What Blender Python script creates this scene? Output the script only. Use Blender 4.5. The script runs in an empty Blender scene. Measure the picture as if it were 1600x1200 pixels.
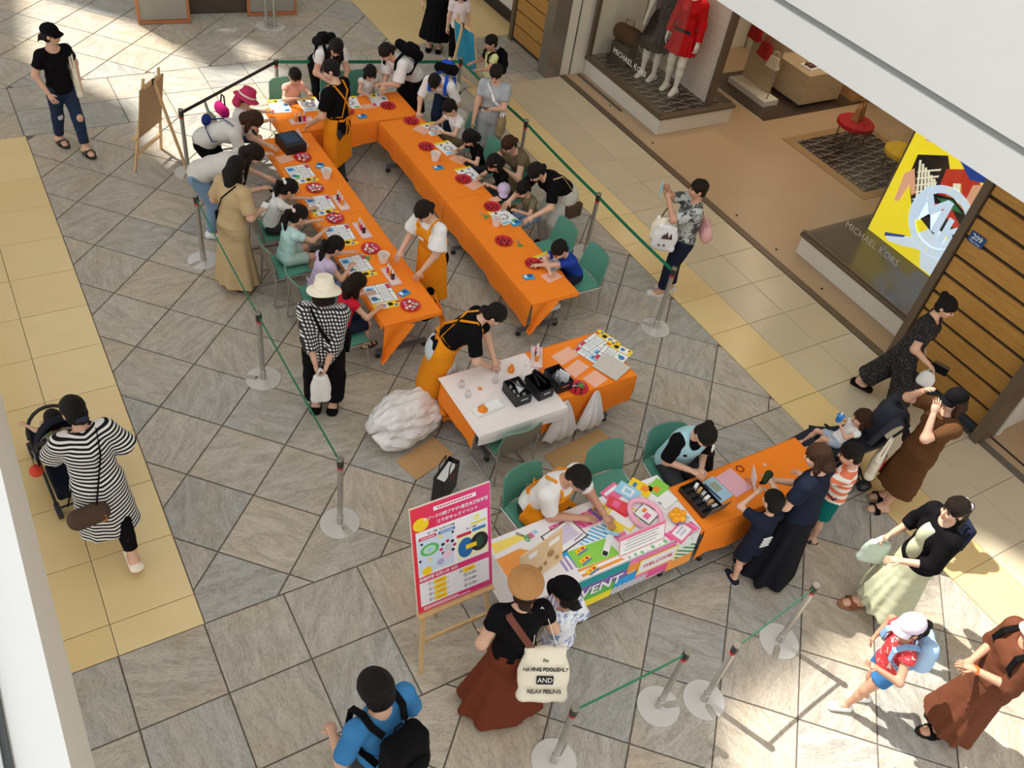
import bpy, math, random
import numpy as np
from mathutils import Matrix, Vector

scene = bpy.context.scene
random.seed(7)
COL = scene.collection

# ------------------------------------------------------------------ camera
CAM_H = 6.7
FPX = 1404.64                      # focal length in pixels of a 1600x1200 frame
CR = np.array((0.85928278, -0.49272859, 0.13730128))
CU = np.array((0.26263908, 0.65536186, 0.70818186))
CF = np.array((0.43892347, 0.57246779, -0.69255094))
cam_data = bpy.data.cameras.new('camera')
cam_data.sensor_width = 36.0
cam_data.lens = FPX / 1600.0 * 36.0
cam_data.clip_end = 300
cam_data.clip_start = 0.05
cam = bpy.data.objects.new('camera', cam_data)
COL.objects.link(cam)
cam.matrix_world = Matrix(((CR[0], CU[0], -CF[0], 0), (CR[1], CU[1], -CF[1], 0), (CR[2], CU[2], -CF[2], CAM_H), (0, 0, 0, 1)))
scene.camera = cam


def at(px, py, z=0.0):
    """world x, y of the point seen at a pixel of the photo, at height z"""
    d = CF + ((px - 800) / FPX) * CR - ((py - 600) / FPX) * CU
    t = (z - CAM_H) / d[2]
    return float(t * d[0]), float(t * d[1])


# ------------------------------------------------------------------ light
world = bpy.data.worlds.new('sky')
scene.world = world
world.use_nodes = True
wn = world.node_tree
wn.nodes.clear()
w_out = wn.nodes.new('ShaderNodeOutputWorld')
w_bg = wn.nodes.new('ShaderNodeBackground')
w_bg.inputs['Color'].default_value = (0.99, 0.99, 0.975, 1)
w_bg.inputs['Strength'].default_value = 1.0
wn.links.new(w_bg.outputs[0], w_out.inputs[0])

sun_data = bpy.data.lights.new('sun', 'SUN')
sun_data.energy = 6.0
sun_data.angle = 0.012
sun_data.color = (1.0, 0.95, 0.86)
sun = bpy.data.objects.new('sun', sun_data)
COL.objects.link(sun)
SUN_DIR = Vector((0.25, -0.57, -0.9)).normalized()
sun.rotation_euler = SUN_DIR.to_track_quat('-Z', 'Y').to_euler()
sun.location = (0, 0, 20)

scene.view_settings.view_transform = 'Standard'
scene.view_settings.look = 'None'
scene.view_settings.gamma = 1.0
scene.view_settings.use_curve_mapping = False
scene.view_settings.exposure = 0.36


# ------------------------------------------------------------------ helpers
def lin(c):
    """hex or 0..1 srgb -> linear rgba"""
    if isinstance(c, str):
        c = c.lstrip('#')
        c = [int(c[i:i + 2], 16) / 255 for i in (0, 2, 4)]
    return tuple((v / 12.92 if v <= 0.04045 else ((v + 0.055) / 1.055) ** 2.4) for v in c[:3]) + (1.0,)


MATS = {}


class NT:
    """little node-tree helper"""
    def __init__(self, m):
        self.m = m
        m.use_nodes = True
        self.t = m.node_tree
        self.b = self.t.nodes['Principled BSDF']

    def n(self, kind, **kw):
        nd = self.t.nodes.new(kind)
        for k, v in kw.items():
            if k in nd.inputs.keys() if hasattr(nd.inputs, 'keys') else False:
                nd.inputs[k].default_value = v
            else:
                setattr(nd, k, v)
        return nd

    def l(self, a, b):
        self.t.links.new(a, b)

    def ramp(self, fac, stops, interp='LINEAR'):
        r = self.t.nodes.new('ShaderNodeValToRGB')
        r.color_ramp.interpolation = interp
        e = r.color_ramp.elements
        while len(e) > 1:
            e.remove(e[-1])
        e[0].position = stops[0][0]
        e[0].color = lin(stops[0][1])
        for p, c in stops[1:]:
            x = e.new(p)
            x.color = lin(c)
        self.l(fac, r.inputs[0])
        return r.outputs[0]

    def math(self, op, a, b=None, c=None):
        nd = self.t.nodes.new('ShaderNodeMath')
        nd.operation = op
        for i, v in enumerate((a, b, c)):
            if v is None:
                continue
            if isinstance(v, (int, float)):
                nd.inputs[i].default_value = v
            else:
                self.l(v, nd.inputs[i])
        return nd.outputs[0]

    def mix(self, fac, a, b, blend='MIX'):
        nd = self.t.nodes.new('ShaderNodeMix')
        nd.data_type = 'RGBA'
        nd.blend_type = blend
        for i, v in ((0, fac), (6, a), (7, b)):
            if isinstance(v, (int, float)):
                nd.inputs[i].default_value = v
            elif isinstance(v, (tuple, list, str)):
                nd.inputs[i].default_value = lin(v)
            else:
                self.l(v, nd.inputs[i])
        return nd.outputs[2]

    def bump(self, h, strength=0.3, dist=0.01):
        nd = self.t.nodes.new('ShaderNodeBump')
        nd.inputs['Strength'].default_value = strength
        nd.inputs['Distance'].default_value = dist
        self.l(h, nd.inputs['Height'])
        self.l(nd.outputs[0], self.b.inputs['Normal'])

    def noise(self, vec, scale, detail=2, rough=0.5, dist=0.0):
        nd = self.t.nodes.new('ShaderNodeTexNoise')
        nd.inputs['Scale'].default_value = scale
        nd.inputs['Detail'].default_value = detail
        nd.inputs['Roughness'].default_value = rough
        nd.inputs['Distortion'].default_value = dist
        if vec is not None:
            self.l(vec, nd.inputs['Vector'])
        return nd.outputs[0]

    def mapping(self, vec, loc=(0, 0, 0), rot=(0, 0, 0), scale=(1, 1, 1)):
        nd = self.t.nodes.new('ShaderNodeMapping')
        nd.inputs['Location'].default_value = loc
        nd.inputs['Rotation'].default_value = rot
        nd.inputs['Scale'].default_value = scale
        self.l(vec, nd.inputs['Vector'])
        return nd.outputs[0]

    def coord(self, which='Object'):
        return self.t.nodes.new('ShaderNodeTexCoord').outputs[which]

    def attr(self, name):
        nd = self.t.nodes.new('ShaderNodeAttribute')
        nd.attribute_name = name
        return nd.outputs['Vector']

    def sep(self, vec):
        nd = self.t.nodes.new('ShaderNodeSeparateXYZ')
        self.l(vec, nd.inputs[0])
        return nd.outputs


def mat(name, color='#888888', rough=0.6, metal=0.0, var=0.08, scale=14.0, bump=0.0, spec=0.5, alpha=1.0, trans=0.0, emit=0.0):
    """a plain procedural material: colour with fine noise variation"""
    if name in MATS:
        return MATS[name]
    m = bpy.data.materials.new(name)
    t = NT(m)
    c = lin(color)
    no = t.noise(t.coord('Object'), scale, 3)
    k = t.math('MULTIPLY_ADD', no, 2 * var, 1 - var)
    nd = t.t.nodes.new('ShaderNodeMix')
    nd.data_type = 'RGBA'
    nd.blend_type = 'MULTIPLY'
    nd.inputs[0].default_value = 1.0
    nd.inputs[6].default_value = c
    t.l(k, nd.inputs[7])
    t.l(nd.outputs[2], t.b.inputs['Base Color'])
    t.b.inputs['Roughness'].default_value = rough
    t.b.inputs['Metallic'].default_value = metal
    t.b.inputs['Specular IOR Level'].default_value = spec
    if bump:
        t.bump(t.noise(t.coord('Object'), scale * 3, 4), bump, 0.006)
    if trans:
        t.b.inputs['Transmission Weight'].default_value = trans
        t.b.inputs['IOR'].default_value = 1.3
    if alpha < 1:
        t.b.inputs['Alpha'].default_value = alpha
    if emit:
        t.l(nd.outputs[2], t.b.inputs['Emission Color'])
        t.b.inputs['Emission Strength'].default_value = emit
    MATS[name] = m
    return m


def tag(o, label=None, cat=None, group=None, kind=None):
    if label:
        o['label'] = label
    if cat:
        o['category'] = cat
    if group:
        o['group'] = group
    if kind:
        o['kind'] = kind
    return o


def link(name, data, parent=None):
    o = bpy.data.objects.new(name, data)
    COL.objects.link(o)
    if parent is not None:
        o.parent = parent
    return o


def thing(name, label, cat, loc=(0, 0, 0), rotz=0.0, group=None):
    o = bpy.data.objects.new(name, None)
    COL.objects.link(o)
    o.location = loc
    o.rotation_euler = (0, 0, rotz)
    o.empty_display_size = 0.1
    return tag(o, label, cat, group)


def mesh_np(name, verts, faces, mats, smooth=False, midx=None):
    """mesh from python lists (faces of any size)"""
    me = bpy.data.meshes.new(name)
    me.from_pydata([tuple(map(float, v)) for v in verts], [], faces)
    if not isinstance(mats, (list, tuple)):
        mats = [mats]
    for m in mats:
        me.materials.append(m)
    if smooth:
        me.polygons.foreach_set('use_smooth', [True] * len(me.polygons))
    if midx is not None:
        me.polygons.foreach_set('material_index', midx)
    me.update()
    return me


class MB:
    """collects simple shapes into one mesh"""
    def __init__(self):
        self.v = []
        self.f = []
        self.mi = []
        self.sm = []

    def add(self, vs, fs, mi=0, smooth=False):
        o = len(self.v)
        self.v.extend([tuple(map(float, p)) for p in vs])
        for f in fs:
            self.f.append([i + o for i in f])
            self.mi.append(mi)
            self.sm.append(smooth)
        return self

    def box(self, c, s, rz=0.0, mi=0, M=None, bev=0.0):
        """box of size s centred at c, rotated about z; M: 3x3 extra rotation"""
        x, y, z = s[0] / 2, s[1] / 2, s[2] / 2
        if bev > 0:
            b = min(bev, x * .45, y * .45, z * .9)
            ring = [(x - b, y), (x, y - b), (x, -y + b), (x - b, -y), (-x + b, -y), (-x, -y + b), (-x, y - b), (-x + b, y)]
            ring_t = [(px * (1 - b / x * .8), py * (1 - b / y * .8)) for px, py in ring]
            vs = [(px, py, -z) for px, py in ring] + [(px, py, z - b) for px, py in ring] + [(px, py, z) for px, py in ring_t]
            n = 8
            fs = [[i + n * k, i + n * (k + 1), (i + 1) % n + n * (k + 1), (i + 1) % n + n * k] for k in range(2) for i in range(n)]
            fs.append(list(range(n)))
            fs.append([2 * n + i for i in range(n)][::-1])
        else:
            vs = [(-x, -y, -z), (x, -y, -z), (x, y, -z), (-x, y, -z), (-x, -y, z), (x, -y, z), (x, y, z), (-x, y, z)]
            fs = [[0, 3, 2, 1], [4, 5, 6, 7], [0, 1, 5, 4], [1, 2, 6, 5], [2, 3, 7, 6], [3, 0, 4, 7]]
        V = np.array(vs)
        if M is not None:
            V = V @ np.array(M).T
        if rz:
            cc, ss = math.cos(rz), math.sin(rz)
            V = V @ np.array(((cc, -ss, 0), (ss, cc, 0), (0, 0, 1))).T
        V = V + np.array(c)
        return self.add(V, fs, mi)

    def beam(self, a, b, w, t, up=(0, 0, 1), mi=0):
        """rectangular bar from a to b; w wide (across), t thick along up"""
        a = np.array(a, float)
        b = np.array(b, float)
        d = b - a
        L = np.linalg.norm(d)
        d = d / L
        u = np.array(up, float)
        if abs(d @ u) > 0.98:
            u = np.array((0, 1.0, 0))
        s = np.cross(d, u)
        s /= np.linalg.norm(s)
        u = np.cross(s, d)
        vs = []
        for p in (a, b):
            for i, j in ((-1, -1), (1, -1), (1, 1), (-1, 1)):
                vs.append(p + s * i * w / 2 + u * j * t / 2)
        return self.add(vs, [[0, 1, 2, 3][::-1], [4, 5, 6, 7], [0, 1, 5, 4], [1, 2, 6, 5], [2, 3, 7, 6], [3, 0, 4, 7]], mi)

    def tube(self, pts, r, n=8, mi=0, caps=True, smooth=True, flat=None):
        """tube along points, r a number or list; flat=(dir, k): cross-section scaled by k along dir"""
        P = [np.array(p, float) for p in pts]
        m = len(P)
        R = [r] * m if isinstance(r, (int, float)) else list(r)
        vs = []
        ref = None
        for i, p in enumerate(P):
            d = (P[min(i + 1, m - 1)] - P[max(i - 1, 0)])
            d = d / (np.linalg.norm(d) + 1e-9)
            if ref is None:
                ref = np.array((0, 0, 1.0)) if abs(d[2]) < 0.9 else np.array((1.0, 0, 0))
            s = np.cross(d, ref)
            s /= np.linalg.norm(s) + 1e-9
            u = np.cross(s, d)
            ref = u
            for k in range(n):
                a = 2 * math.pi * k / n
                off = (math.cos(a) * s + math.sin(a) * u) * R[i]
                if flat is not None:
                    fd = np.array(flat[0], float)
                    off = off - fd * (off @ fd) * (1 - flat[1])
                vs.append(p + off)
        fs = [[i * n + k, i * n + (k + 1) % n, (i + 1) * n + (k + 1) % n, (i + 1) * n + k] for i in range(m - 1) for k in range(n)]
        if caps:
            fs.append(list(range(n))[::-1])
            fs.append([(m - 1) * n + k for k in range(n)])
        return self.add(vs, fs, mi, smooth)

    def ribbon(self, pts, width, thick, wdir, mi=0):
        """strap along points; wdir = direction(s) of its width"""
        P = [np.array(p, float) for p in pts]
        m = len(P)
        vs = []
        for i, p in enumerate(P):
            d = P[min(i + 1, m - 1)] - P[max(i - 1, 0)]
            d = d / (np.linalg.norm(d) + 1e-9)
            w = np.array(wdir[i] if isinstance(wdir, list) else wdir, float)
            w = w - d * (w @ d)
            w /= np.linalg.norm(w) + 1e-9
            t = np.cross(d, w)
            for a, b in ((-1, -1), (1, -1), (1, 1), (-1, 1)):
                vs.append(p + w * a * width / 2 + t * b * thick / 2)
        fs = [[i * 4 + k, i * 4 + (k + 1) % 4, (i + 1) * 4 + (k + 1) % 4, (i + 1) * 4 + k] for i in range(m - 1) for k in range(4)]
        fs.append([3, 2, 1, 0])
        fs.append([(m - 1) * 4 + k for k in range(4)])
        return self.add(vs, fs, mi)

    def lathe(self, prof, n=16, c=(0, 0, 0), mi=0, smooth=True, cap=True):
        """profile [(r,z)...] about z through c"""
        vs = []
        for r, z in prof:
            for k in range(n):
                a = 2 * math.pi * k / n
                vs.append((c[0] + r * math.cos(a), c[1] + r * math.sin(a), c[2] + z))
        m = len(prof)
        fs = [[i * n + k, i * n + (k + 1) % n, (i + 1) * n + (k + 1) % n, (i + 1) * n + k] for i in range(m - 1) for k in range(n)]
        if cap:
            fs.append(list(range(n))[::-1])
            fs.append([(m - 1) * n + k for k in range(n)])
        return self.add(vs, fs, mi, smooth)

    def prism(self, poly, z0, z1, mi=0):
        n = len(poly)
        vs = [(p[0], p[1], z0) for p in poly] + [(p[0], p[1], z1) for p in poly]
        fs = [[i, (i + 1) % n, n + (i + 1) % n, n + i] for i in range(n)]
        fs += [list(range(n))[::-1], [n + i for i in range(n)]]
        return self.add(vs, fs, mi)

    def ball(self, c, r, n=8, m=6, mi=0):
        r = (r, r, r) if isinstance(r, (int, float)) else r
        prof = [(math.sin(math.pi * i / m), -math.cos(math.pi * i / m)) for i in range(1, m)]
        o = len(self.v)
        vs = [(c[0] + r[0] * p * math.cos(2 * math.pi * k / n), c[1] + r[1] * p * math.sin(2 * math.pi * k / n), c[2] + r[2] * q) for p, q in prof for k in range(n)]
        vs += [(c[0], c[1], c[2] - r[2]), (c[0], c[1], c[2] + r[2])]
        mm = len(prof)
        fs = [[i * n + k, i * n + (k + 1) % n, (i + 1) * n + (k + 1) % n, (i + 1) * n + k] for i in range(mm - 1) for k in range(n)]
        fs += [[mm * n, (k + 1) % n, k] for k in range(n)]
        fs += [[mm * n + 1, (mm - 1) * n + k, (mm - 1) * n + (k + 1) % n] for k in range(n)]
        return self.add(vs, fs, mi, True)

    def mesh(self, name, mats):
        me = mesh_np(name, self.v, self.f, mats, midx=self.mi)
        me.polygons.foreach_set('use_smooth', self.sm)
        if any(self.sm):
            me.set_sharp_from_angle(angle=math.radians(42))
        return me

    def build(self, name, mats, parent=None):
        return link(name, self.mesh(name, mats), parent)


def copy_tree(o, parent=None):
    c = o.copy()
    COL.objects.link(c)
    if parent is not None:
        c.parent = parent
    for ch in list(o.children):
        copy_tree(ch, c)
    return c


def grid_sheet(nu, nv, fn, thick=0.004):
    """thin solid sheet: fn(u,v)->point, offset by thick against the normal"""
    P = np.array([[fn(i / nu, j / nv) for j in range(nv + 1)] for i in range(nu + 1)], float)
    du = np.gradient(P, axis=0)
    dv = np.gradient(P, axis=1)
    N = np.cross(du, dv)
    N /= np.linalg.norm(N, axis=2, keepdims=True) + 1e-9
    Q = P - N * thick
    n = (nu + 1) * (nv + 1)
    V = np.concatenate([P.reshape(-1, 3), Q.reshape(-1, 3)])
    idx = lambda i, j: i * (nv + 1) + j
    F = []
    for i in range(nu):
        for j in range(nv):
            F.append([idx(i, j), idx(i + 1, j), idx(i + 1, j + 1), idx(i, j + 1)])
            F.append([n + idx(i, j), n + idx(i, j + 1), n + idx(i + 1, j + 1), n + idx(i + 1, j)])
    for i in range(nu):
        F.append([idx(i, 0), n + idx(i, 0), n + idx(i + 1, 0), idx(i + 1, 0)])
        F.append([idx(i, nv), idx(i + 1, nv), n + idx(i + 1, nv), n + idx(i, nv)])
    for j in range(nv):
        F.append([idx(0, j), idx(0, j + 1), n + idx(0, j + 1), n + idx(0, j)])
        F.append([idx(nu, j), n + idx(nu, j), n + idx(nu, j + 1), idx(nu, j + 1)])
    return V, F


def text_mesh(name, body, size, material, parent=None, M=None, align='CENTER', depth=0.0012, bold=0.0, spacing=1.0, shear=0.0):
    """flat lettering as a thin mesh; M = 4x4 placement"""
    cu = bpy.data.curves.new(name, 'FONT')
    cu.body = body
    cu.size = size
    cu.align_x = align
    cu.align_y = 'CENTER'
    cu.extrude = depth
    cu.offset = bold
    cu.space_character = spacing
    cu.shear = shear
    cu.resolution_u = 2
    tmp = bpy.data.objects.new(name + '_tmp', cu)
    COL.objects.link(tmp)
    dg = bpy.context.evaluated_depsgraph_get()
    me = bpy.data.meshes.new_from_object(tmp.evaluated_get(dg))
    bpy.data.objects.remove(tmp)
    bpy.data.curves.remove(cu)
    me.name = name
    me.materials.clear()
    me.materials.append(material)
    o = link(name, me, parent)
    if M is not None:
        o.matrix_local = M
    return o


def frame(origin, x, y):
    """4x4 with given origin, x axis, y axis (z = x cross y)"""
    x = np.array(x, float)
    x = x / np.linalg.norm(x)
    y = np.array(y, float)
    y = y - x * (x @ y)
    y = y / np.linalg.norm(y)
    z = np.cross(x, y)
    return Matrix(((x[0], y[0], z[0], origin[0]), (x[1], y[1], z[1], origin[1]), (x[2], y[2], z[2], origin[2]), (0, 0, 0, 1)))
# ------------------------------------------------------------------ floor materials
def stone_material():
    m = bpy.data.materials.new('slate_tile')
    t = NT(m)
    oi = t.t.nodes.new('ShaderNodeObjectInfo')
    rnd = oi.outputs['Random']
    co = t.coord('Object')
    # every tile is cut from another place of the rock and turned its own way
    off = t.t.nodes.new('ShaderNodeCombineXYZ')
    t.l(t.math('MULTIPLY', rnd, 91.0), off.inputs[0])
    t.l(t.math('MULTIPLY', rnd, 37.0), off.inputs[1])
    rot = t.t.nodes.new('ShaderNodeVectorRotate')
    rot.rotation_type = 'Z_AXIS'
    t.l(co, rot.inputs['Vector'])
    t.l(t.math('MULTIPLY', rnd, 40.0), rot.inputs['Angle'])
    add = t.t.nodes.new('ShaderNodeVectorMath')
    add.operation = 'ADD'
    t.l(rot.outputs[0], add.inputs[0])
    t.l(off.outputs[0], add.inputs[1])
    v = add.outputs[0]
    st = t.mapping(v, scale=(1.6, 5.5, 1))
    n1 = t.noise(st, 2.2, 8, 0.62, 0.9)
    n2 = t.noise(t.mapping(v, scale=(3.0, 22, 1)), 3.0, 6, 0.65, 0.6)
    n3 = t.noise(v, 1.6, 3, 0.5, 0.4)
    n4 = t.noise(t.mapping(v, scale=(1.0, 3.2, 1)), 26.0, 5, 0.7, 0.4)
    base = t.ramp(t.math('FRACT', t.math('MULTIPLY', rnd, 7.31)), [(0.0, '#c0baad'), (0.16, '#c6beb1'), (0.3, '#bab8b0'), (0.45, '#c6baa7'), (0.58, '#c0b8ab'), (0.7, '#b4b3ad'), (0.82, '#cbc0af'), (1.0, '#bdb6a9')], 'CONSTANT')
    a = t.mix(t.ramp(n1, [(0.36, '#000000'), (0.62, '#ffffff')]), '#6f675c', '#ffffff')
    c = t.mix(0.36, base, a, 'MULTIPLY')
    warm = t.ramp(n3, [(0.5, '#000000'), (0.72, '#ffffff')])
    c = t.mix(t.math('MULTIPLY', warm, 0.35), c, '#b9a07c')
    dk = t.ramp(n2, [(0.28, '#ffffff'), (0.4, '#000000')])
    c = t.mix(t.math('MULTIPLY', dk, 0.33), c, '#544d44')
    li = t.ramp(n2, [(0.63, '#000000'), (0.74, '#ffffff')])
    c = t.mix(t.math('MULTIPLY', li, 0.35), c, '#d3cdc2')
    c = t.mix(t.math('MULTIPLY', t.ramp(n4, [(0.34, '#ffffff'), (0.5, '#000000')]), 0.42), c, '#5b544b')
    c = t.mix(t.math('MULTIPLY', t.ramp(n4, [(0.55, '#000000'), (0.72, '#ffffff')]), 0.3), c, '#ded8cd')
    t.l(c, t.b.inputs['Base Color'])
    t.l(t.math('MULTIPLY_ADD', n1, 0.3, 0.3), t.b.inputs['Roughness'])
    t.b.inputs['Specular IOR Level'].default_value = 0.45
    t.bump(t.math('ADD', t.math('ADD', n1, t.math('MULTIPLY', n2, 0.6)), t.math('MULTIPLY', n4, 0.5)), 0.4, 0.008)
    return m


M_STONE = stone_material()


def ceramic(name, c1, c2):
    m = bpy.data.materials.new(name)
    t = NT(m)
    oi = t.t.nodes.new('ShaderNodeObjectInfo')
    col = t.mix(oi.outputs['Random'], c1, c2)
    no = t.noise(t.coord('Object'), 3.0, 3)
    col = t.mix(t.math('MULTIPLY', no, 0.12), col, '#8d7a55')
    t.l(col, t.b.inputs['Base Color'])
    t.b.inputs['Roughness'].default_value = 0.26
    t.b.inputs['Specular IOR Level'].default_value = 0.5
    return m


M_YEL = ceramic('yellow_ceramic', '#ecd39c', '#e6ca90')
M_CRM = ceramic('cream_ceramic', '#d2c6ac', '#cdc0a5')
M_GROUT = mat('grout', '#6b6358', 0.9, bump=0.2, scale=60)

TS = 0.656


def clip_poly(poly, x0, x1, y0, y1):
    def cut(ps, f):
        out = []
        for i, p in enumerate(ps):
            q = ps[(i + 1) % len(ps)]
            a, b = f(p), f(q)
            if a >= 0:
                out.append(p)
            if (a >= 0) != (b >= 0):
                s = a / (a - b)
                out.append((p[0] + (q[0] - p[0]) * s, p[1] + (q[1] - p[1]) * s))
        return out
    for f in (lambda p: p[0] - x0, lambda p: x1 - p[0], lambda p: p[1] - y0, lambda p: y1 - p[1]):
        poly = cut(poly, f)
        if len(poly) < 3:
            return []
    return poly


def area(p):
    return 0.5 * abs(sum(p[i][0] * p[(i + 1) % len(p)][1] - p[(i + 1) % len(p)][0] * p[i][1] for i in range(len(p))))


def inset(poly, d):
    """convex polygon shrunk by d"""
    n = len(poly)
    cx = sum(p[0] for p in poly) / n
    cy = sum(p[1] for p in poly) / n
    out = []
    for i in range(n):
        a, b, c = poly[i - 1], poly[i], poly[(i + 1) % n]
        def nrm(p, q):
            dx, dy = q[0] - p[0], q[1] - p[1]
            L = math.hypot(dx, dy) + 1e-9
            nx, ny = -dy / L, dx / L
            if (cx - p[0]) * nx + (cy - p[1]) * ny < 0:
                nx, ny = -nx, -ny
            return nx, ny
        n1 = nrm(a, b)
        n2 = nrm(b, c)
        k = 1 + n1[0] * n2[0] + n1[1] * n2[1]
        k = max(k, 0.25)
        out.append((b[0] + d * (n1[0] + n2[0]) / k, b[1] + d * (n1[1] + n2[1]) / k))
    return out


TILE_CACHE = {}
FAR = {}


def lay_tile(poly, name, material, parent, gap):
    poly = [p for i, p in enumerate(poly) if math.hypot(p[0] - poly[i - 1][0], p[1] - poly[i - 1][1]) > 0.02]
    if len(poly) < 3 or area(poly) < 0.012:
        return None
    s = sum(poly[i][0] * poly[(i + 1) % len(poly)][1] - poly[(i + 1) % len(poly)][0] * poly[i][1] for i in range(len(poly)))
    if s < 0:
        poly = poly[::-1]
    cx = sum(p[0] for p in poly) / len(poly)
    cy = sum(p[1] for p in poly) / len(poly)
    loc = [(round(p[0] - cx, 3), round(p[1] - cy, 3)) for p in poly]
    if not visible(cx, cy, .45, 0):
        b = inset(poly, gap / 2)
        FAR.setdefault(name, (material, MB()))[1].prism(b, -0.02, 0.0)
        return None
    key = (name, material.name, tuple(loc))
    if key not in TILE_CACHE:
        a = inset(loc, gap / 2)
        b = inset(loc, gap / 2 + 0.004)
        n = len(loc)
        vs = [(p[0], p[1], -0.02) for p in a] + [(p[0], p[1], -0.003) for p in a] + [(p[0], p[1], 0.0) for p in b]
        fs = [[i + n * k, (i + 1) % n + n * k, (i + 1) % n + n * (k + 1), i + n * (k + 1)] for k in range(2) for i in range(n)]
        fs.append([2 * n + i for i in range(n)])
        TILE_CACHE[key] = mesh_np(name, vs, fs, material)
    o = link(name, TILE_CACHE[key], parent)
    o.location = (cx, cy, random.uniform(-0.0012, 0.0))
    return o


floor = MB().box((4.5, 8.0, -0.06), (17.0, 22.0, 0.1)).build('floor', M_GROUT)
tag(floor, kind='structure')


def visible(px, py, m=0.6, pad=420):
    """keep only tiles near the part of the floor the camera can see"""
    d = np.array((px, py, -CAM_H))
    z = d @ CF
    if z < 0.3:
        return False
    x = 800 + FPX * (d @ CR) / z
    y = 600 - FPX * (d @ CU) / z
    k = m * FPX / z
    return -k - pad < x < 1600 + k + pad and -k - pad < y < 1200 + k + pad


def diamonds(ox, oy, x0, x1, y0, y1):
    h = TS / math.sqrt(2)
    for i in range(-30, 31):
        for j in range(-30, 31):
            if (i + j) % 2 == 0:
                continue                      # vertices have i+j even, centres odd
            cx, cy = ox + i * h, oy + j * h
            if not (x0 - h < cx < x1 + h and y0 - h < cy < y1 + h) or not visible(cx, cy):
                continue
            p = clip_poly([(cx - h, cy), (cx, cy - h), (cx + h, cy), (cx, cy + h)], x0, x1, y0, y1)
            if len(p) >= 3:
                lay_tile(p, 'stone_tile', M_STONE, floor, 0.014)


def squares(xs, ys, name, material, gap):
    for i in range(len(xs) - 1):
        for j in range(len(ys) - 1):
            if visible((xs[i] + xs[i + 1]) / 2, (ys[j] + ys[j + 1]) / 2):
                lay_tile([(xs[i], ys[j]), (xs[i + 1], ys[j]), (xs[i + 1], ys[j + 1]), (xs[i], ys[j + 1])], name, material, floor, gap)


XL, XR = 0.545, 6.91
diamonds(1.768, 8.425, XL, XR, 4.09, 11.96)
diamonds(4.048, 2.651, XL, XR, -0.6, 2.785)
diamonds(4.75, 13.82, XL - 1.4, 6.42, 13.3, 17.2)
rng = lambda a, n, s: [a + i * s for i in range(n + 1)]
squares(rng(-1.43, 12, TS) + [XR], [2.785, 3.4375, 4.09], 'stone_tile', M_STONE, 0.012)
squares([-1.43, -0.774, -0.118, 0.545], [0.8, 1.47, 2.13, 2.785], 'stone_tile', M_STONE, 0.012)
squares(rng(-0.78, 16, TS)[:16], [11.96, 12.63, 13.3], 'stone_tile', M_STONE, 0.012)
ys = [4.09] + rng(4.39, 12, TS)[:12] + [11.96]
squares([-1.43, -0.774, -0.112, XL], ys, 'ceramic_tile', M_YEL, 0.006)
yr = [-0.25 + 0.623 * k for k in range(0, 20)] + [11.66]
squares([XR, 7.515], [y for y in yr if not 2.7 < y < 2.75], 'ceramic_tile', M_YEL, 0.006)
squares([7.515, 8.11, 8.70], yr, 'ceramic_tile', M_CRM, 0.006)
squares([XR, 7.515, 8.11, 8.70], [11.66, 11.96], 'stone_tile', M_STONE, 0.008)
squares([6.42, 7.7, 8.98], [13.3, 14.6, 15.9, 17.2], 'ceramic_tile', M_YEL, 0.004)
for nm_, (m_, b_) in FAR.items():                     # tiles beyond the picture's edge
    tag(b_.build(nm_ + 's', m_, floor), kind='stuff')
# ------------------------------------------------------------------ shell materials
M_WHITE = mat('white_paint', '#eceeec', 0.55, var=0.02, scale=3)
M_OFFWHITE = mat('off_white_panel', '#ddd8cc', 0.5, var=0.03, scale=4)
M_BRONZE = mat('bronze_metal', '#6d5f4f', 0.42, 0.35, var=0.08)
M_DARKTOP = mat('dark_brown_top', '#4a3f38', 0.22, var=0.1)
M_SHOPFLOOR = mat('shop_floor_stone', '#b99f80', 0.35, var=0.06, scale=2.0)
M_STEEL = mat('brushed_steel', '#9a948a', 0.34, 0.75, var=0.05, scale=30)
M_BLACK = mat('black_plastic', '#191919', 0.5)
M_GAP = mat('dark_gap', '#32281f', 0.8)


def wood_mat(name, c1, c2, scale=(1, 1, 9)):
    m = bpy.data.materials.new(name)
    t = NT(m)
    oi = t.t.nodes.new('ShaderNodeObjectInfo')
    off = t.t.nodes.new('ShaderNodeVectorMath')
    off.operation = 'ADD'
    t.l(t.coord('Object'), off.inputs[0])
    t.l(t.math('MULTIPLY', oi.outputs['Random'], 50.0), off.inputs[1])
    n = t.noise(t.mapping(off.outputs[0], scale=scale), 4.0, 6, 0.6, 0.6)
    c = t.mix(t.ramp(n, [(0.3, '#000000'), (0.7, '#ffffff')]), c1, c2)
    t.l(c, t.b.inputs['Base Color'])
    t.b.inputs['Roughness'].default_value = 0.45
    t.bump(n, 0.08, 0.004)
    MATS[name] = m
    return m


M_OAK = wood_mat('golden_oak', '#a87a38', '#c3924a', (1, 1.2, 10))
M_PINE = wood_mat('pine_wood', '#d0a870', '#dcba88', (6, 6, 1.2))
M_BROWNWOOD = wood_mat('brown_wood', '#7d4f2c', '#8a5a34', (1, 6, 1))
M_TRAV = wood_mat('travertine', '#b09c7c', '#c7b594', (1, 1, 8))


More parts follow.
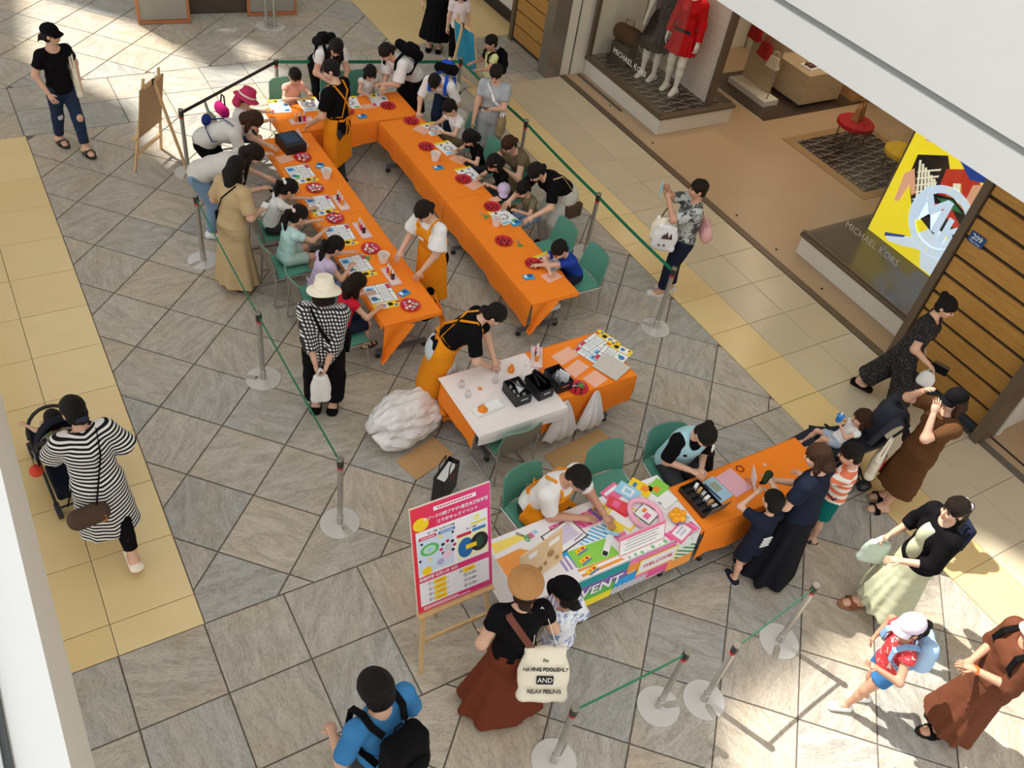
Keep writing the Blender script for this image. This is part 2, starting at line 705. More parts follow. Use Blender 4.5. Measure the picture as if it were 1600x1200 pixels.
def glass_mat(name, tint=(0.9, 0.95, 0.93), a=0.10, rough=0.03):
    m = bpy.data.materials.new(name)
    m.use_nodes = True
    t = m.node_tree
    t.nodes.clear()
    o = t.nodes.new('ShaderNodeOutputMaterial')
    mx = t.nodes.new('ShaderNodeMixShader')
    tr = t.nodes.new('ShaderNodeBsdfTransparent')
    gl = t.nodes.new('ShaderNodeBsdfGlossy')
    no = t.nodes.new('ShaderNodeTexNoise')
    no.inputs['Scale'].default_value = 2.0
    mr = t.nodes.new('ShaderNodeMapRange')
    mr.inputs[3].default_value = a * 0.9
    mr.inputs[4].default_value = a * 1.1
    tr.inputs[0].default_value = tint + (1,)
    gl.inputs['Roughness'].default_value = rough
    t.links.new(no.outputs[0], mr.inputs[0])
    t.links.new(mr.outputs[0], mx.inputs[0])
    t.links.new(tr.outputs[0], mx.inputs[1])
    t.links.new(gl.outputs[0], mx.inputs[2])
    t.links.new(mx.outputs[0], o.inputs[0])
    MATS[name] = m
    return m


M_GLASS = glass_mat('window_glass', (0.97, 0.98, 0.97), 0.06)


def monogram_mat(name, c1, c2, s=1.0):
    """repeating angular letter-like pattern, light strokes on a dark ground"""
    m = bpy.data.materials.new(name)
    t = NT(m)
    co = t.coord('Object')
    sp = t.sep(co)
    y, z = sp[1], t.math('ADD', sp[2], sp[0])
    u = t.math('MULTIPLY', y, 5.0 * s)
    v = t.math('MULTIPLY', z, 5.0 * s)
    row = t.math('FLOOR', v)
    u = t.math('ADD', u, t.math('MULTIPLY', row, 0.37))
    fu = t.math('FRACT', u)
    fv = t.math('FRACT', v)
    tri = t.math('ABSOLUTE', t.math('SUBTRACT', t.math('FRACT', t.math('ADD', t.math('MULTIPLY', fu, 2.0), t.math('MULTIPLY', fv, 0.5))), 0.5))
    d = t.math('ABSOLUTE', t.math('SUBTRACT', tri, t.math('MULTIPLY', t.math('ABSOLUTE', t.math('SUBTRACT', fv, 0.35)), 0.75)))
    on = t.math('LESS_THAN', d, 0.085)
    gap = t.math('GREATER_THAN', t.math('ABSOLUTE', t.math('SUBTRACT', fv, 0.5)), 0.44)
    c = t.mix(on, c1, c2)
    c = t.mix(gap, c, c1)
    t.l(c, t.b.inputs['Base Color'])
    t.b.inputs['Roughness'].default_value = 0.3
    MATS[name] = m
    return m


M_MONO_D = monogram_mat('dark_monogram_floor', '#2b2523', '#857b74', .62)
M_MONO_L = monogram_mat('pale_monogram_wall', '#d6cabe', '#bdb0a5', 1.5)


def struct(name, mb, mats, parent=None):
    o = mb.build(name, mats, parent)
    if parent is None:
        tag(o, kind='structure')
    return o


# ------------------------------------------------------------------ shop floor, threshold
sf = struct('floor_shop', MB().box((12.7, 5.2, -0.03), (7.76, 13.2, 0.05)).box((12.4, 14.4, -0.03), (7.0, 5.2, 0.05)), M_SHOPFLOOR)
struct('trim_1', MB().box((8.765, 7.29, -0.014), (0.115, 8.74, 0.032)), M_BRONZE)
struct('trim_2', MB().box((9.06, 11.0, 0.005), (0.05, 1.3, 0.01)), M_BRONZE)
struct('floor_arcade', MB().box((7.55, 11.81, -0.02), (1.26, 0.28, 0.02)).box((7.8, 12.65, -0.02), (2.4, 1.36, 0.02)), M_GROUT)
for fx, fy in ((8.98, 10.55), (8.97, 9.35), (8.97, 7.3), (8.97, 6.45), (8.97, 5.55)):
    tag(MB().lathe([(0.018, 0.0), (0.018, 0.006), (0.008, 0.008)], 10, (fx, fy, -0.004)).build('floor_bolt', M_BLACK, sf))


# ------------------------------------------------------------------ oak slat walls
def slat_wall(name, x, y0, y1, z0, n, pitch, h, wall_top):
    w = struct(name, MB().box((x + 0.06, (y0 + y1) / 2, wall_top / 2), (0.06, y1 - y0, wall_top)), M_GAP)
    for k in range(n):
        zc = z0 + pitch * k + h / 2
        o = MB().box((0, 0, 0), (0.035, y1 - y0 - 0.01, h), bev=0.004).build('slat', M_OAK, w)
        o.location = (x + 0.012, (y0 + y1) / 2, zc)
    return w


wr = slat_wall('wall_right', 8.82, 2.86, 4.16, 0.10, 12, 0.25, 0.205, 3.15)
struct('trim_3', MB().box((8.84, 4.21, 1.575), (0.14, 0.09, 3.15)), M_BRONZE)
struct('trim_4', MB().box((8.82, 2.80, 1.575), (0.34, 0.1, 3.15)), M_BRONZE)
struct('baseboard_right', MB().box((8.80, 3.5, 0.045), (0.05, 1.28, 0.09)), mat('blue_grey_base', '#3f4a52', 0.3, 0.3))
wb = slat_wall('wall_back', 8.57, 11.92, 13.06, 0.075, 12, 0.25, 0.222, 3.15)
struct('trim_5', MB().box((8.54, 11.79, 1.575), (0.30, 0.24, 3.15)), M_STEEL)
struct('trim_6', MB().box((8.59, 13.11, 1.575), (0.12, 0.1, 3.15)), M_BRONZE)
struct('wall_arcade', MB().box((8.98, 15.2, 1.65), (0.1, 4.2, 2.9)), M_OFFWHITE)
struct('baseboard_arcade', MB().box((8.95, 15.2, 0.1), (0.12, 4.2, 0.2)), M_BLACK)
# portal beside the steel column: white jamb, dark joint, off-white wall of the window bay
struct('trim_7', MB().box((8.79, 11.74, 1.575), (0.18, 0.1, 3.15)), M_OFFWHITE)
struct('trim_8', MB().box((8.895, 11.74, 1.575), (0.02, 0.08, 3.15)), M_BLACK)
struct('wall_bay', MB().box((9.05, 11.72, 1.575), (0.28, 0.1, 3.15)).box((9.7, 11.70, 1.575), (1.05, 0.06, 3.15)), M_OFFWHITE)
lockbox = MB().box((8.79, 11.685, 1.42), (0.08, 0.012, 0.1), bev=0.003).lathe([(0.018, 0), (0.018, 0.004)], 10, (8.79, 11.678, 1.42)).build('lock_plate', M_STEEL, None)
tag(lockbox, 'small square steel lock plate on the white jamb by the column', 'lock plate')

# wall of the shop past the slat wall
struct('wall_shop_side', MB().box((9.55, 2.80, 1.575), (1.1, 0.06, 3.15)), M_OFFWHITE)
struct('wall_shop_inner', MB().box((9.78, 1.6, 1.575), (0.06, 2.4, 3.15)), M_BROWNWOOD)
struct('trim_9', MB().box((9.04, 2.79, 1.575), (0.07, 0.12, 3.15)), M_OFFWHITE)
struct('trim_10', MB().box((8.93, 1.4, 0.0), (0.02, 2.75, 0.012)), M_GAP)
# back walls inside the shop
struct('wall_shop_back', MB().box((16.4, 7.3, 1.575), (0.1, 9.2, 3.15)), M_OFFWHITE)
struct('wall_shop_far', MB().box((13.0, 11.9, 1.575), (7.0, 0.1, 3.15)), M_OFFWHITE)
struct('wall_shop_near', MB().box((12.9, 4.05, 1.575), (5.0, 0.1, 3.15)), M_OFFWHITE)

# slab and parapet of the floor above the shop
CEIL = struct('ceiling_shop', MB().box((11.95, 7.0, 3.3), (9.0, 26.0, 0.14)), M_WHITE)
struct('trim_11', MB().box((7.38, 7.0, 3.345), (0.16, 26.0, 0.31)), M_WHITE)
struct('trim_12', MB().box((7.40, 7.0, 3.535), (0.14, 26.0, 0.07)), mat('grey_joint', '#8f928f', 0.6))
struct('wall_parapet', MB().box((7.36, 7.0, 4.32), (0.14, 26.0, 1.5)), M_WHITE)
# floor on the camera's side
struct('ceiling_left', MB().box((-2.1, 5.0, 3.575), (3.72, 18.0, 0.85)), mat('cream_paint', '#e6e0d4', 0.6, var=0.02))
struct('trim_13', MB().box((-0.305, 5.0, 4.005), (0.13, 18.0, 0.012)), M_WHITE)
struct('trim_14', MB().box((-0.385, 5.0, 4.01), (0.018, 18.0, 0.03)), mat('dark_seal', '#4b5152', 0.5))
struct('trim_15', MB().box((-0.47, 5.0, 4.02), (0.15, 18.0, 0.05)), mat('pale_grey_rail', '#c9d0d0', 0.35, 0.2))
# walls and slab added out of view to cut down the sky light
M_SKYBLOCK = mat('sky_block_grey', '#8d8578', 0.8, var=0.05, scale=1.5)
struct('sky_block_right', MB().box((8.6, 6.0, 11.5), (0.3, 30.0, 13.0)), M_SKYBLOCK)
struct('sky_block_upper', MB().box((6.2, 14.2, 9.0), (6.6, 12.0, 0.4)), M_SKYBLOCK)  # slab added overhead to dim the floor inside the horseshoe
struct('sky_block_back', MB().box((3.0, 21.5, 4.0), (24.0, 0.3, 8.0)), M_SKYBLOCK)
# bridge that shades the far end
struct('ceiling_bridge', MB().box((10.4, 17.0, 4.6), (13.0, 8.4, 0.4)), M_WHITE)


# ------------------------------------------------------------------ unseen sun blocker, its holes shaped to the sunlit floor patches
BLOCKER_Z = 26.0
kx, ky = -SUN_DIR[0] / SUN_DIR[2] * -1, -SUN_DIR[1] / SUN_DIR[2] * -1


def to_blocker(p):
    return (p[0] - SUN_DIR[0] / -SUN_DIR[2] * BLOCKER_Z, p[1] - SUN_DIR[1] / -SUN_DIR[2] * BLOCKER_Z)


LIT = [  # floor outlines the sun is let through to
    [(1.2, 16.6), (2.66, 14.95), (3.3, 13.2), (4.4, 13.1), (3.95, 12.0), (4.3, 10.4), (3.5, 10.1), (2.95, 10.75), (2.25, 10.35), (1.95, 11.3), (2.0, 12.4), (0.9, 14.2)],
    [(3.5, 1.1), (4.0, 1.62), (5.2, 1.68), (6.6, 1.8), (7.55, 1.95), (7.9, 1.1), (7.4, 0.0), (6.5, -0.7), (3.2, 0.2)],
    [(3.9, 15.05), (4.02, 15.0), (4.05, 14.5), (3.86, 14.55)],
    [(3.92, 14.05), (4.14, 13.95), (4.42, 13.32), (3.92, 13.3)],
    [(0.0, 9.9), (0.42, 9.8), (0.5, 11.3), (0.05, 11.5)],
]
from mathutils.geometry import tessellate_polygon
outer = [(-6, -4), (14, -4), (14, 19), (-6, 19)]
polys = [[to_blocker(p) for p in outer]] + [[to_blocker(p) for p in q] for q in LIT]
flat = [p for q in polys for p in q]
tris = tessellate_polygon([[Vector((p[0], p[1], 0)) for p in q] for q in polys])
mb = MB()
nv = len(flat)
mb.add([(p[0], p[1], BLOCKER_Z) for p in flat] + [(p[0], p[1], BLOCKER_Z + 0.12) for p in flat],
       [list(t) for t in tris] + [[i + nv for i in t][::-1] for t in tris])
o0 = 0
for q in polys:
    n = len(q)
    mb.add([flat[o0 + i] + (BLOCKER_Z,) for i in range(n)] + [flat[o0 + i] + (BLOCKER_Z + 0.12,) for i in range(n)],
           [[i, (i + 1) % n, n + (i + 1) % n, n + i] for i in range(n)])
    o0 += n
struct('sun_blocker', mb, M_WHITE)  # added only to shade the plaza from the sun

# ------------------------------------------------------------------ shop ceiling lamps
M_LAMP = mat('lamp_glow', '#ffe2b8', 0.5, emit=6.0)
LAMPS = [(9.9, 10.4, 60), (9.9, 9.0, 35), (11.5, 8.2, 60), (10.2, 7.3, 40), (13.0, 10.2, 90), (12.2, 9.2, 60), (13.2, 7.2, 50), (9.8, 5.4, 22), (14.6, 9.5, 60), (9.5, 1.8, 22), (8.2, 13.0, 5)]
for i, (lx, ly, e) in enumerate(LAMPS):
    t_ = MB().lathe([(0.08, -0.012), (0.09, 0.0), (0.09, 0.004)], 16).build('lamp_rim', M_STEEL, CEIL)
    t_.location = (lx, ly, 3.23)
    MB().lathe([(0.06, -0.014), (0.06, -0.008)], 16).build('lamp_lens', M_LAMP, t_)
    ld = bpy.data.lights.new('shop_lamp', 'SPOT')
    ld.energy = e * .62
    ld.color = (1.0, 0.80, 0.58)
    ld.spot_size = 2.4
    ld.spot_blend = 0.6
    ld.shadow_soft_size = 0.08
    lo = link('lamp_light', ld, t_)
    lo.location = (0, 0, -0.03)
# ------------------------------------------------------------------ signed-distance modelling of bodies and clothes
def vec(*a):
    return np.array(a, float)


def unit(v):
    v = np.array(v, float)
    return v / (np.linalg.norm(v) + 1e-9)


class Sdf:
    """smooth union of tapered limbs and ellipsoids on a grid -> one closed quad mesh"""
    def __init__(self, k=0.02):
        self.p = []
        self.k = k
        self.planes = []
        self.wob = None

    def cone(self, a, b, ra, rb, sect=None, cut=None, k=None, op='+', pleat=None):
        self.p.append(('c', np.array(a, float), np.array(b, float), ra, rb, sect, cut, k, op, pleat))
        return self

    def ell(self, c, r, M=None, cut=None, k=None, op='+'):
        self.p.append(('e', np.array(c, float), np.array(r, float), np.eye(3) if M is None else np.array(M, float), None, None, cut, k, op, None))
        return self

    def plane(self, pt, n):
        """cut away everything on the side the normal points to"""
        self.planes.append((np.array(pt, float), unit(n)))
        return self

    def mesh(self, h):
        lo = np.full(3, 1e9)
        hi = np.full(3, -1e9)
        bb = []
        for q in self.p:
            if q[0] == 'c':
                r = max(q[3], q[4])
                if q[5] is not None:
                    r *= max(q[5][1], 1)
                if q[9] is not None:
                    r += q[9][1]
                a = np.minimum(q[1], q[2]) - r
                b = np.maximum(q[1], q[2]) + r
            else:
                ext = np.sqrt(((q[3] * q[2][None, :]) ** 2).sum(1))
                a, b = q[1] - ext, q[1] + ext
            bb.append((a, b))
            if q[8] == '+':
                lo = np.minimum(lo, a)
                hi = np.maximum(hi, b)
        lo -= 2.5 * h
        hi += 2.5 * h
        n = np.ceil((hi - lo) / h).astype(int) + 1
        ax = [lo[i] + h * np.arange(n[i]) for i in range(3)]
        D = np.full(tuple(n), 0.5, np.float32)
        for q, (a, b) in zip(self.p, bb):
            m = 3 * h + (q[7] if q[7] is not None else self.k) * 1.2
            i0 = np.clip(np.floor((a - m - lo) / h).astype(int), 0, n)
            i1 = np.clip(np.ceil((b + m - lo) / h).astype(int) + 1, 0, n)
            if (i1 <= i0).any():
                continue
            sl = tuple(slice(i0[i], i1[i]) for i in range(3))
            X = ax[0][sl[0]][:, None, None]
            Y = ax[1][sl[1]][None, :, None]
            Z = ax[2][sl[2]][None, None, :]
            if q[0] == 'c':
                A, B, ra, rb, sect = q[1:6]
                d = B - A
                L2 = d @ d + 1e-12
                px, py, pz = X - A[0], Y - A[1], Z - A[2]
                t = np.clip((px * d[0] + py * d[1] + pz * d[2]) / L2, 0, 1)
                qx, qy, qz = px - t * d[0], py - t * d[1], pz - t * d[2]
                rr = ra + t * (rb - ra)
                if q[9] is not None:           # pleats: (count, amplitude, axis)
                    ang = np.arctan2(qy, qx)
                    rr = rr + q[9][1] * t * np.sin(q[9][0] * ang + 3.0 * np.sin(2 * ang + q[9][0]))
                if sect is not None:           # wider along one direction
                    u, s = sect
                    w = (qx * u[0] + qy * u[1] + qz * u[2])
                    f = w * (1 - 1 / s)
                    qx, qy, qz = qx - f * u[0], qy - f * u[1], qz - f * u[2]
                dd = np.sqrt(qx * qx + qy * qy + qz * qz) - rr
            else:
                C, r, M = q[1:4]
                px, py, pz = X - C[0], Y - C[1], Z - C[2]
                l = [(px * M[0, i] + py * M[1, i] + pz * M[2, i]) for i in range(3)]
                k0 = np.sqrt((l[0] / r[0]) ** 2 + (l[1] / r[1]) ** 2 + (l[2] / r[2]) ** 2)
                k1 = np.sqrt((l[0] / r[0] ** 2) ** 2 + (l[1] / r[1] ** 2) ** 2 + (l[2] / r[2] ** 2) ** 2) + 1e-9
                dd = k0 * (k0 - 1) / k1
            if q[6] is not None:
                for pt, nn in q[6]:
                    nn = unit(nn)
                    dd = np.maximum(dd, (X - pt[0]) * nn[0] + (Y - pt[1]) * nn[1] + (Z - pt[2]) * nn[2])
            k = self.k if q[7] is None else q[7]
            S = D[sl]
            if q[8] == '+':
                if k > 0:
                    hh = np.clip(0.5 + 0.5 * (S - dd) / k, 0, 1)
                    D[sl] = S + (dd - S) * hh - k * hh * (1 - hh)
                else:
                    D[sl] = np.minimum(S, dd)
            else:
                if k > 0:
                    hh = np.clip(0.5 - 0.5 * (S + dd) / k, 0, 1)
                    D[sl] = S + (-dd - S) * hh + k * hh * (1 - hh)
                else:
                    D[sl] = np.maximum(S, -dd)
        X, Y, Z = ax[0][:, None, None], ax[1][None, :, None], ax[2][None, None, :]
        if self.wob:
            a, f, ph = self.wob
            W = np.sin(X * f + 2.1 * np.sin(Z * f * .7 + ph)) * np.sin(Y * f * .9 + ph + 1.7 * np.sin(Z * f * .6)) * np.sin(Z * f * 1.3 + 2 * X * f * .5 + ph)
            D = D + a * W
        for pt, nn in self.planes:
            D = np.maximum(D, (X - pt[0]) * nn[0] + (Y - pt[1]) * nn[1] + (Z - pt[2]) * nn[2])
        return surface_nets(D, lo, h)


CORN = [(i, j, k) for i in (0, 1) for j in (0, 1) for k in (0, 1)]
EDG = [(a, b) for a in CORN for b in CORN if sum(b) - sum(a) == 1 and all(y >= x for x, y in zip(a, b))]


def surface_nets(D, lo, h):
    S = D < 0
    n = D.shape
    cnt = np.zeros((n[0] - 1, n[1] - 1, n[2] - 1), np.int8)
    for c in CORN:
        cnt += S[c[0]:n[0] - 1 + c[0], c[1]:n[1] - 1 + c[1], c[2]:n[2] - 1 + c[2]]
    idx = np.argwhere((cnt > 0) & (cnt < 8))
    if len(idx) == 0:
        return np.zeros((0, 3)), np.zeros((0, 4), int)
    pos = np.zeros((len(idx), 3))
    num = np.zeros(len(idx))
    vals = {c: D[idx[:, 0] + c[0], idx[:, 1] + c[1], idx[:, 2] + c[2]] for c in CORN}
    for a, b in EDG:
        d0, d1 = vals[a], vals[b]
        cr = (d0 < 0) != (d1 < 0)
        t = np.where(cr, d0 / np.where(cr, d0 - d1, 1), 0)
        p = np.array(a, float)[None] + (np.array(b, float) - np.array(a, float))[None] * t[:, None]
        pos += np.where(cr[:, None], p, 0)
        num += cr
    V = lo + h * (idx + pos / num[:, None])
    ids = np.full(cnt.shape, -1, np.int32)
    ids[idx[:, 0], idx[:, 1], idx[:, 2]] = np.arange(len(idx))
    Q = []
    for ax in range(3):
        o = [(1, 2), (2, 0), (0, 1)][ax]
        s0 = [slice(None)] * 3
        s1 = [slice(None)] * 3
        s0[ax] = slice(0, n[ax] - 1)
        s1[ax] = slice(1, n[ax])
        for q in o:
            s0[q] = s1[q] = slice(1, n[q] - 1)
        A, B = S[tuple(s0)], S[tuple(s1)]
        for inside in (True, False):
            e = np.argwhere((A == inside) & (B != inside))
            if not len(e):
                continue
            base = e.copy()
            for q in o:
                base[:, q] += 1
            def cell(da, db):
                c = base.copy()
                c[:, o[0]] -= da
                c[:, o[1]] -= db
                return ids[c[:, 0], c[:, 1], c[:, 2]]
            q = np.stack([cell(1, 1), cell(0, 1), cell(0, 0), cell(1, 0)], 1)
            Q.append(q if inside else q[:, ::-1])
    return V, np.concatenate(Q)


def quad_mesh(name, parts, mats, rest=None, flat=False):
    """parts: list of (V, Q or list-of-faces, material index) joined into one mesh"""
    Vs, loops, starts, tot, mi = [], [], [], [], []
    o = 0
    lp = 0
    for V, F, m in parts:
        V = np.asarray(V, float)
        if len(V) == 0:
            continue
        Vs.append(V)
        if isinstance(F, np.ndarray):
            loops.append((F + o).ravel())
            k = len(F)
            starts.append(lp + 4 * np.arange(k))
            tot.append(np.full(k, 4))
            mi.append(np.full(k, m))
            lp += 4 * k
        else:
            for f in F:
                loops.append(np.array(f) + o)
                starts.append(np.array([lp]))
                tot.append(np.array([len(f)]))
                mi.append(np.array([m]))
                lp += len(f)
        o += len(V)
    V = np.concatenate(Vs)
    L = np.concatenate(loops).astype(np.int32)
    me = bpy.data.meshes.new(name)
    me.vertices.add(len(V))
    me.vertices.foreach_set('co', V.astype(np.float32).ravel())
    me.loops.add(len(L))
    me.loops.foreach_set('vertex_index', L)
    st = np.concatenate(starts).astype(np.int32)
    me.polygons.add(len(st))
    me.polygons.foreach_set('loop_start', st)
    me.polygons.foreach_set('material_index', np.concatenate(mi).astype(np.int32))
    me.polygons.foreach_set('use_smooth', np.full(len(st), not flat))
    for m in (mats if isinstance(mats, (list, tuple)) else [mats]):
        me.materials.append(m)
    if rest is not None:
        P, R = rest                               # coordinates of the cloth along the body
        at_ = me.attributes.new('rest', 'FLOAT_VECTOR', 'POINT')
        at_.data.foreach_set('vector', ((V - P) @ R).astype(np.float32).ravel())
    me.update(calc_edges=True)
    return me


# ------------------------------------------------------------------ skin, hair and cloth
def skin_mat(name, c):
    m = mat(name, c, 0.5, var=0.05, scale=20)
    NT_b = m.node_tree.nodes['Principled BSDF']
    NT_b.inputs['Subsurface Weight'].default_value = 0.0
    return m


SKIN = {k: skin_mat('skin_' + k, c) for k, c in dict(light='#d9ab90', mid='#c9967a', tan='#b07f62').items()}
M_EYE = mat('eye_dark', '#1c1512', 0.25)
M_LIP = mat('lip', '#b0605a', 0.45)
M_MASK = mat('white_cloth_mask', '#f0f0ee', 0.8)


def hair_mat(name, c1, c2):
    m = bpy.data.materials.new(name)
    t = NT(m)
    n = t.noise(t.mapping(t.coord('Object'), scale=(30, 30, 5)), 3.0, 5, 0.65)
    t.l(t.mix(t.ramp(n, [(0.35, '#000000'), (0.7, '#ffffff')]), c1, c2), t.b.inputs['Base Color'])
    t.b.inputs['Roughness'].default_value = 0.48
    t.b.inputs['Specular IOR Level'].default_value = 0.22
    t.bump(n, 1.0, 0.02)
    MATS[name] = m
    return m


HAIR = {'black': hair_mat('hair_black', '#080606', '#241d1a'), 'brown': hair_mat('hair_brown', '#2a1a12', '#50331f'), 'dark': hair_mat('hair_dark_brown', '#120b09', '#2c1c15')}


def cloth(name, c, var=0.06, rough=0.85):
    if name in MATS:
        return MATS[name]
    m = bpy.data.materials.new(name)
    t = NT(m)
    co = t.coord('Object')
    n = t.noise(co, 9.0, 3)
    f = t.noise(co, 160.0, 2)
    k = t.math('ADD', t.math('MULTIPLY_ADD', n, 2 * var, 1 - var), t.math('MULTIPLY_ADD', f, 0.1, -0.05))
    nd = t.t.nodes.new('ShaderNodeMix')
    nd.data_type = 'RGBA'
    nd.blend_type = 'MULTIPLY'
    nd.inputs[0].default_value = 1
    nd.inputs[6].default_value = lin(c)
    t.l(k, nd.inputs[7])
    t.l(nd.outputs[2], t.b.inputs['Base Color'])
    t.b.inputs['Roughness'].default_value = rough
    t.b.inputs['Specular IOR Level'].default_value = 0.12
    t.bump(t.math('ADD', n, t.math('MULTIPLY', f, 0.15)), 0.35, 0.02)
    MATS[name] = m
    return m


def cloth_stripe(name, c1, c2, period, duty=0.5, axis=2, warp=0.012, slope=-0.25):
    m = bpy.data.materials.new(name)
    t = NT(m)
    s = t.sep(t.attr('rest'))
    w = t.math('MULTIPLY', t.noise(t.attr('rest'), 5.0, 2), warp)
    w = t.math('ADD', w, t.math('MULTIPLY', t.math('ABSOLUTE', s[0]), slope))
    v = t.math('FRACT', t.math('DIVIDE', t.math('ADD', s[axis], w), period))
    t.l(t.mix(t.math('LESS_THAN', v, duty), c1, c2), t.b.inputs['Base Color'])
    t.b.inputs['Roughness'].default_value = 0.85
    t.b.inputs['Specular IOR Level'].default_value = 0.2
    MATS[name] = m
    return m


def cloth_gingham(name, c1, c2, period):
    m = bpy.data.materials.new(name)
    t = NT(m)
    r = t.attr('rest')
    s = t.sep(r)
    a = t.math('ADD', s[0], s[1])
    x = t.math('LESS_THAN', t.math('FRACT', t.math('DIVIDE', a, period)), 0.5)
    z = t.math('LESS_THAN', t.math('FRACT', t.math('DIVIDE', s[2], period)), 0.5)
    k = t.math('MULTIPLY', t.math('ADD', x, z), 0.5)
    t.l(t.ramp(k, [(0.0, c1), (0.3, '#3a3a3c'), (0.7, c2)], 'CONSTANT'), t.b.inputs['Base Color'])
    t.b.inputs['Roughness'].default_value = 0.85
    MATS[name] = m
    return m


def cloth_print(name, c1, c2, scale, thr=0.58, c3=None):
    m = bpy.data.materials.new(name)
    t = NT(m)
    r = t.attr('rest')
    n = t.noise(r, scale, 3, 0.6, 0.8)
    c = t.mix(t.ramp(n, [(thr - 0.03, '#000000'), (thr + 0.03, '#ffffff')]), c1, c2)
    if c3:
        n2 = t.noise(t.mapping(r, loc=(5, 3, 1)), scale * 1.4, 2, 0.5, 0.5)
        c = t.mix(t.ramp(n2, [(thr, '#000000'), (thr + 0.05, '#ffffff')]), c, c3)
    t.l(c, t.b.inputs['Base Color'])
    t.b.inputs['Roughness'].default_value = 0.85
    MATS[name] = m
    return m


def cloth_dots(name, c1, c2, scale):
    m = bpy.data.materials.new(name)
    t = NT(m)
    vo = t.t.nodes.new('ShaderNodeTexVoronoi')
    vo.inputs['Scale'].default_value = scale
    t.l(t.attr('rest'), vo.inputs['Vector'])
    t.l(t.mix(t.math('LESS_THAN', vo.outputs['Distance'], 0.16), c1, c2), t.b.inputs['Base Color'])
    t.b.inputs['Roughness'].default_value = 0.8
    MATS[name] = m
    return m


# ------------------------------------------------------------------ the figure
def rot_about(v, axis, a):
    axis = unit(axis)
    v = np.array(v, float)
    return v * math.cos(a) + np.cross(axis, v) * math.sin(a) + axis * (axis @ v) * (1 - math.cos(a))


def ik(a, t, l1, l2, hint):
    """elbow/knee position and clamped end"""
    a = np.array(a, float)
    t = np.array(t, float)
    d = t - a
    L = np.linalg.norm(d)
    mx = (l1 + l2) * 0.997
    if L > mx:
        t = a + d / L * mx
        L = mx
    L = max(L, abs(l1 - l2) + 0.02)
    d = unit(t - a)
    x = (l1 * l1 - l2 * l2 + L * L) / (2 * L)
    hgt = math.sqrt(max(l1 * l1 - x * x, 0))
    hv = np.array(hint, float)
    hv = hv - d * (d @ hv)
    return a + d * x + unit(hv) * hgt, t


def hand_parts(w, d, up, size, side, curl=0.35, spread=1.0):
    """palm with four unequal fingers and a thumb; w wrist, d pointing direction, up = back of the hand"""
    d = unit(d)
    up = np.array(up, float)
    up = unit(up - d * (up @ d))
    s = np.cross(d, up) * side                     # towards the thumb
    mb = MB()
    pl = 0.53 * size
    pw = 0.23 * size
    rings = []
    for t_, wd, th in ((-0.12, 0.62, 0.125), (0.12, 0.72, 0.13), (0.55, 1.0, 0.13), (1.0, 0.98, 0.10)):
        c = w + d * pl * t_
        ring = []
        for k in range(8):
            a = 2 * math.pi * k / 8
            ring.append(c + s * math.cos(a) * pw * wd + up * math.sin(a) * th * size)
        rings.append(ring)
    vs = [p for r in rings for p in r]
    fs = [[i * 8 + k, i * 8 + (k + 1) % 8, (i + 1) * 8 + (k + 1) % 8, (i + 1) * 8 + k] for i in range(3) for k in range(8)]
    fs += [list(range(8))[::-1], [24 + k for k in range(8)]]
    mb.add(vs, fs, 0, True)
    k0 = w + d * pl * 0.96
    for off, ln, sp in ((0.72, 0.40, 0.12), (0.25, 0.45, 0.03), (-0.22, 0.41, -0.05), (-0.66, 0.33, -0.16)):
        p = k0 + s * pw * off
        dr = unit(d + s * sp * spread)
        pts = [p - dr * 0.03 * size]
        for j in range(3):
            dr2 = unit(dr * math.cos(curl * (j + 0.6)) - up * math.sin(curl * (j + 0.6)))
            p = p + dr2 * ln * size * (0.42, 0.33, 0.25)[j]
            pts.append(p)
        r0 = 0.052 * size
        mb.tube(pts, [r0, r0 * .95, r0 * .85, r0 * .6], 5)
    p = w + d * pl * 0.3 + s * pw * 0.7
    dr = unit(d * 0.75 + s * 0.62 - up * 0.15)
    pts = [p, p + dr * 0.2 * size, p + dr * 0.2 * size + unit(dr + d * 0.5 - up * curl * .6) * 0.17 * size]
    mb.tube(pts, [0.07 * size, 0.06 * size, 0.04 * size], 5)
    return np.array(mb.v), mb.f


PEOPLE = {}


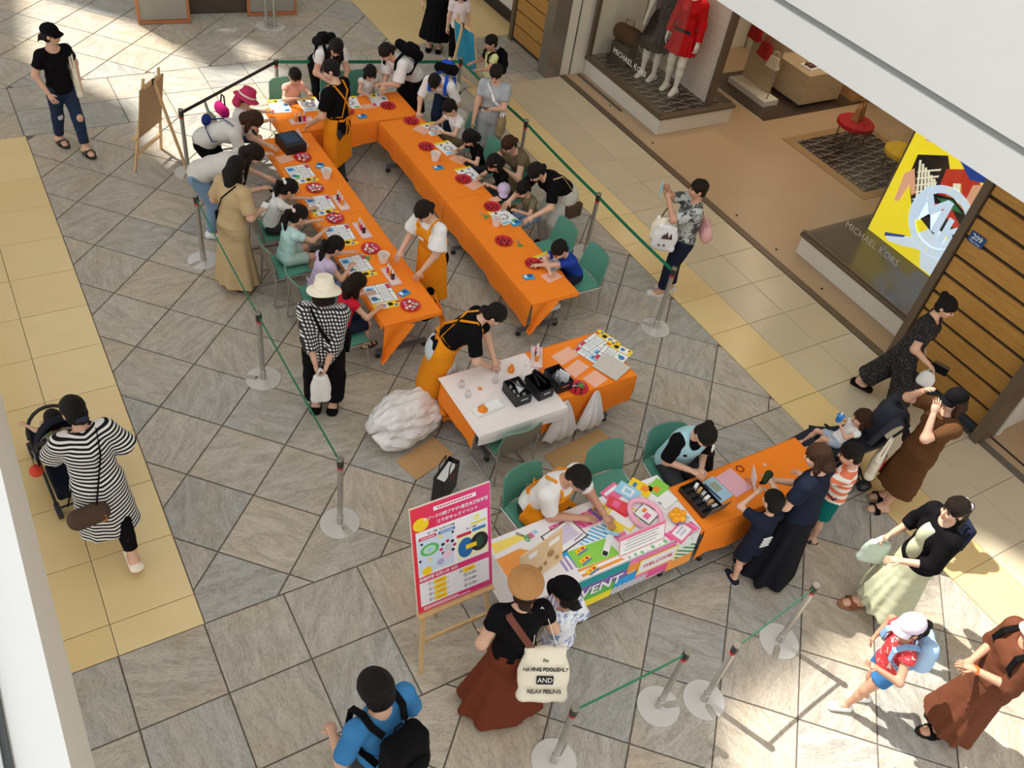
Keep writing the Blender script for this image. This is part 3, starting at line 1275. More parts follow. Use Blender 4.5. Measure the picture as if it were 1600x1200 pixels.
def person(key, label, x, y, face, h=1.58, hs=None, lean=0, bend=0, side=0, twist=0, pel=None, fl=None, fr=None, hl=None, hr=None, el=None, er=None,
           head=(0, 0, 0), skin='light', hair=('short', 0, 'black'), top=None, bottom=None, shoes=None, hat=None, apron=None, fem=True, group=None,
           vox=0.0155, foot_yaw=(0, 0), curl=(0.4, 0.4), z=0.0, cat='person', face_on=True, straps=None, glasses=False, name='person', hd=(None, None)):
    """builds a figure standing at x,y facing angle `face` (degrees, world); local frame: +y forward, +x its right"""
    root = thing(name, label, cat, (x, y, z), math.radians(face - 90), group)
    kid = h < 1.4
    HS = hs or (0.132 * h + 0.016 if not kid else 0.088 * h + 0.112)
    b = (h - 1.10 * HS) / 0.845                      # body scale
    slim = 0.93 if kid else 1.0
    sw = 0.098 if fem else 0.112
    L, R = -1, 1

    def dr(a, s=0.0):
        return vec(math.sin(math.radians(s)) , math.sin(math.radians(a)) * math.cos(math.radians(s)), math.cos(math.radians(a)) * math.cos(math.radians(s)))
    P = vec(0, 0, 0.53 * b) if pel is None else np.array(pel, float)
    a0, a1, a2 = 0.45 * lean, 0.85 * lean, lean + bend
    up0, up1, up2 = dr(a0, side * .3), dr(a1, side), dr(a2, side)
    ex = vec(1, 0, 0)
    r2 = rot_about(unit(ex - up2 * (ex @ up2)), up2, math.radians(twist))
    r1 = rot_about(unit(ex - up1 * (ex @ up1)), up1, math.radians(twist * .4))
    r0 = unit(ex - up0 * (ex @ up0))
    f0, f1, f2 = np.cross(up0, r0), np.cross(up1, r1), np.cross(up2, r2)
    M0, M1, M2 = [np.stack((r, f, u), 1) for r, f, u in ((r0, f0, up0), (r1, f1, up1), (r2, f2, up2))]
    Wa = P + up1 * 0.105 * b
    Ch = Wa + up2 * 0.11 * b
    Nb = Ch + up2 * 0.10 * b - f2 * 0.008 * b
    S = {s: Ch + up2 * 0.068 * b + r2 * s * sw * b for s in (L, R)}
    hp, hy, hr_ = head
    ha = a2 * 0.75 + hp * 0.55
    nd = dr(ha, side * .6)
    hu = dr(a2 * 0.6 + hp, side * .5 + hr_)
    hx = rot_about(unit(ex - hu * (ex @ hu)), hu, math.radians(hy + twist * .5))
    hf = np.cross(hu, hx)
    HM = np.stack((hx, hf, hu), 1)
    q = HS / 0.222
    Hb = Nb + nd * 0.035 * b
    HC = Hb + hu * 0.118 * q + hf * 0.022 * q
    HL = lambda a, bb, c: HC + HM @ (vec(a, bb, c) * q)
    # arms
    l1, l2 = 0.168 * b, 0.15 * b
    E, Wr, Hd = {}, {}, {}
    for s, tgt, hint in ((L, hl, el), (R, hr, er)):
        if tgt is None:
            tgt = S[s] + vec(s * 0.05 * b, 0.03 * b, -0.31 * b)
        hint = vec(s * 0.6, -0.7, -0.5) if hint is None else np.array(hint, float)
        E[s], Wr[s] = ik(S[s], tgt, l1, l2, hint)
        Hd[s] = unit(Wr[s] - E[s])
    # legs
    J = {s: P + r0 * s * 0.052 * b - up0 * 0.015 * b for s in (L, R)}
    K, A, T = {}, {}, {}
    for s, tgt, fy in ((L, fl, foot_yaw[0]), (R, fr, foot_yaw[1])):
        ank = vec(s * 0.052 * b, 0, 0.05 * b) if tgt is None else np.array(tgt, float)
        if len(ank) == 2:
            ank = vec(ank[0], ank[1], 0.05 * b)
        K[s], A[s] = ik(J[s], ank, 0.238 * b, 0.235 * b, vec(s * 0.12, 1, 0.15))
        fa = math.radians(fy)
        T[s] = vec(math.sin(fa), math.cos(fa), 0)
    # ---- body
    bd = Sdf(0.022 * b)
    bd.ell(P, vec(.094, .07, .075) * b * slim, M0)
    bd.cone(P, Wa, .066 * b * slim, .056 * b * slim, (r1, 1.32))
    bd.ell(Ch, vec(.088, .063, .1) * b * slim, M2)
    bd.cone(Wa, Ch, .055 * b * slim, .06 * b * slim, (r2, 1.3))
    for s in (L, R):
        bd.cone(Nb - up2 * .012 * b, S[s], .03 * b, .034 * b)
        bd.cone(S[s], E[s], .034 * b * slim, .026 * b * slim)
        bd.cone(E[s], Wr[s], .026 * b * slim, .0175 * b)
        bd.cone(J[s], K[s], .056 * b * slim, .036 * b * slim)
        kk = K[s] * .62 + A[s] * .38 - vec(0, .005 * b, 0)
        bd.cone(K[s], kk, .034 * b * slim, .0315 * b * slim)
        bd.cone(kk, A[s], .0315 * b * slim, .02 * b)
        heel = A[s] - T[s] * .022 * b - vec(0, 0, .026 * b)
        toe = A[s] + T[s] * .088 * b - vec(0, 0, .034 * b)
        sx = np.cross(T[s], vec(0, 0, 1))
        bd.cone(heel, toe, .024 * b, .016 * b, (sx, 1.5), k=.012)
        bd.cone(A[s], toe, .022 * b, .014 * b, (sx, 1.4), k=.012)
    bd.cone(Nb, Hb + hu * .03 * q, .031 * b * (1.1 if not fem else 1), .03 * b)
    parts = [bd.mesh(vox * (1.0 if not kid else 0.85)) + (0,)]
    # ---- head
    hd_ = Sdf(0.016 * q)
    hd_.ell(HL(0, -.012, .024), vec(.072, .092, .084) * q, HM)
    hd_.ell(HL(0, .022, -.04), vec(.056, .062, .07) * q, HM)
    hd_.ell(HL(0, .048, -.085), vec(.03, .026, .022) * q, HM)
    hd_.cone(HL(0, -.02, -.09), HL(0, -.015, -.02), .04 * q, .05 * q)
    if face_on:
        for s in (L, R):
            hd_.ell(HL(s * .03, .098, .004), vec(.019, .02, .013) * q, HM, op='-', k=.01 * q)
            hd_.ell(HL(s * .034, .062, -.03), vec(.022, .022, .022) * q, HM)
            hd_.ell(HL(s * .074, -.012, -.012), vec(.01, .02, .03) * q, HM, k=.006)
        hd_.cone(HL(0, .082, .006), HL(0, .096, -.026), .008 * q, .0135 * q, k=.01)
        hd_.ell(HL(0, .08, -.06), vec(.022, .011, .011) * q, HM, k=.008)
    parts.append(hd_.mesh(0.0088 * max(q, .9)) + (0,))
    if face_on:
        fm = MB()
        for s in (L, R):
            fm.ball((0, 0, 0), (.0125, .007, .0065), 8, 5, mi=1)
            n_ = 8 * 4 + 2
            for i in range(len(fm.v) - n_, len(fm.v)):
                v = fm.v[i]
                fm.v[i] = tuple(HL(v[0] + s * .03, v[1] + .079, v[2] + .004))
            c0, c1 = HL(s * .014, .091, .026), HL(s * .045, .078, .028)
            fm.tube([c0, (c0 + c1) / 2 + HM @ vec(0, .003, .003) * q, c1], [.0035 * q, .0045 * q, .003 * q], 5, mi=2)
        fm.ball((0, 0, 0), (.02, .007, .006), 8, 5, mi=3)
        n_ = 8 * 4 + 2
        for i in range(len(fm.v) - n_, len(fm.v)):
            v = fm.v[i]
            fm.v[i] = tuple(HL(v[0], v[1] + .086, v[2] - .061))
        for V_, F_, m_ in [(np.array(fm.v), [f for f, mm in zip(fm.f, fm.mi) if mm == k], k) for k in (1, 2, 3)]:
            parts.append((V_, F_, m_))
    # ---- hands
    for i, s in enumerate((L, R)):
        upv = hd[i] if hd[i] is not None else (unit(vec(s * .7, .3, .55)) if abs(Hd[s][2]) > .7 else vec(0, 0, 1))
        dd_ = Hd[s]
        V_, F_ = hand_parts(Wr[s], dd_, upv, 0.105 * b, -s if np.cross(dd_, np.array(upv, float)) @ r2 * s > 0 else s, curl[i])
        parts.append((V_, F_, 0))
    hm = HAIR[hair[2]]
    link('body', quad_mesh('body', parts, [SKIN[skin], M_EYE, hm, M_LIP]), root)
    ctx = dict(root=root, P=P, Wa=Wa, Ch=Ch, Nb=Nb, S=S, E=E, W=Wr, K=K, A=A, J=J, b=b, up=up2, r=r2, f=f2, HC=HC, HM=HM, HL=HL, q=q, up1=up1, f1=f1, r1=r1, Hd=Hd, T=T)
    # ---- hair
    style, hlen, _ = hair
    if style != 'none':
        hs_ = Sdf(0.014 * q)
        hk = .93 if hat and hat[0] in ('cap', 'casquette', 'bucket', 'beret') else 1.0
        if style == 'short':
            hs_.ell(HL(0, -.016, .036 * hk * hk), (vec(.084, .103, .09) + hlen) * q * hk, HM)
            hs_.ell(HL(0, -.05, -.03), (vec(.074, .054, .058) + hlen) * q, HM)
        else:
            hs_.ell(HL(0, -.016, .036 * hk * hk), vec(.087, .105, .091) * q * hk, HM)
            hs_.ell(HL(0, -.045, -.03), vec(.08, .06, .072) * q, HM)
        hs_.ell(HL(0, .088, -.052), vec(.061, .07, .083) * q, HM, op='-', k=.008)
        if style == 'short':
            hs_.ell(HL(0, .03, -.1), vec(.1, .1, .06) * q, HM, op='-', k=.008)
        g = vec(0, 0, -1)
        bk = -hu
        if style in ('long', 'bob'):
            for s in (L, R):
                p0 = HL(s * .066, -.02, .0)
                p1 = HL(s * .072, -.02, -.07) + g * .03
                dn = unit(g * .75 + bk * .25)
                p2 = p1 + dn * hlen * .95 * q
                hs_.cone(p0, p1, .026 * q, .03 * q)
                hs_.cone(p1, p2, .03 * q, .022 * q)
            p0 = HL(0, -.075, 0)
            p1 = HL(0, -.085, -.07)
            p2 = p1 + unit(g * .8 + bk * .3) * hlen * q
            hs_.cone(p0, p1, .05 * q, .06 * q, (hx, 1.35))
            hs_.cone(p1, p2, .055 * q, .035 * q, (hx, 1.5))
        elif style == 'pony':
            p0 = HL(0, -.1, .02)
            p1 = HL(0, -.15, .0)
            p2 = p1 + unit(g * .8 + bk * .2 - hf * .15) * hlen * .5 * q
            p3 = p2 + unit(g * .9 + bk * .1) * hlen * .5 * q
            hs_.cone(p0, p1, .026 * q, .03 * q)
            hs_.cone(p1, p2, .032 * q, .032 * q)
            hs_.cone(p2, p3, .032 * q, .014 * q)
        elif style == 'bun':
            hs_.ell(HL(0, -.1, .085), vec(.045, .042, .042) * q, HM)
        elif style == 'lowbun':
            hs_.ell(HL(0, -.108, -.05), vec(.045, .038, .04) * q, HM)
            hs_.cone(HL(.015, -.13, -.06), HL(.05, -.14, -.085), .014 * q, .008 * q)
        hs_.wob = (0.0048 if style == 'short' else 0.0038, 78, sum(map(ord, key)) % 7)
        link('hair', quad_mesh('hair', [hs_.mesh(.0105 * max(q, .9)) + (0,)], hm), root)
    # ---- top
    if top:
        t = dict(mat=None, e=.010, hem=-.03, sl=.5, slr=.043, cut=.004, dip=.35, name='shirt', puff=0, wob=.003)
        t.update(top)
        e = t['e']
        g = Sdf(.018 * b)
        if t['hem'] < .06:
            g.ell(P, vec(.097, .073, .08) * b * slim + e, M0)
            if t['hem'] < -.1:
                g.cone(P, P - up0 * (-t['hem']) * b * 1.05, .078 * b * slim + e, .085 * b * slim + e + t.get('flare', 0), (r0, 1.25), pleat=(t.get('pl', 5), .006, 0))
        g.cone(P, Wa, .069 * b * slim + e, .06 * b * slim + e, (r1, 1.3))
        g.ell(Ch, vec(.09, .066, .1) * b * slim + e, M2)
        g.cone(Wa, Ch, .06 * b * slim + e, .063 * b * slim + e, (r2, 1.27))
        if fem and not kid:
            for s in (L, R):
                g.ell(Ch + r2 * s * .042 * b + f2 * .045 * b + up2 * .005 * b, vec(.036, .036, .038) * b + e * .5, M2)
        for s in (L, R):
            g.cone(Nb - up2 * .014 * b, S[s], .03 * b + e * .8, .036 * b + e * .8)
            if t['sl'] > 0:
                f = t['sl']
                if f <= 1:
                    en = S[s] + (E[s] - S[s]) * f
                    g.cone(S[s], en + unit(E[s] - S[s]) * .03, .036 * b * slim + e * .8, t['slr'] * b * slim + t['puff'], cut=[(en, E[s] - S[s])])
                else:
                    en = E[s] + (Wr[s] - E[s]) * (f - 1)
                    g.cone(S[s], E[s], .038 * b * slim + e * .9, .031 * b * slim + e * .8)
                    g.cone(E[s], en + unit(Wr[s] - E[s]) * .03, .031 * b * slim + e * .8, t.get('cuff', .024) * b * slim + e * .6, cut=[(en, Wr[s] - E[s])])
        g.plane(P + up0 * t['hem'] * b, -up0)
        dp = t['dip']
        g.ell(Nb + up2 * (.036 + t['cut'] - dp * .012) * b + f2 * (.018 + dp * .03) * b, vec(.05 + t.get('nw', 0), .048 + dp * .03, .034 + dp * .04) * b, M2, op='-', k=.006)
        g.plane(Nb + up2 * .04 * b, up2)
        g.wob = (t['wob'], 26, (sum(map(ord, key)) % 13) * .5)
        link(t['name'], quad_mesh(t['name'], [g.mesh(.0145) + (0,)], t['mat'], (P, M1)), root)
    # ---- bottom
    if bottom:
        t = dict(mat=None, kind='pants', len=1.0, e=.012, wide=0.0, flare=.1, name=None, seat=False)
        t.update(bottom)
        e = t['e']
        g = Sdf(.018 * b)
        g.ell(P, vec(.094, .07, .078) * b * slim + e * .8, M0)
        g.cone(P, P + (Wa - P) * .7, .068 * b * slim + e * .8, .058 * b * slim + e * .8, (r1, 1.3))
        if t['kind'] in ('pants', 'shorts'):
            for s in (L, R):
                f = t['len'] * 2
                if f <= 1:
                    en = J[s] + (K[s] - J[s]) * f
                    g.cone(J[s], en + unit(K[s] - J[s]) * .03, .058 * b * slim + e, .05 * b * slim + e + t['wide'], cut=[(en, K[s] - J[s])])
                else:
                    en = K[s] + (A[s] - K[s]) * (f - 1)
                    g.cone(J[s], K[s], .058 * b * slim + e, .039 * b * slim + e + t['wide'] * .6)
                    g.cone(K[s], en + unit(A[s] - K[s]) * .03, .043 * b * slim + e + t['wide'] * .6, .031 * b * slim + e + t['wide'], cut=[(en, A[s] - K[s])])
        else:
            g.ell(P - up0 * .03 * b, vec(.112, .082, .09) * b * slim + e, M0)
            fm_ = (A[L] + A[R]) / 2
            if t['seat']:
                km = (K[L] + K[R]) / 2
                g.cone(P, km, .075 * b, .07 * b, (r0, 1.6))
                g.cone(km, km + vec(0, .02, -t['flare'] - .05), .07 * b, .09 * b, (r0, 1.7), cut=[(km + vec(0, 0, -t['flare']), vec(0, 0, -1))])
            else:
                zb = t['len']                          # height of the hem above the floor
                e0 = P + vec(0, 0, .02)
                e1 = vec(fm_[0] * .8 + P[0] * .2, fm_[1] * .8 + P[1] * .2, zb)
                g.cone(e0, e1 - vec(0, 0, .03), .07 * b + e, t['flare'] + e, (r0, t.get('ov', 1.25)), cut=[(e1, vec(0, 0, -1))], pleat=(t.get('pl', 9), t.get('pa', .014), 0))
        g.plane(P + up0 * t.get('top', .06) * b, up0)
        g.wob = (.003, 24, (sum(map(ord, key)) % 11) * .6)
        nm = t['name'] or {'pants': 'trousers', 'shorts': 'shorts', 'skirt': 'skirt'}[t['kind']]
        link(nm, quad_mesh(nm, [g.mesh(.0155) + (0,)], t['mat'], (P, np.eye(3))), root)
    # ---- shoes
    if shoes:
        kind, smat = shoes[0], shoes[1]
        for s in (L, R):
            sx = np.cross(T[s], vec(0, 0, 1))
            heel = A[s] - T[s] * .026 * b - vec(0, 0, .026 * b)
            toe = A[s] + T[s] * .098 * b - vec(0, 0, .03 * b)
            zf = A[s][2] - .05 * b
            if kind in ('shoe', 'sneaker', 'flat'):
                g = Sdf(.014)
                g.cone(heel, toe, .028 * b, .022 * b, (sx, 1.35))
                if kind != 'flat':
                    g.cone(A[s] - vec(0, 0, .01 * b), heel * .4 + toe * .6, .029 * b, .02 * b, (sx, 1.2), cut=[(A[s] + vec(0, 0, .006 * b), vec(0, 0, 1))])
                else:
                    g.ell(A[s] + T[s] * .03 * b - vec(0, 0, .005 * b), vec(.03, .04, .03) * b, np.stack((sx, T[s], vec(0, 0, 1)), 1), op='-')
                g.plane(vec(0, 0, zf + .002), vec(0, 0, -1))
                o = link('shoe', quad_mesh('shoe', [g.mesh(.0105) + (0,)], smat), root)
                sole = Sdf(.008)
                sole.cone(heel, toe, .031 * b, .025 * b, (sx, 1.32))
                sole.plane(vec(0, 0, zf), vec(0, 0, -1))
                sole.plane(vec(0, 0, zf + .022 * b * .7), vec(0, 0, 1))
                link('sole', quad_mesh('sole', [sole.mesh(.0105) + (0,)], shoes[2] if len(shoes) > 2 else M_BLACK), o)
            else:                                       # sandal: sole plate and straps
                mb = MB()
                n_ = 14
                pl = []
                for k in range(n_):
                    a = 2 * math.pi * k / n_
                    ln = heel + (toe - heel) * .5
                    v = T[s] * math.cos(a) * .092 * b + sx * math.sin(a) * .04 * b * (1 + .12 * math.cos(a))
                    pl.append((ln[0] + v[0], ln[1] + v[1]))
                mb.prism(pl, zf + .001, zf + .016)
                o = mb.build('sandal_sole', shoes[2] if len(shoes) > 2 else smat, root)
                sb = MB()
                for u_, hh in ((.62, .045), (.25, .06)) if kind == 'sandal' else ((.6, .05),):
                    c = heel + (toe - heel) * u_
                    c = vec(c[0], c[1], zf)
                    pts = [c + sx * .043 * b * math.cos(a) + vec(0, 0, .012 + hh * b * .8 * math.sin(a)) for a in np.linspace(0, math.pi, 7)]
                    sb.ribbon(pts, (.02 if kind == 'sandal' else .035) * b, .005, T[s])
                sb.build('strap', smat, o)
    # ---- hats
    if hat:
        kind, hmat = hat[0], hat[1]
        if kind in ('cap', 'casquette'):
            g = Sdf(.012)
            big = 1.0 if kind == 'cap' else 1.16
            g.ell(HL(0, -.012, .045), vec(.088 * big, .106 * big, .088) * q, HM)
            g.plane(HL(0, 0, .038), HM @ vec(0, -.1, -1))
            o = link('hat', quad_mesh('hat', [g.mesh(.0105) + (0,)], hmat), root)
            mb = MB()
            def brim(u, v):
                a = (u - .5) * 2.3
                rr = 1 + v * (.62 if kind == 'cap' else .45)
                x_, y_ = .084 * big * math.sin(a) * (1 + .12 * v), .092 * big * math.cos(a) * rr - .008
                return HL(x_, y_, .044 - .028 * v - .05 * v * (math.sin(a) ** 2) * .6)
            V_, F_ = grid_sheet(10, 4, brim, .006)
            mb.add(V_, F_, 0, True)
            mb.build('brim', hmat, o)
            MB().ball(HL(0, -.012, .134), .009 * q, 6, 4).build('button', hmat, o)
        elif kind == 'bucket':
            g = Sdf(.01)
            g.cone(HL(0, -.01, .03), HL(0, -.01, .105), .098 * q, .078 * q, (hf, 1.14), cut=[(HL(0, -.01, .13), hu)])
            g.plane(HL(0, 0, .02), -hu)
            o = link('hat', quad_mesh('hat', [g.mesh(.0105) + (0,)], hmat), root)
            def brim(u, v):
                a = u * 2 * math.pi
                rr = .094 + v * .06
                return HL(rr * math.sin(a) * (1 + .02 * math.sin(5 * a) * v), -.01 + 1.12 * rr * math.cos(a), .028 - .035 * v + .006 * math.sin(3 * a) * v)
            V_, F_ = grid_sheet(24, 3, brim, .006)
            MB().add(V_, F_, 0, True).build('brim', hmat, o)
            if len(hat) > 2:
                pts = [HL(.1 * math.sin(a), -.01 + .114 * math.cos(a), .04) for a in np.linspace(0, 2 * math.pi, 20)]
                MB().ribbon(pts, .022 * q, .006, [hu] * 20).build('hat_band', hat[2], o)
        elif kind == 'beret':
            g = Sdf(.012)
            g.ell(HL(.0, -.02, .075), vec(.125, .135, .045) * q, HM @ np.array(((1, 0, 0), (0, .96, -.26), (0, .26, .96))))
            g.cone(HL(0, -.015, .04), HL(0, -.015, .07), .082 * q, .09 * q, (hf, 1.15))
            g.plane(HL(0, 0, .034), -hu)
            link('hat', quad_mesh('hat', [g.mesh(.0105) + (0,)], hmat), root)
        elif kind == 'bow':
            mb = MB()
            for s in (L, R):
                mb.ball(HL(.0 + s * .03, -.11, .05), (.03 * q, .02 * q, .025 * q), 8, 5)
            mb.ball(HL(0, -.115, .05), .014 * q, 6, 4)
            mb.build('hair_bow', hmat, root)
        elif kind == 'clip':
            mb = MB()
            mb.beam(HL(.075, .03, .06), HL(.08, -.01, .03), .014, .008)
            mb.beam(HL(-.075, .03, .06), HL(-.08, -.01, .03), .014, .008)
            mb.build('hair_clip', hmat, root)
    if glasses:
        mb = MB()
        for s in (L, R):
            pts = [HL(s * .032 + .022 * math.cos(a), .099, .002 + .016 * math.sin(a)) for a in np.linspace(0, 2 * math.pi, 11)]
            mb.tube(pts, .002, 4)
            mb.tube([HL(s * .054, .097, .006), HL(s * .074, .0, .004)], .002, 4)
        mb.tube([HL(-.01, .1, .004), HL(.01, .1, .004)], .002, 4)
        mb.build('glasses', M_BLACK, root)
    # ---- apron
    if apron:
        am = apron['mat']
        e = apron.get('e', .034)
        ln = apron.get('len', .27)                       # length below the pelvis
        g = Sdf(.016)
        g.ell(Ch, vec(.088, .064, .098) * b * slim + e, M2)
        g.cone(Wa, Ch, .06 * b + e, .06 * b + e, (r2, 1.25))
        if fem:
            for s in (L, R):
                g.ell(Ch + r2 * s * .042 * b + f2 * .045 * b + up2 * .005 * b, vec(.036, .036, .038) * b + e * .45, M2)
        bibw = .062 * b
        for s in (L, R):
            g.plane(Ch + r2 * s * bibw, r2 * s)
        g.plane(Ch + up2 * .06 * b, up2)
        g.plane(Ch - f2 * .0, -f2)
        p1 = g.mesh(.0145)
        g = Sdf(.016)
        g.ell(P, vec(.097, .073, .08) * b * slim + e, M0)
        g.cone(P + up1 * .09 * b, P, .066 * b + e, .076 * b + e, (r0, 1.3))
        if apron.get('seat'):
            for s in (L, R):
                g.cone(J[s], J[s] + (K[s] - J[s]) * .8, .062 * b + e, .05 * b + e)
        else:
            dn = unit(vec(0, 0, -1) * .8 - up0 * .3)
            g.cone(P, P + dn * (ln * b + .03), .078 * b + e, .088 * b + e, (r0, 1.3), cut=[(P + dn * ln * b, dn)])
        g.plane(P + up1 * .085 * b, up1)
        g.plane(P - f0 * (.045 * b if apron.get('wrap') else .0), -f0)
        p2 = g.mesh(.0155)
        o = link('apron', quad_mesh('apron', [p1 + (0,), p2 + (0,)], am, (P, M1)), root)
        mb = MB()
        thk = .066 * b + e
        bc = Ch - f2 * (.066 * b + .02) + up2 * .0
        for s in (L, R):
            pts = [Ch + r2 * s * .055 * b + f2 * (.055 * b + e) + up2 * .055 * b, Ch + r2 * s * .06 * b + f2 * .035 * b + up2 * .108 * b,
                   Ch + r2 * s * .058 * b - f2 * .03 * b + up2 * .118 * b, Ch + r2 * s * .045 * b - f2 * (.06 * b + .022) + up2 * .06 * b,
                   bc + r2 * s * .0 * b, Wa - f1 * (.058 * b + .028) - r2 * s * .06 * b, Wa - r2 * s * .095 * b]
            mb.ribbon(pts, .026, .006, [r2] * 4 + [unit(r2 + up2 * .6 * s)] * 3)
        bw = Wa - f1 * (.062 * b + .03) - up1 * .03 * b
        pts = [Wa + r1 * .1 * b - up1 * .03 * b, bw + r1 * .05 * b, bw, bw - r1 * .05 * b, Wa - r1 * .1 * b - up1 * .03 * b]
        mb.ribbon(pts, .03, .006, up1)
        for s in (L, R):
            mb.ribbon([bw, bw + r1 * s * .05 - up1 * .0 - f1 * .03, bw + r1 * s * .06 - vec(0, 0, .05) - f1 * .02, bw], .02, .005, up1)
            mb.ribbon([bw, bw + r1 * s * .03 - f1 * .02 - vec(0, 0, .12), bw + r1 * s * .05 - f1 * .01 - vec(0, 0, .24)], .022, .004, r1)
        mb.build('apron_strap', am, o)
        if apron.get('badge'):
            bm = Ch + f2 * (.064 * b + e + .012) + up2 * -.01 * b
            m2 = MB()
            m2.box((0, 0, 0), (.07, .004, .035))
            m2.v = [tuple(bm + M2 @ np.array(v)) for v in m2.v]
            m2.build('name_badge', M_WHITE, o)
    if straps:
        for nm, pts, w, m_, wd in straps(ctx):
            MB().ribbon(pts, w, .006, wd).build(nm, m_, root)
    PEOPLE[key] = ctx
    return ctx


def p_world(ctx, p):
    """local point of a figure -> world"""
    r = ctx['root']
    a = r.rotation_euler[2]
    c, s = math.cos(a), math.sin(a)
    return vec(r.location[0] + c * p[0] - s * p[1], r.location[1] + s * p[0] + c * p[1], r.location[2] + p[2])


def carried(ctx, name, label, cat, base, group=None):
    """top-level root for something a figure carries; returns (root, offset) – build in the figure's frame minus offset"""
    w = p_world(ctx, base)
    return thing(name, label, cat, tuple(w), ctx['root'].rotation_euler[2], group), np.array(base, float)


def shift(mb, off):
    mb.v = [tuple(np.array(v) - off) for v in mb.v]
    return mb


def backpack(ctx, label, m, m2=None, size=(.3, .16, .42), up=None, drop=0.0, group=None):
    """rucksack on the back, with pocket, straps and grab loop"""
    m2 = m2 or m
    b, u, r, f, Ch = ctx['b'], ctx['up'], ctx['r'], ctx['f'], ctx['Ch']
    w, d, hh = size
    M = np.stack((r, f, u), 1)
    cen = Ch - f * (.066 * b + .03 + d / 2) - u * (.03 + drop)
    base = cen - u * hh / 2
    root, off = carried(ctx, 'backpack', label, 'backpack', base, group)
    g = Sdf(.03)
    for i in (-1, 1):
        for j in (-1, 1):
            g.cone(cen + M @ vec(i * (w / 2 - .06), j * (d / 2 - .06), -hh / 2 + .06), cen + M @ vec(i * (w / 2 - .07), j * (d / 2 - .065) , hh / 2 - .07), .06, .055)
    g.cone(cen - u * (hh / 2 - .08), cen + u * (hh / 2 - .09), d / 2 * .9, d / 2 * .8, (r, w / d * .95))
    g.wob = (.003, 26, 1.0)
    V_, Q_ = g.mesh(.014)
    bodyo = link('body', quad_mesh('body', [(V_ - off, Q_, 0)], m), root)
    g = Sdf(.02)
    pc = cen - f * (d / 2 - .01) - u * hh * .14
    g.cone(pc - r * (w / 2 - .1), pc + r * (w / 2 - .1), .05, .05, (u, 1.6))
    V_, Q_ = g.mesh(.013)
    link('pocket', quad_mesh('pocket', [(V_ - off, Q_, 0)], m2), root)
    for s in (-1, 1):
        sx = r * s * .07 * b
        pts = [cen + u * (hh / 2 - .06) + f * (d / 2) + sx * .7, Ch + u * .112 * b - f * .045 * b + sx, Ch + u * .128 * b + f * .01 * b + sx,
               Ch + u * .09 * b + f * (.062 * b + .022) + sx * 1.05, Ch - u * .0 * b + f * (.066 * b + .024) + sx * 1.2, Ch - u * .06 * b + f * .03 * b + r * s * (.098 * b + .02),
               cen - u * (hh / 2 - .08) + f * (d / 2) + r * s * (w / 2 - .03)]
        shift(MB().ribbon(pts, .045, .012, r), off).build('strap', m2, root)
    lp = cen + u * (hh / 2 - .01) + f * d * .3
    shift(MB().tube([lp - r * .03, lp - r * .025 + u * .035, lp + r * .025 + u * .035, lp + r * .03], .007, 6), off).build('grab_loop', m2, root)
    return root


def tote(ctx, label, m, at_p, size=(.34, .08, .36), hang=.25, strap_m=None, cat='bag', name='tote_bag', axis=None, group=None, sw=(0, 0, 0), handles=2, tilt=0.0):
    """soft bag hanging from at_p (local point of the figure), straps up to it"""
    p = np.array(at_p, float)
    w, d, hh = size
    ax = unit(vec(1, 0, 0) if axis is None else axis)
    ay = np.cross(vec(0, 0, 1), ax)
    ez = unit(vec(0, 0, 1) + ay * tilt)             # the bag's own upright, leaning out at the bottom
    ay = np.cross(ez, ax)
    top = p - vec(0, 0, hang) + np.array(sw, float)
    base = top - ez * hh
    root, off = carried(ctx, name, label, cat, base, group)
    g = Sdf(.03)
    c0 = base + ez * .05
    g.cone(c0 - ax * (w / 2 - .05), c0 + ax * (w / 2 - .05), .045, .045, (ay, max(d / .09, .6)))
    c1 = base + ez * hh * .5
    g.ell(c1, vec(w / 2, d / 2 + .012, hh * .5), np.stack((ax, ay, ez), 1))
    c2 = top - ez * .03
    g.cone(c2 - ax * (w / 2 - .06), c2 + ax * (w / 2 - .06), .022, .022, cut=[(top - ez * .012, ez)])
    for s in (-1, 1):
        g.cone(c0 + ax * s * (w / 2 - .05), c2 + ax * s * (w / 2 - .07), .035, .02)
    g.wob = (.004, 24, 2.0)
    V_, Q_ = g.mesh(.0135)
    link('body', quad_mesh('body', [(V_ - off, Q_, 0)], m, (base, np.stack((ax, ay, vec(0, 0, 1)), 1))), root)
    for s in ((-1, 1) if handles == 2 else (0,)):
        pts = [top - ax * w * .24 + ay * s * .018 - vec(0, 0, .04), p - ax * .025 + ay * s * .012 - vec(0, 0, .02), p + vec(0, 0, .012) + ay * s * .012, p + ax * .025 + ay * s * .012 - vec(0, 0, .02), top + ax * w * .24 + ay * s * .018 - vec(0, 0, .04)]
        shift(MB().ribbon(pts, .022, .005, ay), off).build('handle', strap_m or m, root)
    return root, base
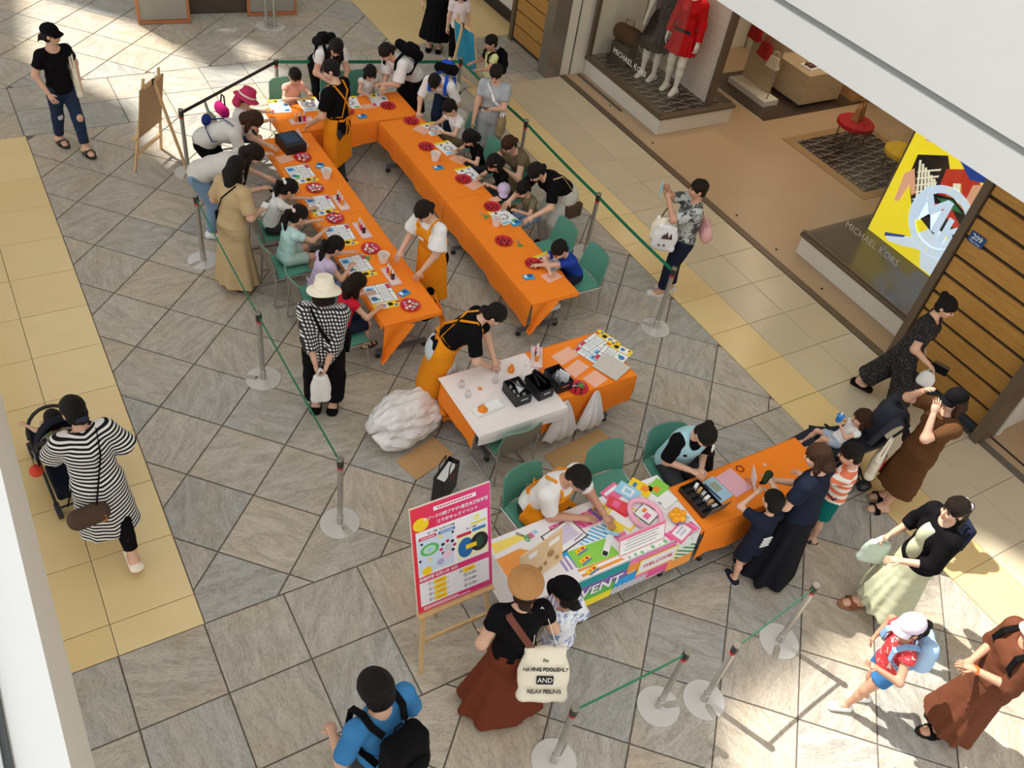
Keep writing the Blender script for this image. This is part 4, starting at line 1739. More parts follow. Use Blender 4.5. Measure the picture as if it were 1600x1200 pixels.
# ------------------------------------------------------------------ furniture materials
M_ORANGE = cloth('orange_tablecloth', '#fb8b2b', 0.03, 0.55)
M_TABLEGREY = mat('grey_table_steel', '#6e6f72', 0.45, 0.3)
M_TABLETOP = mat('table_board', '#b9b2a6', 0.5)
M_GREENSEAT = mat('green_plastic', '#5c9a86', 0.42, var=0.04)
M_TAUPE = mat('taupe_plastic', '#7d7668', 0.5, var=0.04)
M_CHROME = mat('chrome_tube', '#b9b6b0', 0.25, 0.7, var=0.03)
M_DISC = mat('spun_aluminium', '#d9d7d3', 0.32, 0.3, var=0.03, scale=40)
M_RED = mat('red_plastic', '#c8202f', 0.35)
M_BELT = mat('green_belt', '#0d7a55', 0.6, var=0.05)
M_BELTK = mat('black_belt', '#2a2523', 0.6)
M_RUBBER = mat('dark_rubber', '#26292a', 0.7)
TZ = 0.64                                             # height of the tables


def make_table(label, x0, x1, y0, y1, along, group='folding tables under the orange cloths'):
    """folding table with T-shaped castor legs; along = 'x' or 'y' (its long side)"""
    cx, cy = (x0 + x1) / 2, (y0 + y1) / 2
    L = (x1 - x0) if along == 'x' else (y1 - y0)
    W = (y1 - y0) if along == 'x' else (x1 - x0)
    t = thing('folding_table', label, 'table', (cx, cy, 0), 0 if along == 'x' else math.pi / 2, group)
    MB().box((0, 0, TZ - .018), (L, W, .028), bev=.005).build('tabletop', M_TABLETOP, t)
    MB().beam((-L / 2 + .22, 0, TZ - .06), (L / 2 - .22, 0, TZ - .06), .04, .05).build('rail', M_TABLEGREY, t)
    for s in (-1, 1):
        xx = s * (L / 2 - .2)
        lg = MB().beam((xx, 0, .09), (xx, 0, TZ - .035), .06, .04).build('leg', M_TABLEGREY, t)
        MB().beam((xx, -W / 2 + .05, TZ - .045), (xx, W / 2 - .05, TZ - .045), .04, .03).build('bracket', M_TABLEGREY, lg)
        ft = MB().beam((xx, -W / 2 + .02, .085), (xx, W / 2 - .02, .085), .045, .035).build('foot', M_TABLEGREY, t)
        for q in (-1, 1):
            c = MB()
            yy = q * (W / 2 - .04)
            c.box((xx, yy, .062), (.03, .034, .02))
            c.tube([(xx - .014, yy, .032), (xx + .014, yy, .032)], .032, 10)
            c.build('castor', M_RUBBER, ft)
    return t


def make_cloth(label, x0, x1, y0, y1, drops, tails=(), m=None, name='tablecloth', group=None, z=TZ, corner_open=False, mats=None):
    """drops: dict l (x0), r (x1), f (y0), b (y1) = hanging lengths; tails = [(corner, length)] loose hanging corners"""
    m = m or M_ORANGE
    mb = MB()
    zt = z + .004
    nx, ny = 14, 14
    V, F = grid_sheet(10, 10, lambda u, v: (x0 + (x1 - x0) * u, y0 + (y1 - y0) * v, zt + .0012 * math.sin(u * 19 + v * 7) * math.sin(v * 17 + 1)), .005)
    mb.add(V, F, 0, True)
    ph = (x0 * 7 + y0 * 3) % 6
    for sd, d in drops.items():
        ua, ub = 0.0, 1.0
        if isinstance(d, tuple):
            d, ua, ub = d
        if d <= 0:
            continue
        P0, P1, nrm = {'l': ((x0, y1), (x0, y0), (-1, 0)), 'r': ((x1, y0), (x1, y1), (1, 0)), 'f': ((x0, y0), (x1, y0), (0, -1)), 'b': ((x1, y1), (x0, y1), (0, 1))}[sd]
        P0, P1 = [(P0[0] + (P1[0] - P0[0]) * k, P0[1] + (P1[1] - P0[1]) * k) for k in (ua, ub)]
        ln = math.hypot(P1[0] - P0[0], P1[1] - P0[1])

        def fn(u, v, P0=P0, P1=P1, nrm=nrm, d=d, ln=ln):
            w = (.010 * math.sin(u * ln * 9 + ph) + .007 * math.sin(u * ln * 17 + 2 * ph)) * v * min(d / .25, 1)
            o = .003 + .010 * min(v * d / .03, 1) + w + .02 * v * d
            dd = d * (1 + .07 * math.sin(u * ln * 3.1 + ph))
            return (P0[0] + (P1[0] - P0[0]) * u + nrm[0] * o, P0[1] + (P1[1] - P0[1]) * u + nrm[1] * o, zt - v * dd)
        V, F = grid_sheet(max(int(ln / .07), 8), 6, fn, .004)
        mb.add(V, F, 0, True)
    for (cx, cy), (dx, dy), ln in tails:
        # a loose corner: cloth gathered at the corner, hanging in a folded point
        c = np.array((cx, cy, zt))
        o = np.array((dx, dy, 0.0))
        s = np.array((-dy, dx, 0.0))

        def fn(u, v, c=c, o=o, s=s, ln=ln):
            # flap from the corner inwards along the end (s) and down to a point
            w = .30 * (1 - v) ** .8 + .02
            return c + s * (u * w - .035 * v) + o * (.012 + .045 * v + .03 * math.sin(u * 7 + v * 3) * (.3 + v)) + vec(0, 0, -v * ln * (1 - .25 * u * (1 - v)))
        V, F = grid_sheet(8, 8, fn, .004)
        mb.add(V, F, 0, True)
    o = link(name, mb.mesh(name, mats or m))
    # origin at the cloth itself
    off = Vector(((x0 + x1) / 2, (y0 + y1) / 2, 0))
    o.data.transform(Matrix.Translation(-off))
    o.location = off
    return tag(o, label, 'tablecloth', group)


def make_chair(name='stacking_chair'):
    t = thing(name, 'x', 'chair')
    w = .42

    def seat(u, v):
        x = (u - .5) * w
        yy = -.19 + .40 * v
        zz = .40 + .012 * (2 * u - 1) ** 2 - .012 * math.sin(math.pi * min(v * 1.1, 1)) - .03 * max(v - .85, 0) / .15 * .6
        return (x * (1 - .06 * v), yy, zz)
    V, F = grid_sheet(8, 8, seat, .014)
    MB().add(V, F, 0, True).build('seat', M_GREENSEAT, t)

    def back(u, v, off=0.0):
        x = (u - .5) * (w + .02) * (1 - .10 * v * v)
        k = (2 * u - 1)
        yy = -.205 - .075 * v + .045 * k * k + off
        return (x, yy, .41 + .35 * v - .02 * max(abs(k) - .8, 0) / .2 * v)
    V, F = grid_sheet(8, 7, lambda u, v: back(1 - u, v), .010)
    MB().add(V, F, 0, True).build('backrest', M_GREENSEAT, t)
    V, F = grid_sheet(8, 7, lambda u, v: back(1 - u, v, -.012), .006)
    MB().add(V, F, 0, True).build('back_shell', M_TAUPE, t)
    V, F = grid_sheet(6, 6, lambda u, v: tuple(np.array(seat(u, v)) - vec(0, 0, .016)), .008)
    MB().add(V, F, 0, True).build('seat_shell', M_TAUPE, t)
    for s in (-1, 1):
        x = s * (w / 2 + .008)
        MB().tube([(x, -.215, .52), (x, -.205, .40), (x, -.235, .03), (x, -.225, .012), (x, -.20, .011)], .010, 8).build('leg', M_CHROME, t)
        MB().tube([(x, -.2, .385), (x, .13, .385), (x, .17, .36), (x, .205, .03), (x, .195, .012), (x, .17, .011)], .010, 8).build('leg', M_CHROME, t)
        MB().tube([(x, -.205, .0115), (x, .18, .0115)], .010, 8).build('runner', M_CHROME, t)
    MB().tube([(-w / 2, -.16, .376), (w / 2, -.16, .376)], .009, 8).build('crossbar', M_CHROME, t)
    MB().tube([(-w / 2, .12, .376), (w / 2, .12, .376)], .009, 8).build('crossbar', M_CHROME, t)
    return t


CHAIR0 = make_chair()
_used = [False]


def chair(x, y, face, label, group='green stacking chairs'):
    o = CHAIR0 if not _used[0] else copy_tree(CHAIR0)
    _used[0] = True
    o.location = (x, y, 0)
    o.rotation_euler = (0, 0, math.radians(face - 90))
    return tag(o, label, 'chair', group)


# ------------------------------------------------------------------ barrier posts
def make_post():
    t = thing('barrier_post', 'x', 'barrier post')
    R0 = .175
    poly = []
    hw = .028
    a0 = math.asin(hw / R0)
    n = 36
    for k in range(n + 1):
        a = a0 + (2 * math.pi - 2 * a0) * k / n
        poly.append((R0 * math.cos(a), R0 * math.sin(a)))
    poly += [(.065, -hw), (.045, -hw * .7), (.036, 0.0), (.045, hw * .7), (.065, hw)]
    b = MB()
    m = len(poly)
    vs = [(p[0], p[1], .001) for p in poly] + [(p[0], p[1], .010) for p in poly]
    fs = [[i, (i + 1) % m, m + (i + 1) % m, m + i] for i in range(m)]
    tri = tessellate_polygon([[Vector((p[0], p[1], 0)) for p in poly]])
    fs += [[m + i for i in q] for q in tri] + [list(q)[::-1] for q in tri]
    b.add(vs, fs)
    b.build('base', M_DISC, t)
    MB().lathe([(.030, .01), (.031, .12), (.026, .125), (.026, .76), (.026, .79)], 16).build('pole', M_CHROME, t)
    MB().lathe([(.0275, .772), (.0275, .797)], 16).build('band', M_RED, t)
    h_ = MB().lathe([(.027, .797), (.030, .80), (.031, .882), (.030, .890)], 16).build('belt_head', mat('dark_cassette', '#3c3a38', 0.35, 0.4), t)
    MB().lathe([(.0325, .880), (.0325, .892), (.028, .898)], 16).build('cap', M_STEEL, h_)
    return t


POST0 = make_post()
_pu = [False]


def post(x, y, notch, label):
    o = POST0 if not _pu[0] else copy_tree(POST0)
    _pu[0] = True
    o.location = (x, y, 0)
    o.rotation_euler = (0, 0, math.radians(notch))
    tag(o, label, 'barrier post', 'belt barrier posts')
    return o


def belt(root, a, b_, m, sag=.012, z=.845):
    """belt as a part of the post it is drawn from"""
    a = np.array(a + (z,), float)
    b_ = np.array(b_ + (z,), float)
    d = unit(b_ - a)
    a2, b2 = a + d * .03, b_ - d * .03
    pts = [a2 + (b2 - a2) * t + vec(0, 0, -sag * 4 * t * (1 - t)) for t in np.linspace(0, 1, 9)]
    mb = MB().ribbon(pts, .048, .002, vec(0, 0, 1))
    loc = np.array(root.location)
    an = -root.rotation_euler[2]
    c, s = math.cos(an), math.sin(an)
    mb.v = [(c * (v[0] - loc[0]) - s * (v[1] - loc[1]), s * (v[0] - loc[0]) + c * (v[1] - loc[1]), v[2]) for v in mb.v]
    return mb.build('belt', m, root)


PA, PB, PC = (1.88, 8.67), (1.87, 6.57), (1.89, 4.57)
PI_, PJ, PK, PL, PD = (2.23, 10.52), (3.79, 11.55), (6.38, 9.11), (6.34, 7.28), (6.33, 5.72)
PE, PF, PG, PH = (2.51, 1.87), (3.51, 1.865), (3.89, 1.74), (4.85, 1.87)
q_a = post(*PA, 200, 'belt post at the left beside the woman in the beige dress')
q_b = post(*PB, 150, 'middle post of the left belt line, before the seated children')
q_c = post(*PC, 285, 'nearest post of the left belt line, its notch towards the camera')
q_i = post(*PI_, 240, 'post at the sunlit corner beside the wooden easel seen from behind')
q_j = post(*PJ, 100, 'far corner post joining the black belt and the green belt')
q_k = post(*PK, 20, 'post beside the grey-shirted woman looking at her phone')
q_l = post(*PL, 20, 'right-hand post behind the woman bending in the black top')
q_d = post(*PD, 125, 'end post of the right belt line near the woman taking a photo')
q_e = post(*PE, 30, 'front post nearest the bottom edge, beside the brown skirt')
q_f = post(*PF, 342, 'front post with the notch to the right, ending the first short belt')
q_g = post(*PG, 265, 'front post with the notch towards the camera, starting the second short belt')
q_h = post(*PH, 215, 'front post on the right with its notch to the left')
q_m = post(6.36, 10.98, 60, 'far right corner post hidden behind the blue-board easel')
q_n = post(4.62, 14.47, 80, 'left one of two posts standing together by the framed boards')
q_o = post(4.74, 14.42, 80, 'right one of two posts standing together by the framed boards')
belt(q_b, PB, PA, M_BELT)
belt(q_c, PC, PB, M_BELT)
belt(q_a, PA, PI_, M_BELT)
belt(q_i, PI_, PJ, M_BELTK, 0)
belt(q_j, PJ, (6.36, 10.95), M_BELT, .0)
belt(q_k, PK, (6.36, 10.95), M_BELT)
belt(q_l, PL, PK, M_BELT)
belt(q_d, PD, PL, M_BELT)
belt(q_e, PE, PF, M_BELT)
belt(q_g, PG, PH, M_BELT)
# ------------------------------------------------------------------ tables and cloths
make_table('far half of the left table row, folding table under orange cloth', 3.04, 3.67, 8.18, 9.98, 'y')
make_table('near half of the left table row, with bare grey legs showing', 3.04, 3.67, 6.24, 8.14, 'y')
make_table('folding table across the far end of the horseshoe', 3.36, 5.22, 10.06, 10.70, 'x')
make_table('far half of the right table row, folding table under orange cloth', 4.66, 5.24, 8.06, 9.98, 'y')
make_table('near half of the right table row, by the boy in blue', 4.66, 5.24, 6.0, 8.02, 'y')
make_table('folding table in the middle with the black boxes', 3.27, 5.08, 4.66, 5.33, 'x')
make_table('folding table of the reception desk under the colourful cloth', 2.72, 4.47, 2.84, 3.47, 'x')
make_table('folding table at the right of the desk with the cash box', 4.52, 6.06, 2.82, 3.30, 'x')
make_cloth('orange cloth on the far half of the left table row', 3.03, 3.68, 8.17, 9.99, dict(l=.05, r=.2))
make_cloth('orange cloth with loose corners on the near half of the left row', 3.03, 3.68, 6.22, 8.165, dict(l=.05, r=.12, f=.035), [((3.035, 6.225), (-.2, -.98), .46), ((3.675, 6.235), (.98, -.2), .26)])
make_cloth('orange cloth on the table across the far end', 3.35, 5.23, 10.04, 10.71, dict(f=.30, b=.1, l=.06, r=.06))
make_cloth('orange cloth on the far half of the right table row', 4.65, 5.25, 8.05, 9.99, dict(l=.27, r=.08, f=.0))
make_cloth('orange cloth hanging to a point on the near half of the right row', 4.65, 5.25, 5.98, 8.045, dict(l=.30, r=.08, f=.03), [((4.655, 5.985), (-.1, -.99), .36), ((5.24, 6.27), (.99, -.1), .3)])
make_cloth('orange cloth on the middle table, hanging low at its right end', 3.26, 5.09, 4.64, 5.34, dict(l=.3, r=.26, f=(.36, .40, 1.0), b=.12))
make_cloth('plain orange cloth on the table beside the reception desk', 4.51, 6.07, 2.80, 3.31, dict(l=.05, r=.4, f=.42, b=.1))

# ------------------------------------------------------------------ chairs
chair(2.66, 8.48, 0, 'green chair under the girl with the white hair bow')
chair(2.58, 7.80, 0, 'green chair whose bare seat shows beside the child in mint')
chair(2.66, 7.18, 0, 'green chair under the girl in lilac')
chair(2.72, 6.52, 0, 'green chair at the near end of the left row under the girl in red')
chair(2.88, 10.72, 0, 'green chair with a pink bag hung on it in the sunlight')
chair(3.78, 11.0, -90, 'pale green chair behind the child in peach at the far table')
chair(4.50, 10.98, -90, 'dark green chair at the far table before the woman with long hair')
chair(4.86, 10.95, -90, 'green chair under the girl in white at the far table')
chair(5.66, 9.58, 180, 'green chair under the boy in the white T-shirt')
chair(5.60, 8.92, 180, 'green chair under the child in black with a bowl haircut')
chair(5.60, 8.28, 180, 'green chair under the girl with two hair clips')
chair(5.52, 7.02, 180, 'empty green chair at the right table row')
chair(5.58, 6.44, 180, 'green chair under the boy in blue, its back turned outward')
chair(3.58, 4.62, 93, 'grey-backed chair pushed against the white plastic sheet')
chair(3.36, 3.72, -85, 'green chair under the man at the reception desk')
chair(4.18, 3.66, -92, 'empty green chair behind the leaflets of the reception desk')
chair(4.84, 3.62, -100, 'green chair under the woman in the light blue vest')
# ------------------------------------------------------------------ easels and boards
def easel(label, base, rz, hh=1.28, w=.62, lean=.2, ledge=.45, rear=.55, name='easel', lower=None):
    """local: the board faces -y; two front legs, one rear leg, cross rails, ledge"""
    t = thing(name, label, 'easel', base, rz)
    k = math.tan(lean)
    y = lambda z: k * (z - ledge)                    # lean of the front legs
    for s in (-1, 1):
        MB().beam((s * w * .5, y(0), .0), (s * w * .27, y(hh), hh), .036, .022, (0, -1, 0)).build('leg', M_PINE, t)
    MB().beam((0, y(0) + rear, 0), (0, y(hh) - .01 + .03, hh - .08), .036, .022, (0, 1, 0)).build('rear_leg', M_PINE, t)
    MB().beam((-w * .29, y(hh - .1) + .02, hh - .1), (w * .29, y(hh - .1) + .02, hh - .1), .02, .045).build('rail', M_PINE, t)
    zz = lower or .28
    MB().beam((-w * .46, y(zz) + .012, zz), (w * .46, y(zz) + .012, zz), .02, .04).build('rail', M_PINE, t)
    MB().beam((-w * .5, y(ledge) - .03, ledge - .012), (w * .5, y(ledge) - .03, ledge - .012), .06, .022).build('ledge', M_PINE, t)
    MB().box((0, y(hh - .1) + .035, hh - .1), (.04, .03, .06)).build('hinge', M_BLACK, t)
    return t, k


# the event poster on its easel
pt, pk = easel('wooden easel holding the pink event poster', (2.25, 3.14, 0), 0, 1.52, .66, .29, .62, .42, lower=.3)
ang = math.atan(pk)
PW, PH_ = .64, .85
pos = thing('event_poster', 'pink and red event poster with white text panels on an easel', 'poster', (2.25, 3.11, .632), 0)
pos.scale = (1.02, 1, 1.17)
pos.rotation_euler = (-ang, 0, 0)
MB().box((0, .012, PH_ / 2), (PW, .014, PH_)).build('board', mat('foam_board', '#ead9c8', 0.6), pos)


def flat_mat(name, c, rough=0.45):
    return mat(name, c, rough, var=0.0)


def poster_grad():
    m = bpy.data.materials.new('poster_pink')
    t = NT(m)
    s = t.sep(t.coord('Object'))
    f = t.math('ADD', t.math('MULTIPLY', s[0], 1.3), 0.5)
    t.l(t.ramp(f, [(0.0, '#ee3a3c'), (0.55, '#e2326e'), (1.0, '#e0428c')]), t.b.inputs['Base Color'])
    t.b.inputs['Roughness'].default_value = 0.35
    return m


MB().box((0, .0035, PH_ / 2), (PW - .008, .003, PH_ - .008)).build('print', poster_grad(), pos)
M_PW = flat_mat('print_white', '#f4f2f6')
M_PY = flat_mat('print_yellow', '#fbd51e')
M_PR = flat_mat('print_crimson', '#d61f4e')
M_PB = flat_mat('print_blue', '#3f7fc4')
M_PK = flat_mat('print_black', '#221c20')
M_PG = flat_mat('print_green', '#5fbf6a')
M_PP = flat_mat('print_pink', '#ef6f9f')
M_PO = flat_mat('print_orange', '#f6902a')
M_PV = flat_mat('print_violet', '#8463ad')
M_PT = flat_mat('print_teal', '#16a0a6')
M_PLB = flat_mat('print_light_blue', '#9fd3ec')
M_PC = flat_mat('print_cream', '#fdf0b8')


def pcard(x0, x1, z0, z1, m, d=.0045, parent=pos, name='panel', bev=0):
    b = MB()
    b.box(((x0 + x1) / 2, -d + .004, (z0 + z1) / 2), (x1 - x0, .0012, z1 - z0))
    return b.build(name, m, parent)


def pdisc(x, z, rx, rz, m, d=.006, parent=pos, name='disc', hole=0):
    b = MB()
    n = 20
    ring = [(x + rx * math.cos(2 * math.pi * k / n), z + rz * math.sin(2 * math.pi * k / n)) for k in range(n)]
    vs = [(p[0], -d + .004, p[1]) for p in ring] + [(p[0], -d + .0052, p[1]) for p in ring]
    b.add(vs, [list(range(n)), [n + k for k in range(n)][::-1]] + [[k, n + k, n + (k + 1) % n, (k + 1) % n] for k in range(n)])
    return b.build(name, m, parent)


def ptext(body, x, z, size, m, d=.0062, parent=pos, bold=.0, align='CENTER'):
    return text_mesh('lettering', body, size, m, parent, frame((x, -d + .004, z), (1, 0, 0), (0, 0, 1)), align, .0004, bold)


pcard(-.14, .2, .785, .815, M_PW)
for k in range(13):
    pcard(-.11 + k * .022, -.095 + k * .022, .795, .806, M_PR, .0056, name='print_mark')
ptext('ラゾーナ川崎プラザ×東芝未来科学館', .035, .74, .0315, M_PW, bold=.0006)
ptext('コラボキッズイベント', .045, .693, .034, M_PW, bold=.0006)
pdisc(-.245, .715, .062, .05, M_PY)
pcard(-.29, .29, .30, .66, M_PW)
pcard(-.285, -.0, .32, .60, flat_mat('print_pale_blue', '#d5e4f4'), .0052)
pcard(.03, .285, .32, .52, flat_mat('print_pale_yellow', '#f4f3c4'), .0052)
ptext('楽しく実験！色が変わる不思議', -.09, .63, .0155, M_PK)
pcard(-.27, -.13, .588, .612, M_PR, .0056)
pcard(-.115, .02, .588, .612, M_PB, .0056)
pcard(-.255, -.145, .597, .603, M_PW, .0062, name='print_mark')
pcard(-.1, .005, .597, .603, M_PW, .0062, name='print_mark')
ptext('楽しく実験！', .16, .55, .0155, M_PK)
pcard(.03, .15, .502, .526, M_PR, .0056)
pcard(.16, .27, .512, .536, M_PB, .0056)
pcard(.15, .28, .57, .586, flat_mat('print_lime', '#e0dc4a'), .0056)
pdisc(-.19, .50, .075, .048, M_PG)
pdisc(-.19, .50, .05, .032, flat_mat('print_mint', '#bfe6c8'), .0068)
pdisc(-.19, .50, .02, .014, M_PLB, .0075)
for k in range(8):
    a = 2 * math.pi * k / 8
    pdisc(-.045 + .055 * math.cos(a), .465 + .05 * math.sin(a), .015, .012, (M_PR, M_PK)[k % 2])
pdisc(-.045, .465, .03, .027, flat_mat('print_silver', '#cfd2d6'))
pdisc(.1, .405, .065, .08, flat_mat('print_deep_blue', '#1f6fb5'))
pdisc(.215, .415, .075, .075, M_PK)
pdisc(.215, .415, .035, .045, flat_mat('print_dark_green', '#1d4a38'), .0068)
pcard(.1, .19, .39, .425, M_PY, .0075)
for x_, z_, r_, m_ in ((-.22, .335, .04, M_PY), (-.11, .37, .03, flat_mat('print_lilac', '#b9b3dc')), (-.05, .41, .04, flat_mat('print_pale_pink', '#f2cfe2')), (-.25, .56, .011, M_PK), (-.27, .43, .011, M_PK), (-.19, .42, .018, flat_mat('print_straw', '#efe08a')), (.0, .57, .011, M_PK), (-.1, .57, .018, flat_mat('print_straw', '#efe08a')), (.2, .62, .03, flat_mat('print_pale_lime', '#edf0a5'))):
    pdisc(x_, z_, r_, r_ * .85, m_, .0064)
ptext('開催時間 各回15名 30分', -.13, .275, .03, M_PW, bold=.0005)
pcard(-.29, .29, .055, .25, M_PW)
for i, (n_, a_) in enumerate((('①', '1'), ('②', '1'), ('③', '1'), ('④', '1'))):
    z_ = .222 - i * .045
    ptext(n_ + a_, -.2, z_, .03, M_PK)
    pcard(-.175, -.075, z_ - .018, z_ + .018, M_PY, .0075)
    pcard(-.155, -.095, z_ - .004, z_ + .004, M_PO, .0085, name='print_mark')
    ptext('~', -.06, z_, .03, M_PK)
for i, a_ in enumerate(('', '⑥14:30~', '⑦15:00~', '⑧15:30~')):
    z_ = .222 - i * .045
    if a_:
        ptext(a_, .13, z_, .032, M_PK)
    else:
        pcard(.07, .17, z_ - .018, z_ + .018, M_PY, .0075)
        pcard(.09, .15, z_ - .004, z_ + .004, M_PO, .0085, name='print_mark')
        ptext('⑤', .05, z_, .03, M_PK)
        ptext('~', .2, z_, .03, M_PK)
pcard(-.27, .12, .02, .026, M_PW)
pcard(-.27, .02, .034, .04, M_PW)

# easel at the upper left, seen from behind, with its brown board
e2, k2 = easel('wooden easel seen from behind in the sunlight at upper left', (1.90, 10.9, 0), math.radians(225), 1.25, .62, .18, .48, .55, lower=.25)
bd2 = MB().box((0, .008, .34), (.52, .014, .68)).build('sign_board', mat('brown_card', '#b08c62', 0.7), None)
o_ = thing('notice_board', 'brown-backed board resting on the easel at upper left', 'board', (1.90, 10.9, .47), math.radians(225))
bd2.parent = o_
bd2.location = (0, 0, 0)
bd2.rotation_euler = (-math.atan(k2), 0, 0)
MB().box((0, -.003, .34), (.48, .004, .64)).build('poster_sheet', mat('pale_paper', '#d9d4c8', 0.6), bd2)

# easel at the top right with the blue-backed board
e3, k3 = easel('wooden easel with the blue-backed board at the far right corner', (6.72, 11.36, 0), math.radians(97), 1.3, .62, .2, .5, .5)
o_ = thing('notice_board', 'blue-backed board with a wooden edge on the far easel', 'board', (6.72, 11.36, .49), math.radians(97))
bd3 = MB().box((0, .008, .36), (.54, .016, .72)).build('sign_board', M_PINE, o_)
bd3.rotation_euler = (-math.atan(k3), 0, 0)
MB().box((0, .0175, .36), (.5, .003, .68)).build('back_sheet', mat('blue_board', '#168fb0', 0.6), bd3)


# framed grey boards at the far end
def framed(label, x0, x1, y):
    t = thing('framed_board', label, 'sign board', ((x0 + x1) / 2, y, 0), math.radians(-7))
    w = x1 - x0
    fm = mat('terracotta_frame', '#b5714a', 0.5)
    MB().box((0, .03, .62), (w - .06, .02, 1.1)).build('panel', mat('grey_panel', '#9a958b', 0.6), t)
    for s in (-1, 1):
        MB().box((s * (w / 2 - .02), .03, .62), (.045, .05, 1.22)).build('frame_bar', fm, t)
    for z_ in (.03, 1.2):
        MB().box((0, .03, z_), (w - .09, .05, .05)).build('frame_bar', fm, t)
    MB().box((-w / 2 + .1, .2, .02), (.05, .4, .03)).box((w / 2 - .1, .2, .02), (.05, .4, .03)).build('foot', fm, t)
    return t


framed('left of two grey boards in terracotta frames at the far end', 2.68, 3.48, 14.86)
framed('right of two grey boards in terracotta frames at the far end', 4.44, 5.26, 14.83)
cn = thing('counter', 'dark brown counter between the two framed boards', 'counter', (3.95, 15.35, 0), math.radians(-7))
MB().box((0, 0, .45), (1.5, .5, .86)).build('body', mat('dark_counter', '#4b3f37', 0.5), cn)
MB().box((0, 0, .9), (1.56, .56, .04)).build('top', mat('dark_counter', '#4b3f37', 0.5), cn)
# ------------------------------------------------------------------ things on the craft tables
TOP = TZ + .0065
ORD = ['nearest to the camera', 'second', 'third', 'fourth', 'fifth', 'sixth', 'seventh', 'eighth']
M_PAPER = mat('white_paper', '#f3f2f0', 0.7, var=0.01)
M_CUP = mat('white_paper_cup', '#f1eee8', 0.6, var=0.02)
M_PINKFILM = mat('pink_clear_sheet', '#f3b79b', 0.25, var=0.02)
M_CLEAR = glass_mat('clear_plastic', (0.96, 0.96, 0.97), 0.16, 0.12)
M_FILM = glass_mat('thin_film', (0.9, 0.9, 0.9), 0.3, 0.35)
M_BLUEPACK = mat('blue_film_pack', '#2f9fd6', 0.3, var=0.06)
M_GREEN = mat('green_plastic_grip', '#3fae5a', 0.4)
M_SILVER = mat('scissor_steel', '#c9ccd0', 0.25, 0.8)


def worksheet_mesh(kind):
    """flat printed sheet 0.30 x 0.40: boxes, pictures, a yellow strip; local origin at its centre"""
    mb = MB()
    w, h = .15, .2
    mb.box((0, 0, .0008), (2 * w, 2 * h, .0016), mi=0)

    def card(x0, x1, y0, y1, mi, z=.0019):
        mb.box(((x0 + x1) / 2, (y0 + y1) / 2, z), (x1 - x0, y1 - y0, .0004), mi=mi)

    def disc(x, y, r, mi, z=.0024):
        mb.lathe([(r, 0), (r, .0004)], 14, (x, y, z), mi, False)
    if kind == 'plan':
        card(-w, w, -h, -h + .10, 1)
        card(-.11, .0, -h + .01, -h + .09, 0, .0022)
        disc(-.04, -.15, .026, 2)
        disc(.035, -.145, .028, 3)
        disc(.09, -.17, .018, 2)
        disc(-.11, -.17, .012, 3)
        card(.10, w, -h + .06, -h + .085, 4, .0024)
        for a in (-w + .003, -.006, .10, w - .003):
            card(a - .0025, a + .0025, -.09, h, 3)
        for b_ in (-.09, .05, h - .003):
            card(-w, w, b_ - .0025, b_ + .0025, 3)
        card(-.13, -.03, .08, .17, 5)
        card(-.12, -.06, .10, .15, 2, .0024)
        card(.01, .09, .07, .16, 6)
        card(.105, .14, .1, .18, 4)
        disc(-.09, -.02, .035, 2)
        disc(-.05, -.04, .016, 7)
        card(.01, .09, -.06, .03, 6)
    else:
        card(-w, w, -h, -h + .05, 1)
        disc(.0, .02, .075, 3)
        disc(.0, .02, .068, 0, .003)
        for k in range(8):
            a = k * math.pi / 4
            disc(.052 * math.cos(a), .02 + .052 * math.sin(a), .014, (2, 4, 7, 3)[k % 4], .0035)
        card(-.13, -.04, .13, .18, 7)
        card(.0, .12, .12, .185, 5)
        disc(-.08, -.12, .02, 2)
        disc(.05, -.11, .024, 3)
    return mb.mesh('worksheet', [M_PAPER, M_PY, M_PB, M_PK, M_PR, M_PLB, flat_mat('print_pale_grey', '#d9dde0'), M_PG])


WS = {k: worksheet_mesh(k) for k in ('plan', 'rings')}


def put(name, label, cat, mesh, x, y, z, rz=0.0, group=None, s=1.0):
    o = link(name, mesh)
    o.location = (x, y, z)
    o.rotation_euler = (0, 0, rz)
    o.scale = (s, s, s)
    return tag(o, label, cat, group)


def sheet_at(px, py, kind, rz, label, group, s=1.0):
    x, y = at(px, py, TOP)
    return put('worksheet', label, 'worksheet', WS[kind], x, y, TOP + random.uniform(0, .0008), math.radians(rz), group, s)


for i, (px, py) in enumerate([(597, 463), (559, 417), (532, 368), (502, 321), (471, 272)]):
    sheet_at(px, py, 'plan', -2 + 3 * math.sin(i * 2), 'printed worksheet with boxes and a yellow strip on left row, %s' % (ORD[i] + (' from the near end' if i else '')), 'worksheets on the left row')
for i, (px, py, rz) in enumerate([(857, 409, 190), (786, 338, 190), (732, 272, 184), (699, 231, 188), (676, 201, 185)]):
    sheet_at(px, py, 'rings', rz, 'worksheet with ring pictures on right row, %s' % (ORD[i] + (' from the near end' if i else '')), 'worksheets on the right row', .8)
sheet_at(546, 160, 'rings', 170, 'worksheet on the far table beside the red plate', 'worksheets on the far table', .85)
sheet_at(592, 156, 'plan', 175, 'worksheet under the hands of the girl in white', 'worksheets on the far table', .85)
sheet_at(437, 166, 'plan', 170, 'worksheet in the sunlight at the far left table corner', 'worksheets on the far table', .9)
sheet_at(484, 163, 'rings', 178, 'worksheet before the child in peach at the far table', 'worksheets on the far table', .9)


